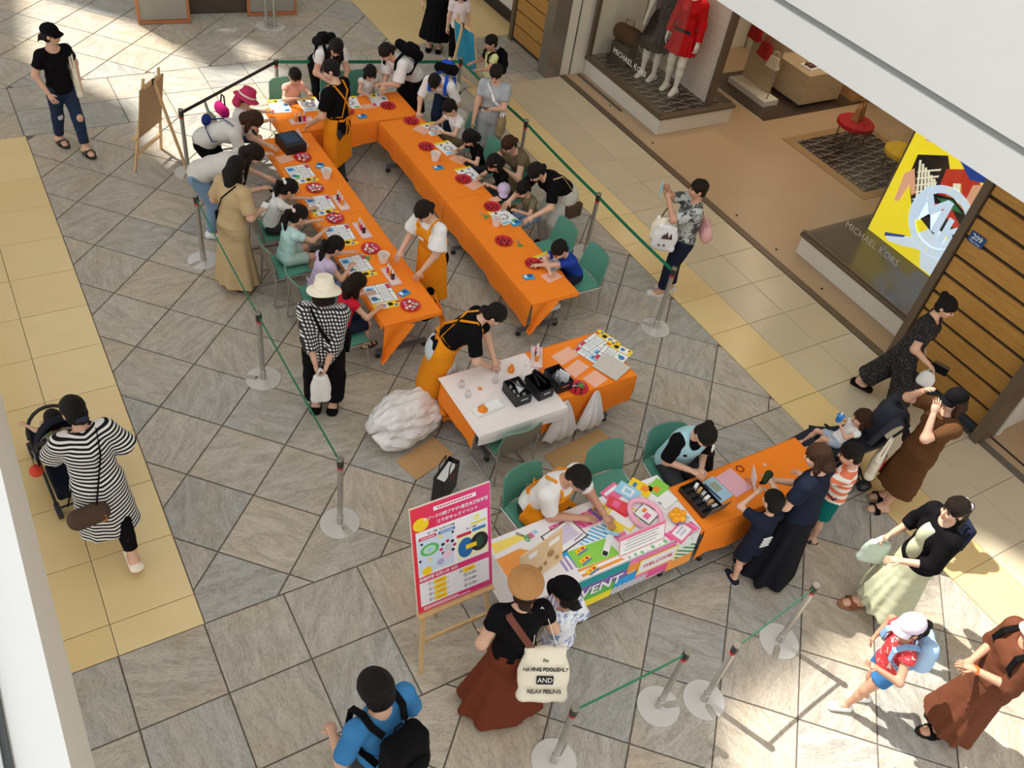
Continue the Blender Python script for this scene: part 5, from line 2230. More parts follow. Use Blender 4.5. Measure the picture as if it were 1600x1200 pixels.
def plate_meshes():
    a = MB().lathe([(.0, .004), (.06, .004), (.088, .007), (.102, .017), (.106, .018), (.104, .014), (.086, .002), (.0, .001)], 24, cap=False).mesh('plate', M_RED)
    return a


PLATE = plate_meshes()
RING = MB()
for k in range(10):
    a0, a1 = 2 * math.pi * k / 10, 2 * math.pi * (k + 1) / 10
RING.tube([(.012 * math.cos(2 * math.pi * k / 10), .012 * math.sin(2 * math.pi * k / 10), .007) for k in range(11)], .007, 6)
RING_COL = [mat('ring_' + n, c, 0.5) for n, c in dict(cream='#efe3c4', pink='#ef8fb0', white='#f3efe8', mint='#bcd9c4', lilac='#c3aed0').items()]
RING_M = [RING.mesh('ring', m) for m in RING_COL]
BEAD = MB().lathe([(.011, 0), (.013, .004), (.011, .009)], 8).mesh('bead', mat('dark_bead', '#2a1a22', 0.3))


def plate(px, py, kind, label, group):
    x, y = at(px, py, TOP)
    t = thing('plate', label, 'plate', (x, y, TOP), random.random() * 6, group)
    link('dish', PLATE, t)
    rr = random.Random(int(px * 7 + py))
    n = 9 if kind == 'rings' else 8
    for k in range(n):
        a = k * 2.4
        r = .02 + .055 * math.sqrt(k / n)
        o = link('ring' if kind == 'rings' else 'bead', RING_M[rr.randrange(5)] if kind == 'rings' else BEAD, t)
        o.location = (r * math.cos(a), r * math.sin(a), .006)
        o.rotation_euler = (rr.uniform(-.25, .25), rr.uniform(-.25, .25), 0)
    return t


for i, (px, py) in enumerate([(641, 478), (579, 389), (523.5, 342), (492, 295), (473, 247)]):
    plate(px, py, 'rings', 'red plate of pale ring shapes on left row, %s' % (ORD[i] + (' from the near end' if i else '')), 'red plates on the left row')
for i, (px, py) in enumerate([(834, 413), (787, 377.6), (769, 324), (724, 281), (666, 230), (642.5, 190)]):
    plate(px, py, 'beads', 'red plate of dark beads on right row, %s' % (ORD[i] + (' from the near end' if i else '')), 'red plates on the right row')
plate(541, 175, 'beads', 'red plate on the far table, left of the pink clear sheet', 'red plates on the far table')
plate(606, 166, 'beads', 'red plate on the far table, right of the pink clear sheet', 'red plates on the far table')


def bottle(x, y, c, label, z=TOP, lying=0.0):
    t = thing('dropper_bottle', label, 'bottle', (x, y, z), 0, 'little colour bottles')
    m = mat('liquid_' + c, dict(pink='#e8306a', orange='#f29a1f', black='#3a1526')[c], 0.2)
    MB().lathe([(.020, 0), (.021, .003), (.021, .068), (.015, .08)], 12).build('bottle_body', m, t)
    MB().lathe([(.016, .078), (.015, .095), (.007, .125), (.004, .13)], 10).build('nozzle', mat('frosted_nozzle', '#eadfdc', 0.4), t)
    return t


M_TRAY = mat('white_tray', '#f2ddd8', 0.35)


def tray(px, py, rz, order, label, extra=''):
    x, y = at(px, py, TOP)
    t = thing('tray', label, 'tray', (x, y, TOP), rz, 'white plastic trays of colour bottles')
    mb = MB()
    mb.box((0, 0, .003), (.115, .30, .006), bev=.003)
    mb.build('tray_floor', M_TRAY, t)
    rim = MB()
    for s in (-1, 1):
        rim.box((s * .055, 0, .013), (.006, .30, .022)).box((0, s * .147, .013), (.104, .006, .022))
    rim.build('rim', M_TRAY, t)
    c, s = math.cos(rz), math.sin(rz)
    for k, col in enumerate(order):
        lx, ly = .0, (.075, .02, -.04)[k]
        bottle(x + c * lx - s * ly, y + s * lx + c * ly, col, '%s bottle in the tray %s' % (col, extra), TOP + .0065)
    return t


tray(611, 433, .0, ('pink', 'orange', 'black'), 'white tray with three colour bottles near the cup on left row', 'nearest to the camera')
tray(566, 361, .0, ('orange', 'pink', 'black'), 'white tray with three colour bottles opposite the woman in the apron', 'opposite the woman in the orange apron')
tray(532.5, 318, .0, ('black', 'pink', 'orange'), 'white tray with three colour bottles before the girl with the bow', 'before the girl with the white bow')
tray(468.7, 221, .0, ('pink', 'black', 'orange'), 'white tray with three colour bottles at the far end of left row', 'at the far end of the left row')
tray(471, 190, math.pi / 2, ('orange', 'black', 'pink'), 'white tray with three colour bottles behind the black box', 'behind the black box on the far table')


def cup(px, py, label):
    x, y = at(px, py, TOP)
    t = thing('paper_cup', label, 'cup', (x, y, TOP), 0, 'white paper cups')
    MB().lathe([(.046, 0), (.064, .098), (.067, .1), (.066, .103), (.062, .101), (.046, .006), (.0, .005)], 20, cap=False).build('cup_wall', M_CUP, t)
    st = MB()
    for k in range(3):
        st.tube([(.01 * k - .01, .0, .006), (.03 - .02 * k, .02 * (k - 1), .12)], .003, 5)
    st.build('stick', mat('pink_stick', '#e9a6a0', 0.5), t)
    return t


cup(599, 409, 'white cup with sticks on left row near the woman in the apron')
cup(510, 277, 'white cup with a stick at the inner edge of left row')
cup(680, 250, 'white cup beside the blue pack on the far half of right row')
cup(775, 351, 'white cup in the middle of the near right table')


def pack(px, py, rz, label):
    x, y = at(px, py, TOP)
    t = thing('wipes_pack', label, 'wipes pack', (x, y, TOP), math.radians(rz), 'blue packs of wipes')
    V, F = grid_sheet(8, 8, lambda u, v: ((u - .5) * .13, (v - .5) * .09, .004 + .016 * math.sin(math.pi * u) * math.sin(math.pi * v)), .004)
    MB().add(V, F, 0, True).build('film', M_BLUEPACK, t)
    MB().lathe([(.026, 0), (.026, .002)], 14, (.01, 0, .0195)).build('flap', flat_mat('pack_navy', '#21559c'), t)
    MB().box((-.04, 0, .016), (.03, .05, .001)).build('print', M_PW, t)
    return t


pack(631, 458, 20, 'blue wipes pack beside the nearest red plate on left row')
pack(500, 259, 60, 'blue wipes pack at the inner edge of left row by the cup')
pack(566, 182, 0, 'blue wipes pack near the front edge of the far table')
pack(685, 262, 0, 'blue wipes pack on the far half of right row')
pack(806, 349, 10, 'blue wipes pack in front of the woman in black on right row')
pack(826, 433, -5, 'blue wipes pack at the near end of right row')
sc_i = [0]


def scissors(px, py, rz, label, z=None):
    z = TOP if z is None else z
    x, y = at(px, py, z)
    t = thing('scissors', label, 'scissors', (x, y, z), math.radians(rz), 'green-handled scissors')
    for s in (-1, 1):
        g = MB().tube([(.018 * s + .014 * math.cos(a), -.04 + .02 * math.sin(a), .005) for a in np.linspace(0, 6.283, 11)], .0045, 6)
        g.tube([(.01 * s, -.022, .005), (-.002 * s, .005, .005)], .0045, 6)
        h_ = g.build('handle', M_GREEN, t)
        MB().beam((-.001 * s, .0, .006), (-.008 * s, .07, .006), .009, .002).build('blade', M_SILVER, h_)
    return t


scissors(756, 337, 20, 'green scissors left of the cup on right row')
scissors(811, 381, -10, 'green scissors beside the second red plate on right row')
scissors(460, 276, 60, 'green scissors beside the far worksheet on left row')
scissors(486, 328, 60, 'green scissors by the hands of the girl with the bow')
scissors(570, 402, 35, 'green scissors by the red plate in front of the girl in lilac')


def film(px, py, rz, size, label, m=None, z=None):
    z = TOP if z is None else z
    x, y = at(px, py, z)
    mb = MB().box((0, 0, .0012), (size[0], size[1], .0024), bev=.0005)
    o = put('craft_sheet', label, 'plastic sheet', mb.mesh('craft_sheet', m or M_PINKFILM), x, y, z, math.radians(rz), 'pink craft sheets')
    return o


film(445, 248, 10, (.2, .16), 'pink clear sheet at the far end of left row')
film(577, 166, 0, (.24, .12), 'pink clear sheet between the two red plates on the far table')
film(659, 203, 30, (.16, .2), 'pink clear sheet by the boy in the white T-shirt')
film(716, 249, 30, (.16, .2), 'pink clear sheet by the child in black')
film(741, 289, 20, (.2, .16), 'pink clear sheet at the seam of right row')
film(862, 432, 10, (.22, .15), 'pink clear sheet at the near end of right row')
film(774, 312, 10, (.14, .1), 'small pink clear sheet past the seam of right row')
# wound thread shapes in front of the children on the left
for px, py, lb in ((466, 297, 'the girl with the bow'), (498, 352, 'the child in mint')):
    x, y = at(px, py, TOP + .04)
    t = thing('clear_bottle', 'small clear craft bottle held up by ' + lb, 'bottle', (x, y, TOP), 0, 'clear craft bottles')
    MB().lathe([(.02, 0), (.03, .01), (.033, .04), (.025, .06), (.012, .07), (.012, .085)], 12).build('flask', M_CLEAR, t)
    MB().lathe([(.014, .082), (.014, .1)], 10).build('lid', M_WHITE, t)

# black box with a blue lid at the far end of the left row
x, y = 3.33, 9.72
t = thing('storage_box', 'black box with a dark blue top at the far end of left row', 'box', (x, y, TOP), .1)
MB().box((0, 0, .06), (.27, .34, .12), bev=.006).build('box_body', mat('black_card', '#14161b', 0.5), t)
MB().box((0, .02, .1215), (.19, .24, .003)).build('lid_print', mat('blue_sheen', '#1b3a5c', 0.35), t)

# ------------------------------------------------------------------ middle table
cx0, cx1 = 3.22, 4.22
sheet = make_cloth('white plastic sheet over the left half of the middle table', 3.20, 4.18, 4.52, 5.34, dict(f=.11), m=mat('white_vinyl', '#efe6e2', 0.35, var=0.03), name='plastic_sheet', z=TZ + .006)
sheet['category'] = 'plastic sheet'
MT = TZ + .014


def craft_box(px, py, rz, label, inner):
    x, y = at(px, py, MT + .06)
    t = thing('craft_box', label, 'box', (x, y, MT), math.radians(rz), 'black open boxes')
    m = mat('black_card', '#14161b', 0.5)
    w, d, h = .17, .25, .12
    MB().box((0, 0, .004), (w, d, .006)).build('bottom', m, t)
    for s in (-1, 1):
        MB().box((s * w / 2, 0, h / 2), (.006, d, h)).build('side', m, t)
        MB().box((0, s * d / 2, h / 2), (w - .007, .006, h)).build('side', m, t)
    MB().box((0, -d / 2 - .004, h * .62), (.08, .002, .016)).build('label_slot', M_SILVER, t)
    inner(t, w, d, h)
    return t


def in_balls(t, w, d, h):
    for k in range(6):
        MB().ball(((k % 2 - .5) * .07, (k // 2 - 1) * .07, .07), .034, 10, 8).build('clear_ball', M_CLEAR, t)
    V, F = grid_sheet(6, 6, lambda u, v: ((u - .5) * .15 + .05, (v - .3) * .2, .1 + .05 * math.sin(u * 4 + v * 3)), .002)
    MB().add(V, F, 0, True).build('plastic_film', M_FILM, t)


def in_black(t, w, d, h):
    mb = MB()
    for k in range(3):
        mb.box(((k - 1) * .035, .02, .1 + .015 * k), (.02, .2, .11), .3 * (k - 1))
    mb.build('black_lids', mat('black_gloss', '#0c0c0e', 0.2), t)


def in_cone(t, w, d, h):
    MB().lathe([(.07, .02), (.004, .17)], 16, (-.01, .02, 0)).build('silver_cone', M_SILVER, t)
    MB().box((.05, -.02, .09), (.012, .12, .12), .3).build('card', M_PW, t)


craft_box(808, 612, 2, 'leftmost of three black boxes, filled with clear balls', in_balls)
craft_box(842, 603, 6, 'middle one of three black boxes, with black lids inside', in_black)
craft_box(872, 592, 4, 'rightmost of three black boxes, with a silver cone inside', in_cone)


def flask(px, py, label, c=None, hh=.07):
    x, y = at(px, py, MT)
    t = thing('clear_flask', label, 'flask', (x, y, MT), 0, 'clear flasks on the plastic sheet')
    MB().lathe([(.03, 0), (.036, .02), (.03, .045), (.018, .055), (.018, hh)], 14).build('flask_body', c or M_CLEAR, t)
    MB().lathe([(.02, hh), (.02, hh + .012)], 12).build('neck_ring', c or M_CLEAR, t)
    return t


flask(721, 604, 'clear round flask at the left of the white plastic sheet')
flask(731, 619, 'clear round flask in front of the other one')
flask(774, 597, 'tall clear bottle standing left of the black boxes', None, .13)
M_AMB = mat('orange_plastic', '#f08a1c', 0.3)
flask(798, 580, 'orange cup held by the woman bending over the middle table', M_AMB)
x, y = at(757, 640, MT)
t = thing('shallow_tray', 'white shallow tray with an orange paper cone at the table edge', 'tray', (x + .03, y, MT), .1)
MB().box((0, 0, .004), (.3, .12, .007), bev=.003).build('tray_floor', M_WHITE, t)
rim = MB()
for s in (-1, 1):
    rim.box((s * .147, 0, .012), (.005, .12, .02)).box((0, s * .058, .012), (.289, .005, .02))
rim.build('rim', M_WHITE, t)
t = thing('paper_cone', 'orange funnel lying in the white shallow tray', 'funnel', (x - .02, y, MT + .008), .2)
MB().lathe([(.045, 0), (.012, .05), (.01, .075)], 14).build('funnel_body', M_AMB, t)
MB().lathe([(.05, 0), (.05, .004), (.044, .004)], 14).build('flange', M_AMB, t)
x, y = at(750, 608, MT)
put('orange_ring', 'small orange plastic ring on the white plastic sheet', 'ring', MB().tube([(.014 * math.cos(a), .014 * math.sin(a), .008) for a in np.linspace(0, 6.283, 13)], .006, 6).mesh('orange_ring', M_AMB), x, y, MT)
tray(838, 560, -.55, ('pink', 'black', 'orange'), 'long white tray with bottles at the back of the middle table', 'on the middle table')
sheet_at(818, 571, 'rings', 20, 'colourful worksheet under the hands of the woman at the middle table', 'worksheets on the middle table', .6)
film(883, 556, 14, (.26, .16), 'largest pink clear sheet on the middle table')
film(901, 576, 20, (.24, .15), 'pink clear sheet in the middle of three on the middle table', None, TOP + .003)
film(930, 592, 16, (.2, .17), 'pink clear sheet nearest the hanging bag')
for i, (px, py, rz, kd) in enumerate([(928, 545, 112, 'plan'), (936, 538, 108, 'plan'), (958, 556, 118, 'plan')]):
    o = sheet_at(px, py, kd, rz, 'worksheet in the pile at the right of the middle table, %s' % ('lowest', 'middle', 'topmost')[i], 'worksheets in the pile', .95)
    o.location.z = TOP + .003 * (i + 1)
film(955, 573, 22, (.28, .3), 'grey translucent sheet lying on the pile of worksheets', mat('grey_translucent', '#cfc8bd', 0.4), TOP + .014)
x, y = at(903, 606, TOP)
plate(903, 607, 'beads', 'red plate with green scissors at the front of the middle table', 'red plates')
scissors(903, 603, 75, 'green scissors on the red plate of the middle table', TOP + .02)


# hanging bags, rubbish bag, shopping bag
def rot_z(a):
    return np.array(((math.cos(a), -math.sin(a), 0), (math.sin(a), math.cos(a), 0), (0, 0, 1)))


def poly_mat():
    m = bpy.data.materials.new('polythene')
    t = NT(m)
    n = t.noise(t.coord('Object'), 12, 4, .6)
    t.l(t.mix(n, '#efebe9', '#fdfbfa'), t.b.inputs['Base Color'])
    t.b.inputs['Roughness'].default_value = .3
    t.l(t.math('MULTIPLY_ADD', n, .5, .58), t.b.inputs['Alpha'])
    t.b.inputs['Subsurface Weight'].default_value = .25
    t.b.inputs['Subsurface Radius'].default_value = (.1, .1, .1)
    t.bump(n, .5, .02)
    return m


M_POLY = poly_mat()
def hang_bag(x, y, z, w, hh, label, m, sk=0.0):
    t = thing('plastic_bag', label, 'bag', (x, y, z - hh), 0, 'white plastic bags taped to the table')
    for nm, off in (('bag_front', 1.0), ('bag_back', .15)):
        def fn(u, v, off=off):
            k = 2 * u - 1
            wid = w * (.10 + .9 * v ** .8)
            bul = math.sin(math.pi * min(v * .9 + .05, 1)) * (1 - k * k)
            return (k * wid / 2 + sk * v, -.012 - off * (.10 * bul * v + .012 * math.sin(u * 21 + v * 3) * (.3 + v)) - .03 * v, hh * (1 - v) + .05 * abs(k) ** 2 * v + .012 * math.sin(u * 15) * v)
        V, F = grid_sheet(14, 14, fn, .004)
        MB().add(V, F, 0, True).build(nm, m, t)
    return t


M_BAGW = mat('white_polythene', '#e9e2e0', 0.35, var=0.05, scale=8)
hang_bag(4.20, 4.60, TZ + .03, .42, .52, 'left one of two white plastic bags taped to the middle table', M_BAGW)
hang_bag(4.56, 4.60, TZ + .03, .36, .50, 'right one of two white plastic bags taped to the middle table', M_BAGW)
x, y = at(640, 690, .0)
def bag_fn(u, v):
    """plastic bag lying on its side: long pleats, flattened by the floor, u along it"""
    th = 2 * math.pi * v
    R = float(np.interp(u, [0, .06, .3, .6, .85, .96, 1], [.02, .17, .235, .24, .2, .13, .02]))
    R *= 1 + .16 * (abs(math.sin(2 * th + 2.2 * u)) - .5) + .12 * (abs(math.sin(7 * th - 5 * u + 1)) - .5) + .05 * (abs(math.sin(12 * th + 9 * u)) - .5) + .05 * math.sin(13 * u + 3 * th)
    return (-.38 + .76 * u + .05 * math.sin(3 * th) * (1 - u), 1.05 * R * math.cos(th) + .06 * u, max(.004 + .006 * math.sin(9 * u) ** 2, .17 + .06 * (1 - u) + .95 * R * math.sin(th)))


V, F = grid_sheet(36, 72, bag_fn, .004)
t = thing('rubbish_bag', 'big translucent white bag lying beside the middle table', 'bag', (x + .02, y + .12, 0), math.radians(10))
MB().add(V, F, 0, True).build('bag_skin', M_POLY, t)
g = Sdf(.02)
for k in range(9):
    g.ell((.38 + .07 * math.cos(k * 2.2), -.02 + .09 * math.sin(k * 1.7), .06 + .025 * k), (.08, .06, .05), rot_z(k * 1.1))
g.plane((0, 0, 0.002), (0, 0, -1))
g.wob = (.014, 34, .2)
o = link('cloth_bundle', quad_mesh('cloth_bundle', [g.mesh(.018) + (0,)], M_ORANGE))
o.location = (x + .06, y + .14, 0)
tag(o, 'crumpled orange cloth beside the big translucent bag', 'cloth')
M_CARD = mat('cardboard', '#c29a68', 0.8)


def paper_bag(x, y, rz, size, label, m):
    t = thing('shopping_bag', label, 'bag', (x, y, 0), math.radians(rz))
    w, d, h = size
    for s in (-1, 1):
        MB().box((0, s * d / 2, h / 2), (w, .004, h)).build('panel', m, t)
        MB().box((s * w / 2, 0, h / 2), (.004, d - .005, h)).build('panel', m, t)
        MB().tube([(-w * .22, s * d / 2, h - .04), (-w * .2, s * d * .45, h + .1), (0, s * d * .4, h + .13), (w * .2, s * d * .45, h + .1), (w * .22, s * d / 2, h - .04)], .006, 6).build('handle', M_BLACK, t)
    MB().box((0, 0, .003), (w, d, .004)).build('bottom', m, t)
    MB().box((0, 0, h * .45), (w * .85, d * .8, h * .85)).build('contents', M_PAPER, t)
    return t


sb = paper_bag(2.90, 4.50, 35, (.30, .11, .36), 'black paper shopping bag standing on the floor by the middle table', mat('black_paper', '#161416', 0.45))
MB().box((.02, -.0585, .27), (.09, .002, .012)).build('red_mark', M_RED, sb)
mbx = MB().box((0, 0, .006), (.5, .3, .008))
put('cardboard_sheet', 'flat brown cardboard on the floor under the big translucent bag', 'cardboard', mbx.mesh('cardboard_sheet', M_CARD), *at(664, 716), 0, .3)
put('cardboard_sheet', 'flat brown cardboard on the floor under the hanging white bags', 'cardboard', MB().box((0, 0, .006), (.75, .3, .008)).mesh('cardboard_sheet', M_CARD), 4.42, 4.42, 0, .12)
# ------------------------------------------------------------------ reception desk: printed cloth
DZ = TZ + .0105
ec = thing('printed_tablecloth', 'colourful patchwork-print cloth on the reception desk', 'tablecloth', (3.6, 3.15, 0))
DX0, DX1, DY0, DY1 = 2.70, 4.49, 2.83, 3.48


def dloc(mb):
    return shift(mb, np.array((3.6, 3.15, 0)))


base_m = flat_mat('cloth_white', '#f2eef0', .6)
cl = MB()
cl.box(((DX0 + DX1) / 2, (DY0 + DY1) / 2, TZ + .005), (DX1 - DX0, DY1 - DY0, .007))
V, F = grid_sheet(24, 6, lambda u, v: (DX0 + (DX1 - DX0) * u, DY0 - .004 - .02 * v + .0015 * math.sin(u * 30) * v, TZ + .008 - v * (.42 + .015 * math.sin(u * 11))), .004)
cl.add(V, F, 0, True)
V, F = grid_sheet(8, 6, lambda u, v: (DX1 + .004 + .03 * v, DY0 + (DY1 - DY0) * u, TZ + .008 - v * .3), .004)
cl.add(V, F, 0, True)
V, F = grid_sheet(8, 6, lambda u, v: (DX0 - .004 - .03 * v, DY1 + (DY0 - DY1) * u, TZ + .008 - v * .3), .004)
cl.add(V, F, 0, True)
dloc(cl).build('fabric', base_m, ec)
_pi = [0]


def dtop(quad, m, z=None):
    """patch on the desk top given by four photo pixels"""
    _pi[0] += 1
    z = (DZ - .0016 + .00005 * _pi[0]) if z is None else z
    P = [at(p[0], p[1], TZ + .009) for p in quad]
    P = [(min(max(p[0], DX0 + .004), DX1 - .004), min(max(p[1], DY0 + .002), DY1 - .004)) for p in P]
    s = sum(P[i][0] * P[(i + 1) % 4][1] - P[(i + 1) % 4][0] * P[i][1] for i in range(4))
    if s < 0:
        P = P[::-1]
    return dloc(MB().prism(P, z - .0005, z + .0003)).build('patch', m, ec)


def cq(*pts):
    return [(760 + a / 4.444, 740 + b / 4.444) for a, b in pts]


def stripe_mat(name, c1, c2, per, axis=0, diag=0.0):
    m = bpy.data.materials.new(name)
    t = NT(m)
    s = t.sep(t.coord('Object'))
    v = t.math('ADD', s[axis], t.math('MULTIPLY', t.math('ADD', s[(axis + 1) % 3], s[2] if axis != 2 else s[0]), diag))
    t.l(t.mix(t.math('LESS_THAN', t.math('FRACT', t.math('DIVIDE', v, per)), 0.5), c1, c2), t.b.inputs['Base Color'])
    t.b.inputs['Roughness'].default_value = 0.6
    MATS[name] = m
    return m


def dot_mat(name, c1, c2, scale):
    m = bpy.data.materials.new(name)
    t = NT(m)
    vo = t.t.nodes.new('ShaderNodeTexVoronoi')
    vo.inputs['Scale'].default_value = scale
    vo.inputs['Randomness'].default_value = 0.3
    t.l(t.coord('Object'), vo.inputs['Vector'])
    t.l(t.mix(t.math('LESS_THAN', vo.outputs['Distance'], 0.34), c1, c2), t.b.inputs['Base Color'])
    t.b.inputs['Roughness'].default_value = 0.6
    return m


S_BW = stripe_mat('stripe_blue_white', '#58b4e0', '#f2f4f6', .05, 0, .8)
S_OW = stripe_mat('stripe_orange_white', '#f39a3f', '#f7f3ee', .055, 1)
S_PW = stripe_mat('stripe_violet_white', '#a58fc4', '#f3eef4', .045, 0)
S_PK = stripe_mat('stripe_pink', '#ee4f96', '#f48cb8', .06, 0, .5)
S_TE = stripe_mat('stripe_teal', '#16a3a8', '#118a90', .03, 0, -1.0)
S_GR = stripe_mat('stripe_grey_white', '#8f88a0', '#f1eef2', .05, 0, -.7)
S_GW = stripe_mat('stripe_green_white', '#4f9a66', '#eef2ea', .05, 2, .3)
D_PK = dot_mat('dots_pink', '#ea5f9b', '#d64287', 30)
D_GR = dot_mat('dots_green', '#f4f4ee', '#8cc28a', 16)
D_BL = dot_mat('dots_blue', '#eef2f4', '#74a9c8', 24)
M_LIME = flat_mat('cloth_lime', '#8fd24f', .6)
dtop(cq((30, 490), (230, 420), (330, 420), (60, 560)), flat_mat('cloth_yellow', '#fbe06a', .6))
dtop(cq((430, 370), (720, 250), (800, 330), (480, 450)), S_PK)
dtop(cq((700, 250), (770, 225), (840, 300), (790, 330)), M_PV)
dtop(cq((720, 380), (860, 330), (880, 430), (640, 500)), S_BW)
dtop(cq((430, 560), (560, 530), (640, 640), (480, 600)), flat_mat('cloth_sky', '#2f9fe0', .6))
dtop(cq((480, 600), (560, 570), (640, 650), (560, 680)), S_PW)
dtop(cq((560, 545), (820, 450), (930, 560), (640, 660)), M_LIME)
dtop(cq((630, 670), (900, 570), (1000, 625), (690, 745)), S_OW)
dtop(cq((820, 330), (930, 300), (960, 400), (870, 420)), flat_mat('cloth_lemon', '#fbdc3a', .6))
dtop(cq((870, 430), (960, 400), (1000, 470), (940, 500)), flat_mat('cloth_rose', '#f080ae', .6))
dtop(cq((960, 480), (1100, 430), (1300, 480), (1000, 610)), D_GR)
dtop(cq((1230, 420), (1420, 330), (1500, 400), (1290, 490)), S_PK)
dtop(cq((1300, 250), (1400, 300), (1440, 340), (1330, 300)), S_BW)
dtop(cq((1120, 70), (1230, 40), (1340, 200), (1200, 160)), flat_mat('cloth_green', '#b5e05a', .6))
dtop(cq((60, 600), (230, 520), (420, 560), (120, 760)), flat_mat('cloth_orange', '#f6a04a', .6))


_df = [0]


def dfront(x0, x1, z0, z1, m, o=0.0, sk=0.0):
    mb = MB()
    _df[0] += 1
    oo = .0006 * _df[0]
    y = lambda z: DY0 - .0062 - .02 * (TZ + .008 - z) / .42 - oo - .006
    pts = [(x0, z0), (x1, z0), (x1 + sk, z1), (x0 + sk, z1)]
    vs = [(p[0], y(p[1]), p[1]) for p in pts] + [(p[0], y(p[1]) + .0012, p[1]) for p in pts]
    mb.add(vs, [[0, 1, 2, 3], [7, 6, 5, 4], [0, 4, 5, 1], [1, 5, 6, 2], [2, 6, 7, 3], [3, 7, 4, 0]])
    return dloc(mb).build('patch', m, ec)


dfront(2.72, 3.02, .24, .64, S_PW)
dfront(3.02, 3.72, .545, .645, S_TE)
dfront(3.02, 3.74, .44, .545, M_PV)
dfront(3.02, 3.70, .33, .44, flat_mat('cloth_leaf', '#5fb84a', .6))
dfront(3.02, 3.62, .23, .33, flat_mat('cloth_sun', '#f3e22e', .6))
dfront(3.72, 4.22, .575, .645, flat_mat('cloth_rose', '#f080ae', .6), .0004)
dfront(3.72, 3.86, .47, .575, S_OW)
dfront(3.62, 3.84, .33, .44, flat_mat('cloth_sky', '#2f9fe0', .6), .0006)
dfront(3.60, 3.98, .235, .33, S_GR, .0006)
dfront(3.84, 4.36, .33, .45, flat_mat('cloth_rose', '#f080ae', .6))
dfront(3.98, 4.40, .25, .36, D_PK)
dfront(4.22, 4.47, .5, .645, D_BL)
dfront(4.24, 4.48, .36, .5, S_GW, .0008)
dfront(4.2, 4.48, .22, .36, flat_mat('cloth_orange', '#f08a2c', .6), .001)
dfront(3.84, 4.26, .38, .585, flat_mat('cloth_lemon', '#fbdc3a', .6), .0014)
dfront(3.855, 4.245, .395, .57, base_m, .002)
tm = text_mesh('lettering', 'WELCOME', .066, M_PR, ec, frame((4.05 - 3.6, DY0 - .0345 - 3.15, .48), (1, 0, 0), (0, .045, 1)), 'CENTER', .0004, .0)
tm = text_mesh('lettering', 'EVENT', .17, M_PW, ec, frame((3.42 - 3.6, DY0 - .030 - 3.15, .455), (1, 0, -.0), (0, .045, 1)), 'CENTER', .0006, .004, 1.02)

# wooden sample board standing on the desk
bl = at(786, 925, DZ)
br = at(856, 893, DZ)
bx, by = (bl[0] + br[0]) / 2, (bl[1] + br[1]) / 2
t = thing('sample_board', 'plain wooden board with small samples standing on the reception desk', 'board', (2.98, 3.02, DZ), math.radians(12))
bo = MB().box((0, 0, .17), (.46, .012, .34), bev=.003)
bo = bo.build('board', mat('birch_ply', '#e3c49a', .6), t)
bo.rotation_euler = (-.25, 0, 0)
MB().beam((-.0, .15, .002), (0, .07, .25), .05, .008, (0, 1, 0)).build('rear_prop', mat('birch_ply', '#e3c49a', .6), t)
for x_, z_, w_, h_ in ((-.1, .28, .09, .05), (.13, .27, .12, .045)):
    MB().box((x_, -.008, z_), (w_, .002, h_)).build('paper_tag', M_PAPER, bo)
for x_, z_, r_ in ((.09, .17, .035), (-.03, .08, .026), (.16, .08, .02), (-.14, .16, .03), (.03, .1, .018)):
    MB().tube([(x_ + r_ * .7 * math.cos(a), -.012, z_ + r_ * .7 * math.sin(a)) for a in np.linspace(0, 6.283, 13)], r_ * .3, 6).ball((x_, -.01, z_), r_ * .4, 8, 6).build('sample_ring', mat('amber_resin', '#b08a5a', .3), bo)
# sign stand with the pink header
a_, b_ = at(969, 873, DZ), at(1040, 843, DZ)
t = thing('sign_stand', 'small white notice with a pink heading standing at the desk front', 'sign', ((a_[0] + b_[0]) / 2, (a_[1] + b_[1]) / 2 + .02, DZ), math.atan2(b_[1] - a_[1], b_[0] - a_[0]))
L_ = math.hypot(b_[0] - a_[0], b_[1] - a_[1])
so = MB().box((0, 0, .1), (L_, .004, .2)).build('card', M_PAPER, t)
so.rotation_euler = (-.3, 0, 0)
MB().box((0, -.003, .175), (L_ - .02, .001, .03)).build('heading', M_PP, so)
fr_ = MB()
for s in (-1, 1):
    fr_.box((s * (L_ / 2 - .003), -.003, .1), (.005, .001, .2)).box((0, -.003, .1 + s * .0975), (L_, .001, .005))
fr_.build('border', M_PR, so)
for k in range(4):
    MB().box((-.02 * (k % 2), -.003, .14 - k * .032), (L_ * .7, .001, .006)).build('text_line', flat_mat('print_grey', '#8b8890'), so)
MB().box((0, .035, .002), (L_ * .8, .08, .004)).build('foot', M_CLEAR, t)


def desk(name, label, cat, px, py, rz, mb, m, z=None, group=None):
    z = DZ if z is None else z
    x, y = at(px, py, z)
    return put(name, label, cat, mb.mesh(name, m), x, y, z, math.radians(rz), group)


def card(name, label, px, py, rz, w, h, m, z=None, cat='leaflet', marks=(), group=None):
    z = DZ if z is None else z
    x, y = at(px, py, z)
    t = thing(name, label, cat, (x, y, z), math.radians(rz), group)
    MB().box((0, 0, .0015), (w, h, .003)).build('sheet', m, t)
    for k_, (u, v, a, b_, mm) in enumerate(marks):
        MB().box((u * w, v * h, .0034 + .0006 * k_), (a * w, b_ * h, .0008)).build('print', mm, t)
    return t


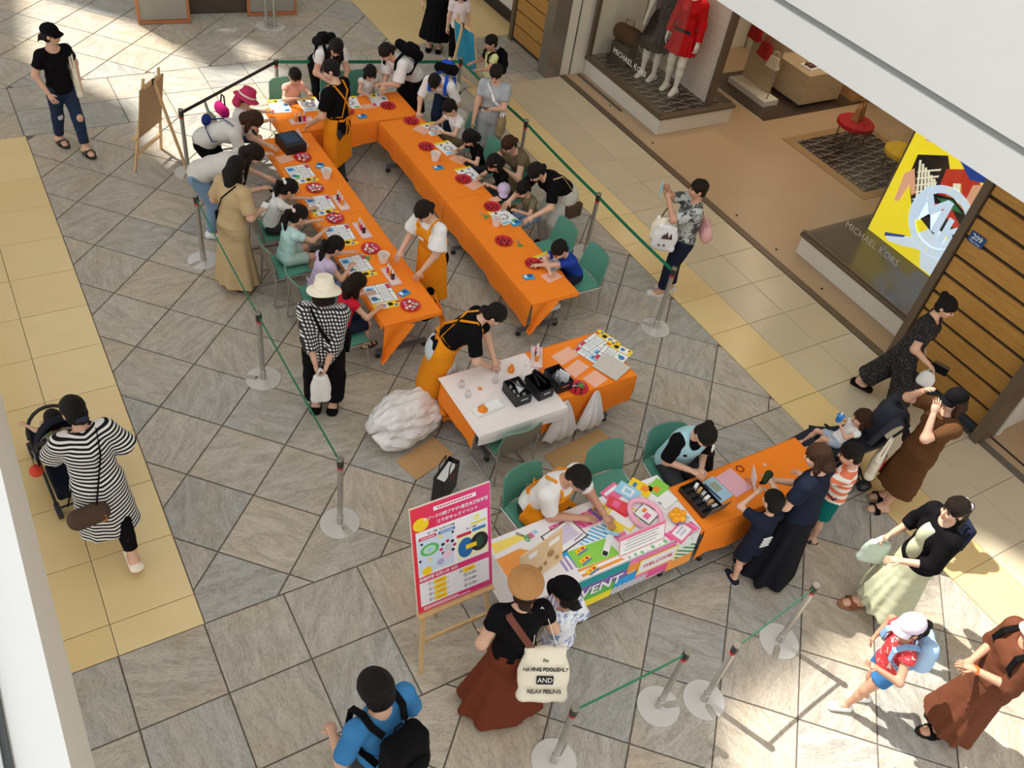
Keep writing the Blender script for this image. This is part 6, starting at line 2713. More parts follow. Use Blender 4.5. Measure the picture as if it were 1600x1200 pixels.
# clipboard in front of the man
card('clipboard', 'clipboard with a form the man is writing on', 882, 838, 12, .34, .23, M_BLACK, None, 'clipboard', [(0, 0, .94, .92, M_PAPER), (.0, .05, .7, .6, flat_mat('print_lilac2', '#d6cbe6')), (0, .46, .2, .06, M_SILVER)])
x, y = at(905, 838, DZ + .03)
put('pen', 'blue pen in the hand of the man at the desk', 'pen', MB().tube([(-.05, 0, .005), (.06, .01, .012)], .004, 6).mesh('pen', M_PV), x, y, DZ + .006, .2)
card('leaflet', 'pink leaflet at the back of the desk', 958, 770, 15, .2, .15, M_PP, None, 'leaflet', [(0, .2, .8, .2, M_PW)])
card('leaflet', 'light blue leaflet with a round picture on the desk', 981, 768, 28, .15, .21, M_PLB, DZ + .006, 'leaflet', [(0, 0, .6, .5, M_PW), (0, 0, .35, .3, M_PLB)])
card('leaflet', 'yellow leaflet behind the pink balloon ring', 1000, 762, 30, .14, .21, M_PY, DZ + .003, 'leaflet', [(.1, -.2, .5, .3, M_PO), (0, .25, .4, .15, M_PB)])
card('leaflet', 'green leaflet with an orange picture at the back of the desk', 1028, 762, 20, .18, .14, M_LIME, DZ + .003, 'leaflet', [(-.15, .0, .35, .4, M_PO)])
card('code_sheet', 'white sheet with a small black bar at the right end of the desk', 1041, 781, 15, .18, .13, M_PAPER, DZ + .006, 'sheet', [(-.42, .1, .06, .3, M_PK)])
for k in range(3):
    card('red_booklet', 'red plastic folder in the little pile on the desk, %s' % ('lowest', 'middle one', 'on top')[k], 968 - k, 793 - k * 2, 25 + 5 * k, .12, .2, flat_mat('folder_red', '#ea4a52', .3), DZ + .004 + .006 * k, 'folder', [(0, .1, .6, .3, M_PP)], 'red folders on the desk')
card('menu_card', 'yellow-edged picture card under the pink balloon ring', 976, 805, 25, .24, .26, flat_mat('cloth_lemon', '#fbdc3a', .6), None, 'card', [(0, 0, .86, .86, M_PAPER), (.1, .1, .4, .3, M_PO)])
card('menu_card', 'dark-framed white card seen through the pink balloon ring', 1010, 803, 20, .17, .17, M_BLACK, DZ + .006, 'card', [(0, 0, .93, .93, M_PAPER), (-.1, -.1, .4, .3, M_PP), (.1, .2, .3, .2, M_PO)])
# pink balloon ring
x, y = at(1008, 801, DZ + .04)
t = thing('balloon_ring', 'pale pink balloon ring leaning on the desk leaflets', 'balloon', (x, y, DZ), math.radians(15))
pts = [(.13 * math.cos(a) * (1 - .1 * math.sin(a)), .15 * math.sin(a), .03 + .012 * math.sin(a)) for a in np.linspace(0, 6.283, 29)]
MB().tube(pts, .024, 10).build('ring_tube', mat('pink_balloon', '#f7b3cb', .25), t)
MB().ball((0, .152, .045), (.02, .018, .014), 8, 6).build('knot', mat('pink_balloon', '#f7b3cb', .25), t)
# yellow spotted balloon flower at the right, with its purple base
x, y = at(1058, 808, DZ + .03)
t = thing('balloon_toy', 'yellow spotted balloon toy with a purple base on the desk', 'balloon', (x, y, DZ), 0)
ym = dot_mat('spotted_yellow', '#f9b418', '#e8790e', 60)
for k in range(5):
    a = math.radians(72 * k)
    MB().ball((.05 * math.cos(a), .045 * math.sin(a), .055), (.038, .034, .034), 10, 8).build('petal', ym, t)
MB().ball((0, 0, .06), (.035, .035, .03), 10, 8).build('petal', ym, t)
MB().ball((.01, -.02, .02), (.07, .055, .02), 12, 6).build('balloon_base', M_PV, t)
card('price_sign', 'pink card with a white handwritten note at the right desk end', 1064, 832, 20, .22, .14, M_PP, None, 'card', [(.05, 0, .75, .75, M_PAPER), (.05, .15, .5, .1, flat_mat('print_lilac', '#b9b3dc')), (.05, -.1, .4, .1, flat_mat('print_lilac', '#b9b3dc'))])
for k, (px, py) in enumerate([(908, 860), (915, 875), (926, 891)]):
    card('ticket_strip', 'little yellow and blue ticket pile on the desk, %s' % ('behind', 'in the middle', 'in front')[k], px, py, 12, .11, .055, M_PY, DZ + .001, 'tickets', [(0, -.35, 1, .28, M_PB), (-.2, .1, .25, .4, M_PO), (.2, .1, .25, .4, M_PR)], 'ticket piles')
t = card('ribbon_rosette', 'white ribbon tag with a light blue bow in the middle of the desk', 950, 850, -48, .055, .26, M_PAPER, DZ + .001, 'ribbon', [(0, -.4, .8, .18, M_BLACK)])
bw_ = MB()
for s in (-1, 1):
    bw_.ball((s * .035, .11, .02), (.035, .018, .02), 8, 6)
bw_.ball((0, .11, .022), .013, 6, 4)
bw_.build('bow', M_PLB, t)
scissors(818, 838, 40, 'green scissors near the left end of the reception desk', DZ)
card('leaflet', 'small colourful leaflet on the desk near the man', 833, 835, 10, .14, .09, M_PW, None, 'leaflet', [(-.2, 0, .4, .6, M_PP), (.2, .1, .3, .4, M_PLB)])
card('leaflet', 'purple and yellow leaflet beside the red folders', 938, 795, 20, .12, .1, M_PY, None, 'leaflet', [(-.3, 0, .3, .8, M_PV), (.2, .0, .3, .5, M_PB)])

# ------------------------------------------------------------------ right desk: cash tray and more
x, y = at(1093, 782, TOP)
t = thing('cash_tray', 'black compartment case with an open grey lid on the orange table', 'case', (x, y, TOP), math.radians(2))
cm = mat('black_case', '#1d1c1e', .45)
MB().box((0, 0, .006), (.22, .34, .01)).build('case_floor', cm, t)
for s in (-1, 1):
    MB().box((s * .11, 0, .03), (.008, .34, .055)).build('case_side', cm, t)
    MB().box((0, s * .168, .03), (.212, .008, .055)).build('case_side', cm, t)
for k in range(4):
    MB().box((-.04, -.12 + .075 * k, .028), (.12, .004, .04)).build('divider', cm, t)
for k in range(6):
    MB().box((.045, -.13 + .05 * k, .04), (.06, .03, .04), .1 * k).build('coin_roll', (M_SILVER, M_CARD, M_PAPER)[k % 3], t)
ld_ = MB().box((0, 0, .07), (.22, .008, .14)).build('lid', mat('grey_lid', '#55544f', .5), t)
ld_.location = (.02, -.18, .03)
ld_.rotation_euler = (.25, 0, 0)
x, y = at(1120, 765, TOP)
card('wallet_tray', 'light blue tray with banknotes on the orange table', 1118, 766, 8, .2, .26, flat_mat('tray_blue', '#a9cfe2', .4), TOP, 'tray', [(-.2, .0, .12, .8, flat_mat('dark_blue', '#27405f')), (.15, .1, .4, .4, flat_mat('note_green', '#9aa58f'))])
film(1146, 754, 8, (.22, .27), 'pink sheet lying right of the banknote tray', flat_mat('sheet_pink', '#eeb6c4', .5))
a_, b_ = at(1165, 765, TOP), at(1187, 748, TOP)
t = thing('sign_stand', 'white notice with a red edge standing on the orange table', 'sign', ((a_[0] + b_[0]) / 2, (a_[1] + b_[1]) / 2, TOP), math.radians(60))
so = MB().box((0, 0, .09), (.16, .004, .18)).build('card', M_PAPER, t)
so.rotation_euler = (-.2, 0, 0)
MB().box((0, -.003, .09), (.12, .001, .1)).build('print', M_PLB, so)
MB().box((0, -.003, .16), (.13, .001, .02)).build('print', M_PP, so)
MB().box((0, .02, .002), (.14, .1, .004)).build('foot', M_CLEAR, t)
x, y = at(1156, 733, TOP)
t = thing('bead_ring', 'flat ring of red beads on the orange table', 'beads', (x, y, TOP), 0)
for k in range(10):
    a = k * .628
    MB().ball((.035 * math.cos(a), .035 * math.sin(a), .006), .008, 6, 5).build('bead', (M_RED, M_BLACK)[k % 2], t)
x, y = at(1195, 727, TOP)
put('small_ring', 'tiny pale ring alone on the orange table', 'ring', MB().tube([(.012 * math.cos(a), .012 * math.sin(a), .005) for a in np.linspace(0, 6.283, 11)], .005, 6).mesh('small_ring', RING_COL[0]), x, y, TOP)
# black bag on the floor behind the orange table
g = Sdf(.04)
g.ell((0, 0, .2), (.2, .14, .2)).ell((.08, .02, .3), (.12, .1, .12)).ell((.22, .06, .28), (.08, .07, .08))
g.plane((0, 0, .002), (0, 0, -1))
g.wob = (.012, 26, .5)
t = thing('holdall', 'black soft bag standing behind the orange table', 'bag', (5.22, 3.62, 0), .2)
link('bag_body', quad_mesh('bag_body', [g.mesh(.016) + (0,)], cloth('black_nylon', '#17161a', .2, .6)), t)
MB().box((.2, .04, .37), (.1, .07, .04), .4).build('white_packet', M_PAPER, t)
MB().tube([(-.08, 0, .38), (-.05, -.02, .48), (.05, -.02, .5), (.1, 0, .42)], .01, 6).build('handle', M_BLACK, t)
# ------------------------------------------------------------------ display window with the mannequins
pl = thing('display_plinth', 'white plinth with a dark patterned top in the left shop window', 'plinth', (9.92, 10.6, 0))
MB().box((0, -.005, .135), (1.5, 2.13, .27)).build('base', M_OFFWHITE, pl)
MB().box((0, -.005, .29), (1.56, 2.19, .045), bev=.006).build('rim', M_BRONZE, pl)
MB().box((-.02, .02, .315), (1.2, 2.0, .008)).build('patterned_top', M_MONO_D, pl)
MB().box((.68, .02, .3155), (.2, 2.0, .008)).build('dark_edge', M_DARKTOP, pl)
MB().box((0, -.005, .012), (1.47, 2.10, .024)).build('shadow_gap', M_BRONZE, pl)
bp = thing('backdrop_panel', 'pale letter-patterned panel behind the two mannequins', 'panel', (10.22, 10.62, .32))
MB().box((0, 0, 1.4), (.05, 1.9, 2.8)).build('sheet', M_MONO_L, bp)
MB().box((-.01, -.98, 1.4), (.12, .07, 2.8)).build('edge_post', M_BRONZE, bp)
win = struct('window_1', MB().box((9.17, 11.6, 1.74), (.07, .06, 2.84)).box((9.17, 10.6, .325), (.06, 2.1, .03)), M_BRONZE)
MB().box((9.165, 10.57, 1.75), (.012, 2.08, 2.8)).build('pane', M_GLASS, win)
lt = text_mesh('lettering', 'MICHAEL KORS', .125, M_WHITE, win, frame((9.155, 10.54, .72), (0, -1, 0), (0, 0, 1)), 'CENTER', .001, .0, 1.05)
# mannequins
M_MANN = mat('mannequin_white', '#eee7dc', 0.3, var=0.02)
SKIN['mannequin'] = M_MANN
red_silk = cloth('red_silk', '#c3141c', .12, .5)
blk_print = cloth_print('dark_spotted_dress', '#1d1614', '#4a3a30', 40, .56)
cm = person('mq1', 'white mannequin in a red long-sleeved dress in the shop window', 9.86, 10.22, 205, 1.76, skin='mannequin', hair=('none', 0, 'black'), face_on=False, name='mannequin', cat='mannequin', z=.32,
       top=dict(mat=red_silk, sl=1.9, hem=-.02, cuff=.03), bottom=dict(mat=red_silk, kind='skirt', len=.66, flare=.2, pl=14, pa=.02), fl=(-.1, .05, .06), fr=(.1, -.03, .06))
person('mq2', 'white mannequin in a dark spotted skirt beside the red one', 9.78, 10.72, 200, 1.76, skin='mannequin', hair=('none', 0, 'black'), face_on=False, name='mannequin', cat='mannequin', z=.32,
       top=dict(mat=blk_print, sl=.6, hem=-.02), bottom=dict(mat=blk_print, kind='skirt', len=.52, flare=.24, pl=14, pa=.02), fl=(-.1, .02, .06), fr=(.1, .06, .06))
bb = MB().box((0, 0, .02), (.26, .02, .04)).build('waist_belt', M_BLACK, cm['root'])
bb.location = (0, .135, 1.0)
t = thing('travel_bag', 'brown patterned duffel standing on a dark pedestal in the window', 'bag', (9.62, 11.28, .66), .3)
g = Sdf(.03)
g.cone((-.0, -.15, .14), (0, .15, .14), .12, .12, (vec(0, 0, 1), 1.2))
g.plane((0, 0, .003), (0, 0, -1))
link('bag_body', quad_mesh('bag_body', [g.mesh(.014) + (0,)], cloth('brown_canvas', '#5a3d2b', .25)), t)
MB().tube([(0, -.1, .24), (0, -.07, .38), (0, .07, .38), (0, .1, .24)], .011, 6).build('handle', M_BROWNWOOD, t)
t = thing('pedestal', 'dark slim pedestal under the brown duffel', 'pedestal', (9.62, 11.28, .32), .3)
MB().box((0, 0, .165), (.28, .36, .33), bev=.006).build('block', M_DARKTOP, t)
MB().box((0, 0, .333), (.3, .38, .012)).build('cap', M_BRONZE, t)

# ------------------------------------------------------------------ window with the backlit poster
p2 = thing('display_plinth', 'white plinth with a dark glossy top in the right shop window', 'plinth', (9.95, 5.24, 0))
MB().box((0, 0, .135), (1.5, 2.14, .27)).build('base', M_OFFWHITE, p2)
MB().box((0, 0, .29), (1.56, 2.2, .045), bev=.006).build('rim', M_BRONZE, p2)
MB().box((.03, 0, .315), (1.4, 2.06, .008)).build('glossy_top', M_DARKTOP, p2)
MB().box((0, 0, .012), (1.47, 2.1, .024)).build('shadow_gap', M_BRONZE, p2)
win2 = struct('window_2', MB().box((9.22, 6.31, .325), (.06, .05, .03)).box((9.22, 5.24, .325), (.05, 2.1, .03)), M_BRONZE)
MB().box((9.22, 5.24, 1.75), (.012, 2.08, 2.8)).build('pane', M_GLASS, win2)
text_mesh('lettering', 'MICHAEL KORS', .125, mat('faint_letters', '#b9b2a8', .4), win2, frame((9.205, 5.34, .81), (0, -1, 0), (0, 0, 1)), 'CENTER', .001, .0, 1.05)
pn = thing('light_box_poster', 'big backlit yellow and white poster with a round emblem', 'poster', (10.20, 5.22, .32))
MB().box((.03, .0, 1.3), (.06, 1.76, 2.6)).build('housing', M_BRONZE, pn)


def glow(name, c, e=.55):
    return mat(name, c, .4, var=.0, emit=e)


def ppoly(pts, m, k, name='print'):
    """flat piece of the poster; pts = (u to the viewer's right, z) """
    mb = MB()
    n = len(pts)
    x = -.002 - .0012 * k
    pts = [(-.85 + (p[0] + 1) * .68, p[1]) for p in pts]
    A = sum(pts[i][0] * pts[(i + 1) % n][1] - pts[(i + 1) % n][0] * pts[i][1] for i in range(n))
    if A < 0:
        pts = pts[::-1]
    vs = [(x, -p[0], p[1]) for p in pts] + [(x + .001, -p[0], p[1]) for p in pts]
    tri = tessellate_polygon([[Vector((p[0], p[1], 0)) for p in pts]])
    mb.add(vs, [list(q) for q in tri] + [[n + i for i in q][::-1] for q in tri])
    return mb.build(name, m, pn)


G_Y, G_W, G_K = glow('poster_yellow', '#f2dc26'), glow('poster_denim', '#d3e2f2'), glow('poster_black', '#1a1414', .2)
G_S, G_R, G_B, G_G, G_O = glow('poster_skin', '#dba284'), glow('poster_red', '#b8311f'), glow('poster_navy', '#1d3f8f'), glow('poster_green', '#2a6a3c'), glow('poster_tan', '#c08040')
G_L = glow('poster_emblem', '#c8dcf4', .6)
ppoly([(-1.0, 0), (1.68, 0), (1.68, 2.6), (-1.0, 2.6)], G_Y, 0)
ppoly([(-.62, .12), (-.1, .28), (.25, .62), (1.0, .45), (1.0, 0.02), (.38, 0.02), (.22, .22), (-.2, .1), (-.5, .04)], G_W, 1)
ppoly([(-.62, .12), (-.2, .26), (-.22, .22), (-.6, .07)], G_B, 2)
ppoly([(-.75, 1.25), (-.2, 1.45), (.35, 1.0), (.3, .5), (-.35, .62), (-.72, .95)], G_K, 2)
for k in range(6):
    a = .03 + k * .085
    ppoly([(-.7 + a, 1.2 - k * .02), (-.66 + a, 1.22 - k * .02), (-.3 + a, .68 + .02 * k), (-.34 + a, .66 + .02 * k)], glow('poster_cream', '#e8e0c8'), 3)
    ppoly([(-.62 + .5 * a, 1.08 - a), (-.60 + .5 * a, 1.11 - a), (-.2 + .3 * a, 1.3 - a), (-.2 + .3 * a, 1.27 - a)], glow('poster_cream', '#e8e0c8'), 4)
ppoly([(-.1, 1.3), (.4, 1.5), (.9, 1.2), (.8, .8), (.3, .75), (-.05, 1.0)], G_R, 3)
ppoly([(.0, 1.5), (.45, 1.7), (.8, 1.45), (.4, 1.35)], G_B, 4)
ppoly([(.1, 1.62), (.5, 1.78), (.78, 1.55), (.5, 1.5)], G_G, 5)
ppoly([(.05, 1.1), (.3, 1.25), (.55, 1.0), (.3, .92)], G_O, 4)
ppoly([(.15, 1.2), (.28, 1.25), (.5, .95), (.4, .9)], glow('poster_cream', '#e8e0c8'), 5)
ppoly([(-.82, .95), (-.68, 1.08), (-.42, .82), (-.48, .76), (-.62, .86), (-.66, .6), (-.76, .56)], G_S, 5)
ppoly([(.5, 1.32), (.68, 1.4), (1.0, 1.0), (1.0, .72), (.7, 1.05), (.52, 1.1)], G_S, 6)
ppoly([(.72, 1.45), (1.0, 1.5), (1.0, 1.15), (.86, 1.2)], G_R, 6)
ppoly([(-.35, 1.5), (-.1, 1.75), (.0, 1.45)], G_Y, 6)
ppoly([(-.6, 1.65), (-.45, 1.85), (-.3, 1.6), (-.5, 1.5)], G_B, 6)
ppoly([(-.75, 1.45), (-.6, 1.75), (-.5, 1.5)], G_S, 6)
ppoly([(-.2, .6), (.78, .6), (.7, .96), (.3, 1.05), (-.1, .95)], G_K, 7)
ppoly([(-.15, .8), (.3, .95), (.75, .78), (.7, .7), (.25, .82)], G_R, 8)
ppoly([(.0, .93), (.3, 1.02), (.6, .95), (.3, .9)], G_G, 8)
n_ = 40
cu_, cz_ = .03, .70
ring_o = [(cu_ + .46 * math.cos(2 * math.pi * k / n_), cz_ + .46 * math.sin(2 * math.pi * k / n_)) for k in range(n_)]
ring_i = [(cu_ + .36 * math.cos(2 * math.pi * k / n_), cz_ + .36 * math.sin(2 * math.pi * k / n_)) for k in range(n_)]
mb = MB()
for kx_, off in ((0, -.0165), (1, -.0145)):
    mb.add([(off, -p[0], p[1]) for p in ring_o] + [(off, -p[0], p[1]) for p in ring_i], [[i, (i + 1) % n_, n_ + (i + 1) % n_, n_ + i] for i in range(n_)])
mb.build('emblem_ring', G_L, pn)
text_mesh('lettering', 'M', .62, G_L, pn, frame((-.0165, .14, .74), (0, -1, 0), (0, -.12, 1)), 'CENTER', .001, .022)
text_mesh('lettering', 'K', .5, G_L, pn, frame((-.0175, -.26, .62), (0, -1, 0), (0, -.12, 1)), 'CENTER', .001, .014)
gold = glow('emblem_letters', '#e6e2a0', .5)
for k, ch in enumerate('MICHAEL'):
    a = math.radians(105 - k * 16)
    text_mesh('lettering', ch, .09, gold, pn, frame((-.0185, -(cu_ + .41 * math.cos(a)), cz_ + .41 * math.sin(a)), (0, -math.sin(a), -math.cos(a)), (0, -math.cos(a), math.sin(a))), 'CENTER', .0006)
for k, ch in enumerate('KORS'):
    a = math.radians(245 + k * 14)
    text_mesh('lettering', ch, .09, gold, pn, frame((-.0185, -(cu_ + .41 * math.cos(a)), cz_ + .41 * math.sin(a)), (0, math.sin(a), math.cos(a)), (0, math.cos(a), -math.sin(a))), 'CENTER', .0006)

# number plate on the oak wall
np_ = thing('number_plate', 'small blue plate reading 209 on the oak slat wall', 'sign', (8.797, 4.02, 1.8))
MB().box((0, 0, .07), (.008, .19, .125), bev=.002).build('plate', mat('navy_enamel', '#164a86', .3), np_)
text_mesh('lettering', '209', .088, M_WHITE, np_, frame((-.0055, 0, .085), (0, -1, 0), (0, 0, 1)), 'CENTER', .0006, .001)
text_mesh('lettering', 'Plaza West', .03, M_WHITE, np_, frame((-.0055, 0, .03), (0, -1, 0), (0, 0, 1)), 'CENTER', .0006)

# ------------------------------------------------------------------ inside the shop
fp = thing('floor_inlay', 'dark letter-patterned floor inlay inside the shop', 'floor inlay', (12.2, 7.9, -.005))
MB().box((0, 0, .006), (1.9, 1.85, .006)).build('border', mat('inlay_border', '#a3855f', .4), fp)
MB().box((.02, 0, .008), (1.6, 1.55, .006)).build('pattern', M_MONO_D, fp)
rug = thing('floor_inlay', 'plain dark brown floor area under the handbag displays', 'floor inlay', (12.9, 10.2, -.005))
MB().box((0, 0, .007), (3.2, 1.62, .007)).build('slab', M_DARKTOP, rug)
MB().box((-1.595, 0, .0075), (.02, 1.62, .008)).build('edge_strip', M_OFFWHITE, rug)
bk = thing('display_block', 'striped stone display block with trays on top in the shop', 'display block', (12.75, 9.98, 0))
MB().box((0, 0, .04), (.84, .74, .07)).build('plinth', M_DARKTOP, bk)
MB().box((0, 0, .33), (.95, .85, .52), bev=.004).build('block', M_TRAV, bk)
ty = thing('display_tray', 'white tray with brown leather goods on the stone block', 'tray', (12.6, 9.85, .592), .1)
MB().box((0, 0, .012), (.34, .26, .022), bev=.003).build('tray_body', M_WHITE, ty)
for k in range(4):
    MB().box(((k % 2 - .5) * .15, (k // 2 - .5) * .1, .035), (.12, .08, .025), .2 * k, bev=.004).build('wallet', mat('brown_leather', '#5b2f22', .4), ty)
ds = thing('display_stand', 'low lit stand with a tall panel and hanging red handbags', 'display stand', (11.82, 10.25, 0))
MB().box((0, 0, .05), (.34, .95, .1), bev=.004).build('stand_base', M_OFFWHITE, ds)
MB().box((.13, .1, .75), (.04, .7, 1.3)).build('stand_panel', M_TRAV, ds)
MB().tube([(-.05, -.4, .1), (-.05, -.4, 1.2), (-.05, .4, 1.2)], .012, 8).build('rail', M_CHROME, ds)


def handbag(label, loc, rz, m, s=1.0):
    t = thing('handbag', label, 'handbag', loc, rz, 'handbags in the shop')
    w, d, h = .26 * s, .12 * s, .2 * s
    P_ = [(-w / 2, 0), (w / 2, 0), (w / 2 * .8, h), (-w / 2 * .8, h)]
    mb = MB()
    vs = [(p[0], -d / 2 * (1 - .5 * (p[1] > 0)), p[1]) for p in P_] + [(p[0], d / 2 * (1 - .5 * (p[1] > 0)), p[1]) for p in P_]
    mb.add(vs, [[0, 1, 2, 3], [7, 6, 5, 4], [0, 4, 5, 1], [1, 5, 6, 2], [2, 6, 7, 3], [3, 7, 4, 0]])
    mb.build('bag_body', m, t)
    for q in (-1, 1):
        MB().tube([(-w * .25, q * d * .24, h * .95), (-w * .2, q * d * .2, h * 1.5), (w * .2, q * d * .2, h * 1.5), (w * .25, q * d * .24, h * .95)], .007 * s, 6).build('handle', m, t)
    MB().box((0, -d * .42, h * .45), (.04, .01, .05)).build('clasp', M_STEEL, t)
    return t


M_REDL = mat('red_leather', '#a81320', .35)
M_TANL = mat('tan_leather', '#a5713c', .4)
M_CREAML = mat('cream_leather', '#d9cbb0', .4)
handbag('red handbag hanging farthest back on the lit stand', (11.76, 10.55, .85), 1.5, M_REDL)
handbag('red handbag hanging in the middle of the lit stand', (11.74, 10.2, .7), 1.4, M_REDL, 1.1)
handbag('cream handbag hanging nearest on the lit stand', (11.75, 9.95, .62), 1.6, M_CREAML, .9)
st = thing('display_stool', 'round red velvet display stool with thin legs', 'stool', (12.2, 8.3, 0))
MB().lathe([(.27, .36), (.30, .38), (.30, .44), (.27, .46)], 28).build('cushion', mat('red_velvet', '#a80f1c', .8), st)
for k in range(4):
    a = .4 + k * 1.571
    MB().tube([(.24 * math.cos(a), .24 * math.sin(a), .36), (.2 * math.cos(a), .2 * math.sin(a), .0)], .012, 6).build('leg', M_BRONZE, st)
handbag('tan handbag standing on the red velvet stool', (12.25, 8.35, .462), .3, M_TANL, 1.05)
st2 = thing('display_stool', 'round yellow display stool behind the backlit poster', 'stool', (12.3, 7.35, 0))
MB().lathe([(.27, .36), (.30, .38), (.30, .44), (.27, .46)], 28).build('cushion', mat('yellow_velvet', '#d8b21c', .8), st2)
for k in range(4):
    a = .4 + k * 1.571
    MB().tube([(.24 * math.cos(a), .24 * math.sin(a), .36), (.2 * math.cos(a), .2 * math.sin(a), .0)], .012, 6).build('leg', M_BRONZE, st2)
handbag('dark red handbag standing on the yellow stool', (12.35, 7.3, .462), .5, mat('wine_leather', '#6a1c20', .35), 1.1)
sh = thing('shelf_unit', 'lit wall shelves with a bag at the back of the shop', 'shelf', (13.6, 11.72, 0))
MB().box((0, .05, 1.2), (1.2, .06, 2.4)).build('back_panel', M_OFFWHITE, sh)
for k in range(3):
    MB().box((0, -.1, .45 + k * .55), (1.2, .28, .03)).build('shelf', M_OFFWHITE, sh)
handbag('dark handbag on the lit wall shelf', (13.4, 11.58, .47), 0, mat('dark_leather', '#2b201c', .4), 1.2)
dt = thing('display_table', 'dark display table far inside the shop', 'table', (14.6, 10.7, 0))
MB().box((0, 0, .72), (1.1, .8, .05), bev=.005).build('table_top', M_DARKTOP, dt)
for i_ in (-1, 1):
    for j_ in (-1, 1):
        MB().box((i_ * .5, j_ * .35, .35), (.05, .05, .7)).build('leg', M_BRONZE, dt)
wb_ = thing('wood_cabinet', 'pale wooden cabinet with open top at the back of the shop', 'cabinet', (14.0, 9.75, 0))
MB().box((0, 0, .42), (.9, .6, .84), bev=.004).build('cabinet_body', wood_mat('light_oak', '#b8875a', '#c69a6c', (1, 1, 6)), wb_)
MB().box((0, 0, .85), (.94, .64, .025)).build('cabinet_top', M_OFFWHITE, wb_)
# little stand past the slat wall
t = thing('floor_stand', 'thin rod on a square wooden foot past the slat wall', 'stand', (9.42, 2.45, 0), .5)
MB().box((0, 0, .012), (.24, .24, .022)).build('foot', M_PINE, t)
MB().tube([(0, 0, .02), (.0, 0, .8)], .008, 6).build('rod', M_BRONZE, t)
# ------------------------------------------------------------------ wardrobe
K_BLK = cloth('black_cotton', '#0d0c0f')
K_NAVY = cloth('navy_cotton', '#1f2536')
K_WHT = cloth('white_cotton', '#e9e7e4')
K_GREY = cloth('grey_cotton', '#a9acb0')
K_GWHT = cloth('greyish_white_cotton', '#d0cdc6')
K_BEIGE = cloth('beige_linen', '#bfa67e')
K_MINT = cloth('mint_cotton', '#bfe2dc')
K_LILAC = cloth('lilac_cotton', '#cbb9d6')
K_RED = cloth('red_cotton', '#cf2238')
K_DENIM = cloth('dark_denim', '#27344c', .2)
K_LDENIM = cloth('pale_denim', '#7d97b5', .2)
K_BDENIM = cloth('blue_denim', '#3f74a8', .15)
K_BLUE = cloth('blue_cotton', '#3f7fb5', .12)
K_RBLUE = cloth('royal_blue_cotton', '#24419c')
K_BROWN = cloth('rust_brown_linen', '#703723')
K_BROWN2 = cloth('brown_linen', '#6b3f2c')
K_CAMEL = cloth('camel_jersey', '#5c3d24')
K_OLIVE = cloth('olive_linen', '#6f6148')
K_PEACH = cloth('peach_cotton', '#f0b3a0')
K_TEAL = cloth('teal_cotton', '#0f6d68')
K_APRON = cloth('orange_apron', '#e8901c')
K_VEST = cloth('pale_blue_vest', '#a9d3dc')
K_SAGE = cloth('sage_chiffon', '#bfc2a4', .14)
K_TAN = cloth('tan_felt', '#b58453')
K_CREAM = cloth('cream_cotton', '#efe6d0')
K_PINKHAT = cloth('pink_felt', '#c43a66')
K_YEL = cloth('pale_yellow_cotton', '#dfe0a0')
K_DGREY = cloth('charcoal_cotton', '#3b3c40')
K_LBLUE = cloth('light_blue_nylon', '#a9c9e8')
K_PINKBAG = cloth('pink_leather', '#dba6a4')
K_STRIPE = cloth_stripe('black_white_stripe', '#1b1b1d', '#ece9e4', .036, .48)
K_GING = cloth_gingham('gingham', '#ece9e5', '#141416', .034)
K_CORAL = cloth_stripe('coral_white_stripe', '#f4ede6', '#ee8260', .085, .5)
K_GSTR = cloth_print('grey_pattern', '#b9bcb6', '#3f4446', 12, .53)
K_FLOR = cloth_print('blue_floral', '#eceef4', '#8d9cc8', 16, .56)
K_REDFL = cloth_print('red_floral', '#d4373f', '#f2cfc8', 26, .6)
K_DOT = cloth_dots('black_dotted', '#131214', '#cfcac2', 60)
K_CAN = cloth_print('brown_monogram', '#4b3728', '#6f5638', 30, .52)
K_NAVYF = cloth_print('navy_floral', '#20263a', '#c9cfe0', 22, .62)
SNK_W = ('sneaker', M_WHITE, M_WHITE)
SNK_B = ('sneaker', K_BLK, M_WHITE)
FLAT_B = ('flat', K_BLK, M_BLACK)
SAND_B = ('sandal', mat('dark_strap', '#241d1a', .5), mat('dark_sole', '#3a2a20', .6))
SAND_T = ('slide', mat('tan_strap', '#8a4a33', .5), mat('tan_sole', '#a0684a', .6))


def sit(key, label, x, y, face, h, lean=12, hp=25, reach=.36, hz=.71, hw=.11, **kw):
    HS = 0.088 * h + 0.112 if h < 1.4 else 0.132 * h + 0.016
    b = (h - 1.10 * HS) / 0.845
    zz = .418 + .07 * b
    az = max(.05 * b, zz - .235 * b - .03)
    k = dict(pel=(0, 0, zz), fl=(-.085, .225 * b, az), fr=(.085, .225 * b, az), hl=(-hw, reach, hz), hr=(hw, reach, hz), lean=lean, head=(hp, 0, 0), shoes=SNK_W)
    k.update(kw)
    return person(key, label, x, y, face, h, **k)


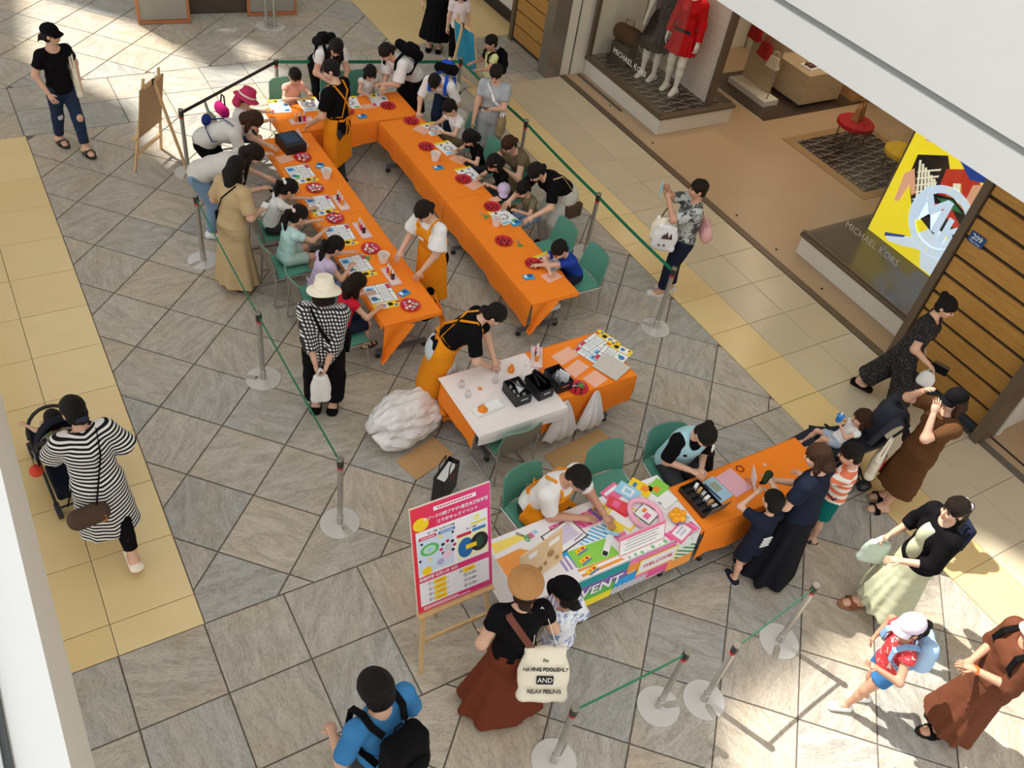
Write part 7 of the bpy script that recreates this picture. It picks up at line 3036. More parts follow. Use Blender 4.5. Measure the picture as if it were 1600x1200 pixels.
# ------------------------------------------------------------------ left row
c = sit('pinkhat', 'child in a pink sun hat seated in the sunlight at the corner', 2.86, 10.45, -5, 1.22, 16, 18, reach=.42, hair=('short', 0, 'black'), top=dict(mat=K_WHT), bottom=dict(mat=K_DENIM, kind='shorts', len=.45), hat=('bucket', K_PINKHAT, K_CREAM))
HL = c['HL']
g = Sdf(.012)
g.cone(HL(0, -.1, .0), HL(0, -.1, -.11), .04, .05, (c['HM'][:, 0], 1.6))
link('neck_flap', quad_mesh('neck_flap', [g.mesh(.012) + (0,)], K_PINKHAT), c['root'])
t = thing('child_bag', 'bright pink bag hung on the sunlit chair back', 'bag', at(347, 176, .5) + (.44,), .2)
g = Sdf(.02)
g.cone((0, -.08, .1), (0, .08, .1), .06, .06, (vec(0, 0, 1), 1.5))
link('bag_body', quad_mesh('bag_body', [g.mesh(.013) + (0,)], cloth('hot_pink_nylon', '#d6267e', .15)), t)
MB().tube([(.02, -.06, .17), (.03, -.03, .3), (.03, .03, .3), (.02, .06, .17)], .01, 6).build('strap', K_NAVY, t)
c = person('g3', 'adult in a greyish T-shirt with a blue strap bending over the corner', 2.42, 9.86, -28, 1.6, lean=62, bend=6, pel=(0, -.1, .8), head=(12, 0, 0), hl=(-.14, .62, .74), hr=(.12, .6, .76), hair=('bob', .06, 'brown'), top=dict(mat=K_GWHT, e=.022, sl=.7), bottom=dict(mat=K_BLK, len=.95), shoes=SNK_B)
root, off = carried(c, 'waist_bag', 'small dark blue bag on the back of the bending adult', 'bag', c['Wa'] - c['f1'] * .17 - vec(.06, 0, 0))
g = Sdf(.02)
g.ell(off, (.08, .055, .07))
V_, Q_ = g.mesh(.012)
link('bag_body', quad_mesh('bag_body', [(V_ - off, Q_, 0)], cloth('dark_blue_nylon', '#22346e')), root)
S_, b_ = c['S'], c['b']
for pts in ([off, c['Ch'] - c['f'] * (.066 * b_ + .05), c['Ch'] - c['f'] * (.05 * b_ + .04) + c['r'] * .1 + c['up'] * .1, c['S'][1] + c['up'] * .065 - c['r'] * .03, c['Ch'] + c['f'] * (.066 * b_ + .04)],
            [off, c['Wa'] - c['f1'] * (.05 * b_ + .05) + c['r'] * .1, c['Wa'] + c['r'] * (.1 * b_ + .03), c['Ch'] + c['f'] * (.066 * b_ + .04)]):
    shift(MB().ribbon(pts, .03, .007, vec(0, 0, 1) + c['r']), off).build('strap', cloth('dark_blue_nylon', '#22346e'), root)
person('p4', 'woman in a white T-shirt and jeans bending low with long hair hanging', 2.14, 9.16, -22, 1.6, lean=68, bend=6, pel=(0, -.08, .82), head=(8, 0, 0), hl=(-.16, .62, .72), hr=(.14, .6, .74), hair=('long', .3, 'dark'), top=dict(mat=K_GWHT, e=.02, sl=.55), bottom=dict(mat=K_LDENIM, len=.98), shoes=SNK_W)
c = person('beige', 'woman in a long beige dress with black hair standing by the children', 2.10, 8.10, 25, 1.58, lean=6, head=(22, 10, 0), hl=(-.16, .18, .92), hr=(.17, .24, .98), hair=('long', .24, 'black'), top=dict(mat=K_BEIGE, e=.022, sl=.85, slr=.05, name='dress_top', hem=.0), bottom=dict(mat=K_BEIGE, kind='skirt', len=.1, flare=.2, pl=11, pa=.016, name='dress_skirt'), shoes=SAND_B)
w_ = c['W'][1] + c['Hd'][1] * .09
root, off = carried(c, 'phone', 'white phone in the hand of the woman in beige', 'phone', w_)
mb = MB().box((0, 0, 0), (.075, .15, .009), bev=.002)
mb.build('case', M_WHITE, root).rotation_euler = (.6, 0, .2)
root, off = carried(c, 'shoulder_bag', 'thin black cross-body strap bag of the woman in beige', 'bag', c['P'] + vec(-.2, .02, -.02))
b_ = c['b']
pts = [off + vec(0, 0, .1), c['Wa'] - c['f1'] * .13 - vec(.08, 0, 0), c['Ch'] - c['f'] * .145 + vec(.0, 0, .03), c['S'][1] - c['f'] * .06 + vec(-.05, 0, .07), c['S'][1] + vec(-.05, .05, .05), c['Ch'] + c['f'] * .15, c['Wa'] + c['f1'] * .13 - vec(.1, 0, 0), off + vec(0, .04, .1)]
shift(MB().ribbon(pts, .014, .006, vec(0, 0, 1)), off).build('strap', K_BLK, root)
shift(MB().box(off + vec(0, .02, .05), (.05, .16, .12), bev=.01), off).build('bag_body', K_BLK, root)
sit('bow', 'girl in white with a white flower bow reaching across the left row', 2.62, 8.45, -6, 1.18, 22, 28, reach=.44, hair=('pony', .22, 'black'), top=dict(mat=K_WHT, e=.016), bottom=dict(mat=K_DGREY, kind='shorts', len=.45), hat=('bow', M_WHITE))
sit('mint', 'child in a mint T-shirt holding up a little bottle', 2.58, 7.83, 4, 1.22, 14, 22, reach=.40, hz=.78, hair=('pony', .24, 'black'), top=dict(mat=K_MINT, e=.02), bottom=dict(mat=cloth('mint_print_shorts', '#b5cfc4', .2), kind='shorts', len=.4), hat=('bow', cloth('pale_scrunchie', '#e6cdc8')))
sit('lilac', 'girl in lilac with a long ponytail reaching for a red plate', 2.70, 7.22, 5, 1.2, 20, 26, reach=.34, hr=(.1, .34, .70), hl=(-.12, .58, .70), hair=('pony', .3, 'black'), top=dict(mat=K_LILAC, e=.016, sl=.35), bottom=dict(mat=K_LDENIM, kind='shorts', len=.45))
sit('redgirl', 'girl in a red sleeveless top leaning on the near end of left row', 2.70, 6.55, 8, 1.2, 16, 24, reach=.3, hr=(.16, .34, .69), hl=(-.08, .34, .72), hair=('bob', .12, 'dark'), top=dict(mat=K_RED, e=.014, sl=.22), bottom=dict(mat=K_NAVY, kind='shorts', len=.48), shoes=SAND_B)
c = person('ging', 'woman in a checked shirt and cream hat with hands behind her back', 2.27, 5.92, 62, 1.58, lean=4, head=(14, -6, 0), hl=(-.05, -.2, .80), hr=(.05, -.2, .80), el=(-.9, -.35, 0), er=(.9, -.35, 0), hair=('bob', .0, 'dark'), top=dict(mat=K_GING, e=.032, sl=1.5, hem=-.09, cuff=.035), bottom=dict(mat=K_BLK, len=.86, e=.03, wide=.03), shoes=FLAT_B, hat=('bucket', K_CREAM))
tote(c, 'small white cloth bag held behind by the woman in checks', K_WHT, vec(0, -.24, .80), (.2, .06, .36), .06, name='cloth_bag', axis=vec(1, .3, 0))
root, off = carried(c, 'shoulder_bag', 'black cross-body bag of the woman in checks', 'bag', c['P'] + vec(.21, .1, -.02))
pts = [off + vec(0, -.02, .1), c['Wa'] - c['f1'] * .16 + vec(.11, 0, 0), c['Ch'] - c['f'] * .165, c['S'][-1] - c['f'] * .08 + vec(.05, 0, .07), c['S'][-1] + vec(.05, .06, .05), c['Ch'] + c['f'] * .19, off + vec(0, .05, .1)]
shift(MB().ribbon(pts, .04, .007, vec(0, 0, 1)), off).build('strap', K_BLK, root)
shift(MB().box(off + vec(0, .02, .06), (.06, .2, .14), bev=.015), off).build('bag_body', K_BLK, root)
# ------------------------------------------------------------------ helpers in aprons
person('apw', 'woman in a white blouse and orange apron standing inside the horseshoe', 3.93, 6.93, 196, 1.58, lean=14, head=(30, 8, 0), hl=(-.16, .32, .84), hr=(.2, .3, .88), hair=('lowbun', 0, 'dark'), top=dict(mat=K_WHT, sl=.8, puff=.025, slr=.055), bottom=dict(mat=K_BLK, len=.95), shoes=SNK_B, apron=dict(mat=K_APRON, len=.32, badge=True))
person('apm', 'man in a black polo and orange apron seen from behind', 3.93, 9.66, 128, 1.68, fem=False, lean=5, head=(16, 25, 0), hl=(-.2, .26, .92), hr=(.2, .2, .9), hair=('short', 0, 'black'), top=dict(mat=K_BLK, e=.018, sl=.7), bottom=dict(mat=K_DGREY, len=1.0), shoes=SNK_B, apron=dict(mat=K_APRON, len=.3, wrap=True), glasses=True)
person('apc', 'woman in a black T-shirt and orange apron bending over the middle table', 3.42, 5.52, -32, 1.58, lean=40, bend=6, head=(22, 0, 0), pel=(0, -.1, .83), hl=(.02, .42, .78), hr=(.12, .36, .76), er=(.9, -.2, -.3), el=(-.9, 0, -.2), hair=('lowbun', 0, 'black'), top=dict(mat=K_BLK, e=.018, sl=.8), bottom=dict(mat=cloth('pale_stripe_skirt', '#c9d3da'), kind='skirt', len=.35, flare=.14), shoes=SNK_W, apron=dict(mat=K_APRON, len=.34, wrap=True))
# ------------------------------------------------------------------ far table
sit('peach', 'child in a peach top sitting at the far table in the sun', 3.80, 10.98, -85, 1.16, 10, 20, reach=.3, hz=.76, hair=('short', 0, 'black'), top=dict(mat=K_PEACH, sl=.3), bottom=dict(mat=K_DENIM, kind='shorts', len=.45))
c = person('p15', 'woman with long black hair bending behind the far chairs', 4.42, 11.42, -88, 1.58, lean=48, bend=8, pel=(0, -.06, .82), head=(12, -20, 0), hl=(-.1, .52, .82), hr=(.12, .5, .8), hair=('long', .28, 'black'), top=dict(mat=K_WHT, sl=.5), bottom=dict(mat=K_BLK, len=.95, e=.03), shoes=SNK_B)
backpack(c, 'black backpack of the long-haired woman at the far chairs', K_BLK, size=(.26, .13, .36))
sit('whitegirl', 'small girl in a white sleeveless top seated at the far table', 4.88, 10.95, -98, 1.1, 14, 26, reach=.34, hair=('bob', .02, 'black'), top=dict(mat=K_WHT, sl=.2, puff=.01), bottom=dict(mat=K_WHT, kind='shorts', len=.4))
c = person('p17', 'woman in a white off-shoulder blouse with a black backpack bending left', 5.46, 10.80, 196, 1.58, lean=50, bend=4, pel=(0, -.05, .82), head=(10, 0, 0), hl=(.02, .5, .80), hr=(-.02, .5, .8), el=(-.6, 0, -.8), hair=('lowbun', 0, 'dark'), top=dict(mat=K_WHT, e=.026, sl=.9, puff=.02, nw=.02), bottom=dict(mat=K_BLK, kind='skirt', len=.3, flare=.2), shoes=FLAT_B)
backpack(c, 'black backpack on the woman in the off-shoulder blouse', K_BLK, size=(.3, .16, .4))
c = person('p19', 'person in a white shirt with a black pack bending at the table corner', 5.78, 10.30, 222, 1.56, lean=58, bend=8, pel=(0, -.08, .8), head=(16, 0, 0), hl=(-.2, .45, .70), hr=(.16, .58, .70), hair=('short', 0, 'black'), top=dict(mat=K_WHT, e=.022, sl=.9), bottom=dict(mat=K_DENIM, len=.98), shoes=SNK_W)
backpack(c, 'black and blue backpack on the person at the table corner', K_BLK, cloth('bright_blue_nylon', '#2455c8'), size=(.28, .15, .36))
# ------------------------------------------------------------------ right row
sit('boyw', 'boy in a white T-shirt seated at the far end of right row', 5.64, 9.57, 185, 1.22, 18, 26, reach=.36, hair=('short', 0, 'black'), top=dict(mat=K_WHT, e=.018), bottom=dict(mat=K_OLIVE, kind='shorts', len=.48))
sit('kidblk', 'child with a bowl haircut in a black T-shirt on right row', 5.58, 8.88, 186, 1.15, 20, 28, reach=.32, hair=('bob', .0, 'black'), top=dict(mat=K_BLK), bottom=dict(mat=K_DGREY, kind='shorts', len=.45))
c = person('grey', 'woman in a grey T-shirt looking down at her phone', 6.02, 9.42, 228, 1.58, lean=3, head=(26, 0, 0), hl=(-.02, .28, 1.08), hr=(.22, .12, .78), hair=('lowbun', 0, 'dark'), top=dict(mat=K_GREY, sl=.6, hem=-.05), bottom=dict(mat=cloth('grey_trousers', '#9a9da0'), len=.98, e=.025), shoes=SNK_W)
w_ = c['W'][-1] + c['Hd'][-1] * .09 + vec(0, 0, .02)
root, off = carried(c, 'phone', 'dark phone held by the woman in grey', 'phone', w_)
MB().box((0, 0, 0), (.075, .15, .009), bev=.002).build('case', M_BLACK, root).rotation_euler = (.5, 0, .3)
tote(c, 'beige woven bag hanging from the arm of the woman in grey', cloth('straw_weave', '#9c8764', .3), c['E'][-1] + vec(0, .0, .02), (.26, .1, .3), .1, axis=vec(0, 1, 0), strap_m=K_WHT)
root, off = carried(c, 'cross_strap_pouch', 'small white pouch on a white strap across the woman in grey', 'bag', c['P'] + vec(-.17, .02, .02))
pts = [off + vec(0, .02, .1), c['Ch'] + c['f'] * .135 + vec(-.03, 0, -.03), c['S'][1] + vec(-.06, .06, .05), c['S'][1] + vec(-.06, -.04, .06), c['Ch'] - c['f'] * .12, off + vec(0, -.03, .1)]
shift(MB().ribbon(pts, .04, .006, vec(0, 0, 1)), off).build('strap', K_WHT, root)
shift(MB().box(off + vec(0, 0, .05), (.04, .14, .1), bev=.01), off).build('pouch_body', K_WHT, root)
sit('olive', 'woman in an olive off-shoulder dress crouching beside the girl with clips', 6.02, 8.46, 192, 1.52, 34, 20, reach=.5, hz=.8, hair=('lowbun', 0, 'brown'), top=dict(mat=K_OLIVE, e=.026, sl=.35, nw=.02), bottom=dict(mat=K_OLIVE, kind='skirt', seat=True, flare=.2), shoes=FLAT_B, fl=(-.12, .12, .08), fr=(.1, .2, .08))
sit('clips', 'girl in black with two white hair clips leaning on right row', 5.60, 8.26, 190, 1.18, 24, 22, reach=.34, hair=('bob', .06, 'black'), top=dict(mat=K_BLK), bottom=dict(mat=K_DGREY, kind='shorts', len=.45), hat=('clip', M_WHITE))
sit('under', 'child with a headband tucked under the arms of the woman in black', 5.66, 7.66, 190, 1.12, 22, 24, reach=.34, hair=('short', 0, 'black'), top=dict(mat=cloth('khaki_cotton', '#7d7458'), sl=.6), bottom=dict(mat=K_LDENIM, kind='shorts', len=.45))
g = Sdf(.012)
g.ell((0, 0, .0), (.085, .1, .075)).cone((0, .09, -.03), (0, .15, -.035), .02, .012, (vec(1, 0, 0), 3.2), k=.006)
g.plane((0, 0, -.04), (0, 0, -1))
V_, Q_ = g.mesh(.0105)
x_, y_ = at(788, 292, .74)
t = thing('cap', 'lilac cap resting at the table edge before the woman in black', 'cap', (x_, y_, .67), 2.6)
link('crown', quad_mesh('crown', [(V_ + vec(0, 0, .04), Q_, 0)], K_LILAC), t)
MB().ball((0, 0, .132), .01, 6, 4).build('button', K_LILAC, t)
c = person('p25', 'woman in a black T-shirt bending over a child at right row', 5.98, 7.58, 188, 1.58, lean=52, bend=6, pel=(0, -.06, .8), head=(14, 0, 0), hl=(-.2, .58, .74), hr=(.2, .62, .74), hair=('lowbun', .1, 'black'), top=dict(mat=K_BLK, e=.02, sl=.8), bottom=dict(mat=cloth('pale_grey_trousers', '#c5c2b8'), len=.95, e=.035, wide=.02), shoes=FLAT_B)
root, off = carried(c, 'shoulder_bag', 'brown patterned bag at the hip of the bending woman in black', 'bag', c['P'] + vec(-.2, -.02, -.26))
shift(MB().box(off + vec(0, 0, .09), (.07, .26, .18), bev=.02), off).build('bag_body', K_CAN, root)
pts = [off + vec(0, -.1, .18), c['Ch'] - c['f'] * .13 - c['r'] * .12, c['S'][-1] - c['f'] * .06 + c['up'] * .06, c['Ch'] + c['f'] * .14 - c['r'] * .08, off + vec(0, .1, .18)]
shift(MB().ribbon(pts, .02, .006, c['r']), off).build('strap', K_BEIGE, root)
sit('boyblue', 'boy in a blue T-shirt drawing at the near end of right row', 5.52, 6.46, 188, 1.25, 34, 22, reach=.42, hl=(.12, .48, .69), hr=(-.02, .42, .69), er=(.8, 0, .2), el=(-.9, -.1, .1), hair=('short', 0, 'black'), top=dict(mat=K_RBLUE, e=.018, sl=.7), bottom=dict(mat=K_NAVY, kind='shorts', len=.48))
# ------------------------------------------------------------------ passers-by at the back
c = person('tl', 'woman in a black cap and ripped jeans walking at upper left', 1.04, 11.5, -72, 1.6, lean=2, head=(4, 48, 0), fl=(-.06, .21, .085), fr=(.07, -.2, .095), hl=(-.22, .06, .88), hr=(.2, .1, .86), hair=('lowbun', 0, 'black'), top=dict(mat=K_BLK, sl=.6, nw=.015, dip=.6), bottom=dict(mat=K_DENIM, len=.93, e=.008), shoes=('slide', M_BLACK, M_BLACK), hat=('cap', K_BLK))
for s_, z_ in ((-1, .0), (1, .0)):
    kn = c['K'][s_]
    MB().ball(kn + vec(0, .06, .02), (.045, .03, .06), 8, 6).build('denim_rip', SKIN['light'] if s_ < 0 else K_GWHT, c['root'])
tote(c, 'flat cream tote on the shoulder of the woman at upper left', K_CREAM, c['S'][-1] + vec(-.03, 0, .055), (.3, .05, .4), .26, axis=vec(.2, 1, 0))
person('wt', 'woman in a white top and long black skirt behind the blue-board easel', 7.02, 13.05, -125, 1.58, head=(10, 0, 0), hair=('bob', .05, 'black'), top=dict(mat=K_WHT, sl=.6), bottom=dict(mat=K_BLK, kind='skirt', len=.2, flare=.2), shoes=FLAT_B)
person('wh', 'child in a white cap and pale shirt beside the long black skirt', 7.15, 12.55, -110, 1.25, head=(12, 0, 0), hair=('bob', .08, 'black'), top=dict(mat=cloth('pale_pink_cotton', '#e9d8d8'), sl=.6, e=.02), bottom=dict(mat=K_BLK, len=.9), shoes=SNK_W, hat=('cap', K_WHT))
c = person('boyt', 'boy in a pale yellow T-shirt with a black backpack by the far easel', 6.86, 10.95, 172, 1.18, head=(14, 0, 0), fl=(-.06, .05, .05), hl=(-.1, .25, .72), hr=(.1, .25, .74), hair=('short', 0, 'black'), skin='mid', top=dict(mat=K_YEL, e=.018), bottom=dict(mat=cloth('grey_shorts', '#7e8080'), kind='shorts', len=.46), shoes=('sneaker', K_NAVY, M_WHITE))
backpack(c, 'black backpack on the boy by the far easel', K_BLK, size=(.24, .13, .36))
# ------------------------------------------------------------------ right side
c = person('photo', 'woman in a patterned blouse holding up a phone to take a photo', 6.87, 6.22, 150, 1.58, lean=0, head=(4, 0, 0), fl=(-.06, .08, .05), fr=(.07, -.05, .05), hl=(-.06, .33, 1.36), hr=(.02, .36, 1.46), el=(-.5, 0, -.9), er=(.6, 0, -.9), hair=('short', 0, 'dark'), skin='mid', top=dict(mat=K_GSTR, e=.024, sl=.85, hem=-.06), bottom=dict(mat=K_NAVY, len=.92, e=.02), shoes=('flat', cloth('pale_shoes', '#d8cfc6'), M_WHITE))
root, off = carried(c, 'phone', 'light blue phone held up by the woman taking a photo', 'phone', vec(-.02, .44, 1.44))
MB().box((0, 0, .04), (.075, .01, .15), bev=.002).build('case', mat('sky_phone', '#8fd0dc', .3), root)
tote(c, 'cream tote hanging from the wrist of the woman taking a photo', K_CREAM, c['E'][-1] * .35 + c['W'][-1] * .65, (.3, .08, .34), .14, axis=vec(.3, 1, 0), strap_m=K_BLK)
tr, tb = tote(c, 'white tote with dark tree prints on the arm of the photographer', K_WHT, c['E'][-1] + vec(.02, .03, .02), (.3, .07, .36), .1, axis=vec(.2, 1, 0))
for k_, (a_, z_, w2, h2) in enumerate(((.03, .2, .05, .07), (.0, .2, .06, .1), (-.05, .2, .05, .08), (-.0, .1, .03, .03), (.06, .1, .03, .03))):
    V_ = [(-.062, a_ + w2 / 2, z_), (-.062, a_ - w2 / 2, z_), (-.058, a_, z_ + h2), (-.05, a_ + w2 / 2, z_), (-.05, a_ - w2 / 2, z_)]
    MB().add(V_, [[0, 2, 1], [3, 4, 2], [0, 1, 4, 3], [1, 2, 4], [0, 3, 2]]).build('tree_print', mat('brown_ink', '#4a2f2a', .7), tr)
root, off = carried(c, 'shoulder_bag', 'pink leather bag on the back of the photographer', 'bag', c['P'] + vec(-.06, -.2, .1))
g = Sdf(.03)
g.cone(off + vec(-.1, 0, .07), off + vec(.1, 0, .07), .07, .07, (vec(0, 0, 1), 1.4))
g.cone(off + vec(-.08, 0, .14), off + vec(.08, 0, .14), .05, .05)
V_, Q_ = g.mesh(.013)
link('bag_body', quad_mesh('bag_body', [(V_ - off, Q_, 0)], K_PINKBAG), root)
shift(MB().tube([off + vec(-.1, 0, .18), c['S'][-1] + vec(.04, -.07, .03), c['S'][-1] + vec(.03, .0, .07), c['S'][-1] + vec(.03, .08, -.02), off + vec(.1, .02, .18)], .01, 6), off).build('strap', K_PINKBAG, root)
c = person('blk', 'woman in a dotted black jumpsuit walking past the oak wall', 8.03, 3.68, -68, 1.58, lean=6, head=(10, -8, 0), fl=(-.05, -.3, .12), fr=(.06, .22, .06), hl=(-.16, .1, .86), hr=(.16, .24, .9), hair=('bun', 0, 'black'), top=dict(mat=K_DOT, e=.018, sl=.6, dip=.8), bottom=dict(mat=K_DOT, len=.86, e=.03, wide=.05), shoes=FLAT_B)
tote(c, 'small white bag in the hand of the woman in the dotted jumpsuit', K_WHT, c['W'][1] + c['Hd'][1] * .08, (.18, .06, .2), .05, axis=vec(0, 1, 0))
root, off = carried(c, 'clutch', 'black clutch purse held by the woman in the dotted jumpsuit', 'bag', c['W'][1] + c['Hd'][1] * .08 + vec(-.05, .06, -.04))
shift(MB().box(off + vec(0, 0, .05), (.04, .17, .1), bev=.01), off).build('bag_body', K_BLK, root)
shift(MB().box(off + vec(0, .0, .1), (.042, .16, .012)), off).build('zip', M_BRONZE, root)
c = person('brj', 'woman in a camel dress and black cap holding her hand to her ear', 6.96, 2.58, 158, 1.6, lean=-2, head=(8, 0, 0), fl=(-.07, .06, .05), fr=(.08, -.04, .05), hl=(-.07, .2, 1.42), hr=(.14, .24, 1.5), el=(-.5, .3, -.9), er=(.5, .3, -.6), hair=('bob', .04, 'brown'), top=dict(mat=K_CAMEL, e=.026, sl=.75, name='dress_top', hem=-.02), bottom=dict(mat=K_CAMEL, kind='skirt', len=.32, flare=.17, pl=5, pa=.012, name='dress_skirt'), shoes=('slide', K_BLK, mat('grey_sole', '#8f877e', .6)), hat=('cap', K_BLK))
MB().tube([c['W'][1] + vec(.024 * math.cos(a), 0, .024 * math.sin(a)) for a in np.linspace(0, 6.283, 11)], .008, 6).build('wrist_watch', mat('gold_metal', '#d8b24a', .3, .7), c['root'])
c = person('card', 'woman in a black cardigan over a sage dress walking at lower right', 5.95, 1.70, 158, 1.58, lean=2, head=(2, 8, 0), fl=(-.05, -.12, .055), fr=(.07, .2, .06), hl=(-.12, .3, .98), hr=(.24, .16, .86), hair=('pony', .34, 'dark'), top=dict(mat=K_BLK, e=.026, sl=1.45, hem=-.06, name='cardigan'), bottom=dict(mat=K_SAGE, kind='skirt', len=.16, flare=.22, pl=9, pa=.014, name='dress'), shoes=SAND_T, hat=('bow', cloth('lilac_scrunchie', '#c9bcd2')))
g = Sdf(.012)
g.ell(c['Ch'] + c['f'] * .03, vec(.075, .13, .14) * 1.15, np.stack((c['r'], c['f'], c['up']), 1))
g.ell(c['Wa'] + c['f1'] * .03, vec(.08, .14, .16) * 1.1)
g.plane(c['Nb'] - c['up'] * .045, c['up'])
link('dress_front', quad_mesh('dress_front', [g.mesh(.013) + (0,)], K_SAGE, (c['P'], np.eye(3))), c['root'])
tote(c, 'clear pale green bag in the hand of the woman in the cardigan', cloth('pale_green_film', '#cfe0d2'), c['W'][1] + c['Hd'][1] * .07, (.26, .06, .3), .06, axis=vec(.3, 1, 0))
root, off = carried(c, 'shoulder_bag', 'navy bag with white letters behind the woman in the cardigan', 'bag', c['P'] + vec(.1, -.3, .12))
shift(MB().box(off + vec(0, 0, .13), (.26, .08, .26), bev=.02), off).build('bag_body', K_NAVY, root)
shift(MB().tube([off + vec(-.1, 0, .25), c['S'][1] + vec(.02, -.05, .06), c['S'][1] + vec(.02, .05, .05), off + vec(.1, .0, .25)], .008, 6), off).build('strap', K_NAVY, root)
text_mesh('lettering', 'nou', .11, M_WHITE, root, frame((0, -.043, .12), (1, 0, 0), (0, 0, 1)), 'CENTER', .001)
c = person('girl', 'girl in a red print top, denim shorts and lilac cap striding left', 5.06, 1.14, 150, 1.3, lean=8, head=(4, 10, 0), fl=(-.05, .12, .055), fr=(.05, -.08, .06), hl=(-.2, .26, .92), hr=(.22, .06, .72), er=(.9, -.5, -.2), hd=(vec(0, 0, 1), None), curl=(.1, .5), hair=('pony', .2, 'black'), skin='mid', top=dict(mat=K_REDFL, e=.02, sl=.28, puff=.012, hem=.0), bottom=dict(mat=K_BDENIM, kind='shorts', len=.22, wide=.012), shoes=SNK_W, hat=('cap', cloth('lilac_print_cap', '#d8ccdc', .2)))
backpack(c, 'light blue backpack on the girl in the red print top', K_LBLUE, cloth('light_blue_nylon2', '#8fb6de'), size=(.26, .16, .34))
c = person('brd', 'woman in a long brown dress and cream cap at the right edge', 5.62, .64, 150, 1.6, lean=4, head=(0, 0, 0), fl=(-.06, .08, .05), fr=(.08, -.05, .05), hl=(-.04, .26, 1.0), hr=(.06, .24, .98), hair=('bob', .05, 'brown'), skin='mid', top=dict(mat=K_BROWN2, e=.03, sl=1.05, cuff=.045, name='dress_top', hem=.0), bottom=dict(mat=K_BROWN2, kind='skirt', len=.12, flare=.19, pl=7, pa=.016, name='dress_skirt'), shoes=('slide', K_BLK, M_BLACK), hat=('cap', K_CREAM))
backpack(c, 'black backpack on the woman in the long brown dress', K_BLK, size=(.3, .17, .42))
MB().tube([c['W'][-1] + vec(.026 * math.cos(a), .0, .026 * math.sin(a)) for a in np.linspace(0, 6.283, 11)], .012, 6).build('bracelet', mat('orange_bangle', '#d9662b', .4), c['root'])
# ------------------------------------------------------------------ front
c = person('manb', 'man in a blue T-shirt with a black backpack at the bottom edge', 1.20, 2.20, 104, 1.66, fem=False, lean=4, head=(14, 0, 0), hl=(-.2, .24, .98), hr=(.24, .12, .86), hair=('short', .018, 'black'), top=dict(mat=K_BLUE, e=.014, sl=.85, nw=.006), bottom=dict(mat=K_DGREY, len=1.0), shoes=SNK_B)
backpack(c, 'black backpack on the man in the blue T-shirt', K_BLK, size=(.32, .2, .44))
c = person('beret', 'woman in a tan beret, black top and long rust skirt reading the poster', 2.36, 2.46, 72, 1.58, lean=6, head=(8, -12, 0), fl=(-.08, -.04, .05), fr=(.08, .05, .05), hl=(-.2, .12, .9), hr=(.2, .22, .95), hair=('lowbun', 0, 'brown'), top=dict(mat=K_BLK, e=.016, sl=.45, nw=.012, hem=.0), bottom=dict(mat=K_BROWN, kind='skirt', len=.06, flare=.26, pl=6, pa=.025, top=.07), shoes=SAND_B, hat=('beret', K_TAN))
for s_, x_ in ((-1, .0),):
    b_ = c['b']
    pts = [c['Wa'] - c['f1'] * .125 + c['r1'] * .09, c['Ch'] - c['f'] * .135 + c['r'] * .0, c['S'][-1] - c['f'] * .075 + c['up'] * .05 + c['r'] * .05, c['S'][-1] + c['up'] * .068 + c['r'] * .05, c['Ch'] + c['f'] * .14 - c['r'] * .05]
    MB().ribbon(pts, .05, .008, c['r']).build('skirt_strap', mat('brown_leather_strap', '#6e3420', .5), c['root'])
tr, tb = tote(c, 'cream tote with black lettering on the woman in the tan beret', K_CREAM, c['S'][1] + vec(-.02, -.02, .058), (.38, .1, .42), .30, axis=vec(1, -.15, 0), sw=(.05, -.13, 0), tilt=.75)
ink = mat('black_ink', '#1a1918', .8)
ax_ = unit(vec(1, -.15, 0))
ez_ = unit(vec(0, 0, 1) + np.cross(vec(0, 0, 1), ax_) * .75)
ay_ = np.cross(ez_, ax_)
fr_t = lambda z_, d_: frame(ez_ * z_ - ay_ * d_, ax_, ez_)
for body, z_, sz, d_ in (("I'm", .33, .04, .052), ('HAVING FOOLISHLY', .27, .042, .066), ('RELAX FEELING', .11, .042, .072)):
    text_mesh('lettering', body, sz * .9, ink, tr, fr_t(z_, d_), 'CENTER', .004, 0, .92)
MB().box((0, 0, 0), (.12, .06, .006)).build('black_patch', ink, tr).matrix_local = fr_t(.195, .07)
text_mesh('lettering', 'AND', .05, M_WHITE, tr, fr_t(.195, .075), 'CENTER', .001)
person('kidcap', 'child in a black cap and blue floral top touching the sample board', 2.80, 2.48, 96, 1.26, lean=6, head=(6, 8, 0), fl=(-.06, -.02, .05), fr=(.07, .03, .05), hl=(-.18, .36, .96), hr=(.16, .1, .66), hair=('lowbun', 0, 'black'), skin='mid', top=dict(mat=K_FLOR, e=.028, sl=.9, puff=.012, nw=.014), bottom=dict(mat=K_LDENIM, len=.9), shoes=SAND_B, hat=('casquette', K_BLK))
sit('desk', 'man in a white shirt and orange apron writing at the reception desk', 3.38, 3.74, -72, 1.66, 26, 22, reach=.46, hr=(-.02, .44, .71), hl=(-.2, .56, .72), fem=False, hair=('short', 0, 'black'), skin='mid', top=dict(mat=K_WHT, e=.02, sl=.8), bottom=dict(mat=K_DGREY, len=1.0), shoes=SNK_B, apron=dict(mat=K_APRON, seat=True), glasses=True)
c = sit('vest', 'woman in a light blue vest sitting at the orange table', 4.86, 3.66, -98, 1.58, 18, 34, reach=.32, hz=.73, hw=.06, hair=('bun', 0, 'black'), top=dict(mat=K_BLK, e=.014, sl=.9), bottom=dict(mat=K_DGREY, len=1.0), shoes=SNK_B)
b_ = c['b']
g = Sdf(.018 * b_)
M2_ = np.stack((c['r'], c['f'], c['up']), 1)
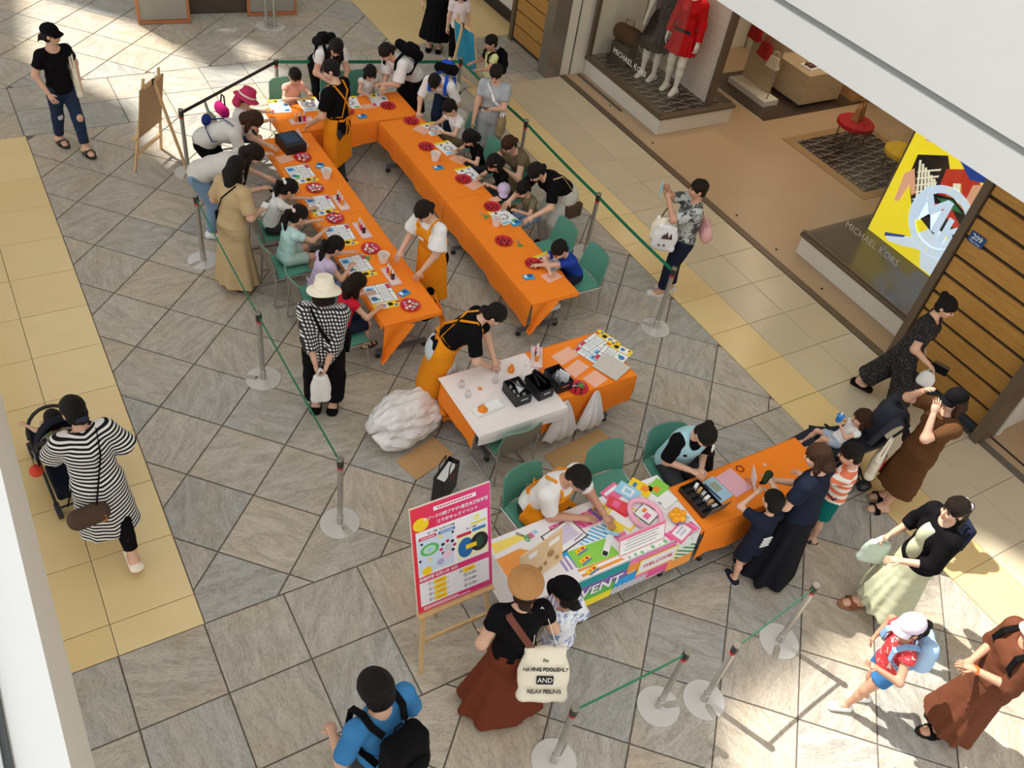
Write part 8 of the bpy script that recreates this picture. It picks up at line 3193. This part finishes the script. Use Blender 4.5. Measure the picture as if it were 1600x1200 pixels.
g.ell(c['Ch'], vec(.098, .075, .108) * b_ + .024, M2_).cone(c['P'], c['Wa'], .078 * b_ + .024, .07 * b_ + .024, (c['r1'], 1.3)).cone(c['Wa'], c['Ch'], .07 * b_ + .022, .072 * b_ + .022, (c['r'], 1.27))
for s_ in (-1, 1):
    g.plane(c['Ch'] + c['r'] * s_ * .1 * b_, c['r'] * s_ + c['up'] * .1)
    g.cone(c['Nb'] - c['up'] * .014 * b_, c['Nb'] * .45 + c['S'][s_] * .55, .043 * b_, .046 * b_)
g.ell(c['Nb'] + c['up'] * .02 * b_ + c['f'] * .05 * b_, vec(.05, .06, .09) * b_, M2_, op='-')
link('vest', quad_mesh('vest', [g.mesh(.014) + (0,)], K_VEST, (c['P'], M2_)), c['root'])
c = person('navyboy', 'small boy in navy holding something to his eyes at the orange table', 4.95, 2.56, 82, 1.14, lean=4, head=(4, 0, 0), fl=(-.07, -.04, .05), fr=(.07, .04, .05), hl=(-.06, .2, .98), hr=(.07, .2, .98), el=(-.8, 0, -.6), er=(.8, 0, -.6), hair=('short', 0, 'black'), top=dict(mat=K_NAVY, e=.022, sl=.7), bottom=dict(mat=K_NAVY, kind='shorts', len=.42, wide=.02), shoes=('sneaker', K_NAVY, M_WHITE))
for k_ in range(4):
    MB().box(tuple(c['P'] + vec(-.02 + .0 * k_, -.105, .06 + .035 * k_)), (.09, .012, .01)).build('shirt_print', M_WHITE, c['root'])
c = person('tall', 'woman with brown bobbed hair in navy and a long black skirt', 5.30, 2.50, 104, 1.58, lean=6, head=(20, 18, 0), fl=(-.07, -.02, .05), fr=(.08, .04, .05), hl=(-.14, .3, 1.04), hr=(-.02, .3, 1.0), hair=('bob', .04, 'brown'), top=dict(mat=K_NAVY, e=.02, sl=.7, hem=-.04, nw=.012), bottom=dict(mat=cloth('black_skirt', '#1b1c22'), kind='skirt', len=.04, flare=.25, pl=6, pa=.03), shoes=SNK_W)
root, off = carried(c, 'pouch', 'dark green pouch held by the woman in the long black skirt', 'pouch', c['W'][-1] + c['Hd'][-1] * .07 + vec(0, 0, -.02))
g = Sdf(.02)
g.cone(off + vec(-.08, 0, .03), off + vec(.03, .02, .03), .026, .038)
V_, Q_ = g.mesh(.011)
link('pouch_body', quad_mesh('pouch_body', [(V_ - off, Q_, 0)], cloth('dark_green_suede', '#2f3a22')), root)
shift(MB().tube([off + vec(-.1, 0, .035), off + vec(-.13, .01, .04)], .012, 6), off).build('pouch_end', K_BLK, root)
c = person('sboy', 'boy in a coral striped T-shirt and teal shorts by the pushchair', 5.96, 2.62, 118, 1.24, lean=2, head=(18, 10, 0), fl=(-.08, -.03, .05), fr=(.08, .05, .05), hl=(-.22, .34, .86), hr=(.12, .2, .70), hair=('short', 0, 'black'), top=dict(mat=K_CORAL, e=.022, sl=.65), bottom=dict(mat=K_TEAL, kind='shorts', len=.44, wide=.015), shoes=SAND_B)
root, off = carried(c, 'water_bottle', 'blue water bottle slung on the boy in the striped T-shirt', 'bottle', c['P'] + vec(-.02, .2, -.12))
MB().lathe([(.036, 0), (.038, .01), (.038, .15), (.03, .165)], 14).build('bottle_body', mat('blue_clear', '#2f6fae', .25), root)
MB().lathe([(.034, .165), (.034, .2), (.02, .21)], 14).build('lid', mat('blue_lid', '#2f8fd6', .3), root)
pts = [off + vec(0, .0, .19), c['Ch'] + c['f'] * .125, c['S'][1] + vec(-.03, .04, .05), c['S'][1] + vec(-.03, -.05, .03), c['Wa'] - c['f1'] * .12, c['P'] + vec(-.14, .0, .05), off + vec(-.01, .0, .19)]
shift(MB().ribbon(pts, .016, .006, vec(0, 0, 1)), off).build('strap', K_NAVY, root)
# ------------------------------------------------------------------ left walkway
c = person('mom', 'woman in a striped dress and black leggings pushing a pushchair', .10, 5.12, 96, 1.6, lean=12, head=(16, 14, 0), fl=(-.06, .26, .06), fr=(.06, -.36, .10), hl=(-.2, .42, .95), hr=(.2, .26, 1.0), hair=('lowbun', 0, 'black'), top=dict(mat=K_STRIPE, e=.034, sl=.95, slr=.06, hem=-.31, flare=.02, name='dress', nw=.012), bottom=dict(mat=K_BLK, len=.86, e=.006), shoes=('flat', K_CREAM, mat('tan_sole', '#a0684a', .6)))
MB().ball(c['HL'](.0, -.12, -.045), (.05, .03, .03), 8, 6).build('hair_tie', K_NAVYF, c['root'])
root, off = carried(c, 'shoulder_bag', 'brown patterned bag at the hip of the woman in stripes', 'bag', c['P'] + vec(-.16, -.2, -.2))
g = Sdf(.03)
g.cone(off + vec(-.07, 0, .09), off + vec(.09, 0, .09), .08, .08, (vec(0, 0, 1), 1.1))
V_, Q_ = g.mesh(.013)
link('bag_body', quad_mesh('bag_body', [(V_ - off, Q_, 0)], K_CAN), root)
shift(MB().box(off + vec(.1, -.06, .08), (.05, .03, .08), bev=.01), off).build('flap_tab', M_TANL, root)
pts = [off + vec(.08, 0, .16), c['Ch'] - c['f'] * .155 + c['r'] * .06, c['S'][1] - c['f'] * .07 + c['up'] * .07 - c['r'] * .06, c['S'][1] + c['f'] * .06 + c['up'] * .06 - c['r'] * .06, c['Ch'] + c['f'] * .16, off + vec(-.1, .1, .16)]
shift(MB().ribbon(pts, .018, .006, vec(0, 0, 1)), off).build('strap', K_BLK, root)
# ------------------------------------------------------------------ pushchairs
def pushchair(label, x, y, face, m, hood=True, bar=False):
    """local: +y forward"""
    t = thing('pushchair', label, 'pushchair', (x, y, 0), math.radians(face - 90))
    fm = mat('dark_frame', '#20201f', .4, .3)
    for s in (-1, 1):
        a = s * .2
        MB().tube([(a, -.42, .98), (a, -.26, .66), (a, .10, .34), (a, .40, .10)], .013, 8).build('frame_tube', fm, t)
        MB().tube([(a, -.34, .08), (a, -.1, .36), (a, .12, .50)], .013, 8).build('frame_tube', fm, t)
        for yy in (.42, -.36):
            w = MB()
            w.tube([(a - .02, yy, .075), (a + .02, yy, .075)], .075, 16)
            wh = w.build('wheel', M_RUBBER, t)
            MB().tube([(a - .024, yy, .075), (a + .024, yy, .075)], .035, 10).build('hub', M_TABLEGREY, wh)
    MB().tube([(-.2, -.42, .98), (0, -.45, 1.0), (.2, -.42, .98)], .017, 8).build('handlebar', M_BLACK, t)
    MB().tube([(-.2, -.36, .1), (.2, -.36, .1)], .011, 6).build('axle', fm, t)
    MB().tube([(-.2, .25, .26), (.2, .25, .26)], .011, 6).build('axle', fm, t)
    V, F = grid_sheet(8, 10, lambda u, v: ((u - .5) * .38, -.34 + .62 * v, .74 - .62 * v + .36 * v * v - .05 * math.sin(math.pi * u)), .02)
    MB().add(V, F, 0, True).build('seat', m, t)
    V, F = grid_sheet(8, 6, lambda u, v: ((u - .5) * .34, .27 + .2 * v, .47 - .26 * v), .018)
    MB().add(V, F, 0, True).build('leg_rest', m, t)
    MB().box((0, -.12, .18), (.34, .34, .14), bev=.02).build('basket', m, t)
    if hood:
        def hd(u, v):
            a = math.pi * u
            ph = .2 + 1.35 * v
            return (.22 * math.cos(a), -.30 + .34 * math.sin(ph) * (.35 + .65 * math.sin(a)) - .1, .70 + .34 * math.cos(ph) * math.sin(a) * 1.05)
        V, F = grid_sheet(14, 8, hd, .012)
        MB().add(V, F, 0, True).build('hood', m, t)
        MB().tube([tuple(np.array(hd(u, 1.0)) + vec(0, .005, 0)) for u in np.linspace(0, 1, 13)], .014, 6).build('hood_edge', M_WHITE, t)
    if bar:
        MB().tube([(.21 * math.cos(a), .02 + .26 * math.sin(a), .62 + .05 * math.sin(a)) for a in np.linspace(0, math.pi, 13)], .016, 8).build('guard_bar', M_BLACK, t)
    return t


pushchair('dark pushchair with a white-edged hood pushed along the yellow walkway', -.08, 5.98, 96, cloth('navy_pram_cloth', '#191d2b'), True, True)
t = thing('paper_lantern', 'little red and white balloon hanging from the pushchair', 'balloon', (-.30, 5.62, .56), 0)
MB().ball((0, 0, .055), .055, 14, 10).build('ball', cloth_print('red_check', '#d8452f', '#f1d9c4', 60, .5), t)
MB().tube([(0, 0, .108), (.0, .01, .2)], .003, 5).build('string', M_BLACK, t)
person('baby', 'small child lying in the hooded pushchair, arm stretched out', -.08, 5.98, 96, .86, pel=(0, .06, .50), lean=-32, head=(20, 0, 0), fl=(-.06, .30, .36), fr=(.06, .30, .36), hl=(-.22, .2, .66), hr=(.12, .2, .6), hair=('short', 0, 'black'), top=dict(mat=K_YEL), bottom=dict(mat=K_DGREY, kind='shorts', len=.4), shoes=('flat', K_WHT, M_WHITE))
pushchair('dark grey pushchair without hood at the corner of the orange table', 6.66, 3.17, 150, cloth('grey_pram_cloth', '#2f323a'), False)
c = person('toddler', 'toddler reclining in the grey pushchair with a blue cup', 6.66, 3.17, 150, .9, pel=(0, .06, .50), lean=-34, head=(24, 0, 0), fl=(-.06, .32, .40), fr=(.06, .34, .36), hl=(-.04, .12, .74), hr=(.05, .12, .74), hair=('bob', .0, 'brown'), top=dict(mat=K_WHT, sl=.4), bottom=dict(mat=cloth('pale_blue_shorts', '#a9b7c9'), kind='shorts', len=.35), shoes=None)
w_ = (c['W'][-1] + c['W'][1]) / 2
root, off = carried(c, 'drinking_cup', 'blue drinking cup held by the toddler in the grey pushchair', 'cup', w_ + vec(0, .02, .02))
MB().lathe([(.03, 0), (.036, .07), (.038, .08), (.03, .09)], 14).build('cup_body', mat('blue_cup', '#2f86d8', .3), root)
MB().lathe([(.012, .09), (.009, .115)], 8).build('spout', M_WHITE, root)
t = thing('jacket', 'dark grey jacket draped over the handle of the grey pushchair', 'jacket', (6.97, 2.98, .62), math.radians(60))
V, F = grid_sheet(14, 12, lambda u, v: ((u - .5) * (.42 - .1 * abs(v - .5)), (v - .5) * .34 + .03 * math.sin(u * 11), .40 - 1.3 * (v - .45) ** 2 - .03 * math.sin(u * 9 + v * 5)), .018)
MB().add(V, F, 0, True).build('jacket_cloth', cloth('slate_nylon', '#33363f', .25, .6), t)
V, F = grid_sheet(6, 8, lambda u, v: (.2 + .03 * math.sin(v * 4), -.02 + (u - .5) * .12, .3 - .4 * v), .02)
MB().add(V, F, 0, True).build('sleeve', cloth('slate_nylon', '#33363f', .25, .6), t)
c2 = dict(root=t)
pb = thing('tote_bag', 'cream tote with red print hanging on the grey pushchair', 'bag', (6.83, 2.82, .30), math.radians(28))
g = Sdf(.02)
g.cone((-.12, 0, .06), (.12, 0, .06), .05, .05)
g.cone((-.13, 0, .3), (.13, 0, .3), .03, .03)
g.cone((-.12, 0, .06), (-.13, 0, .3), .04, .03)
g.cone((.12, 0, .06), (.13, 0, .3), .04, .03)
g.ell((0, 0, .18), (.16, .055, .17))
g.plane((0, 0, .31), (0, 0, 1))
link('body', quad_mesh('body', [g.mesh(.013) + (0,)], K_CREAM), pb)
for s in (-1, 1):
    MB().ribbon([(-.08, s * .02, .29), (-.03, s * .01, .52), (.03, s * .01, .52), (.08, s * .02, .29)], .02, .005, vec(0, 1, 0)).build('handle', K_CREAM, pb)
for k in range(3):
    MB().box((0, -.056 + .002 * k, .22 - .045 * k), (.18 - .02 * k, .012, .028)).build('red_print', M_RED, pb)
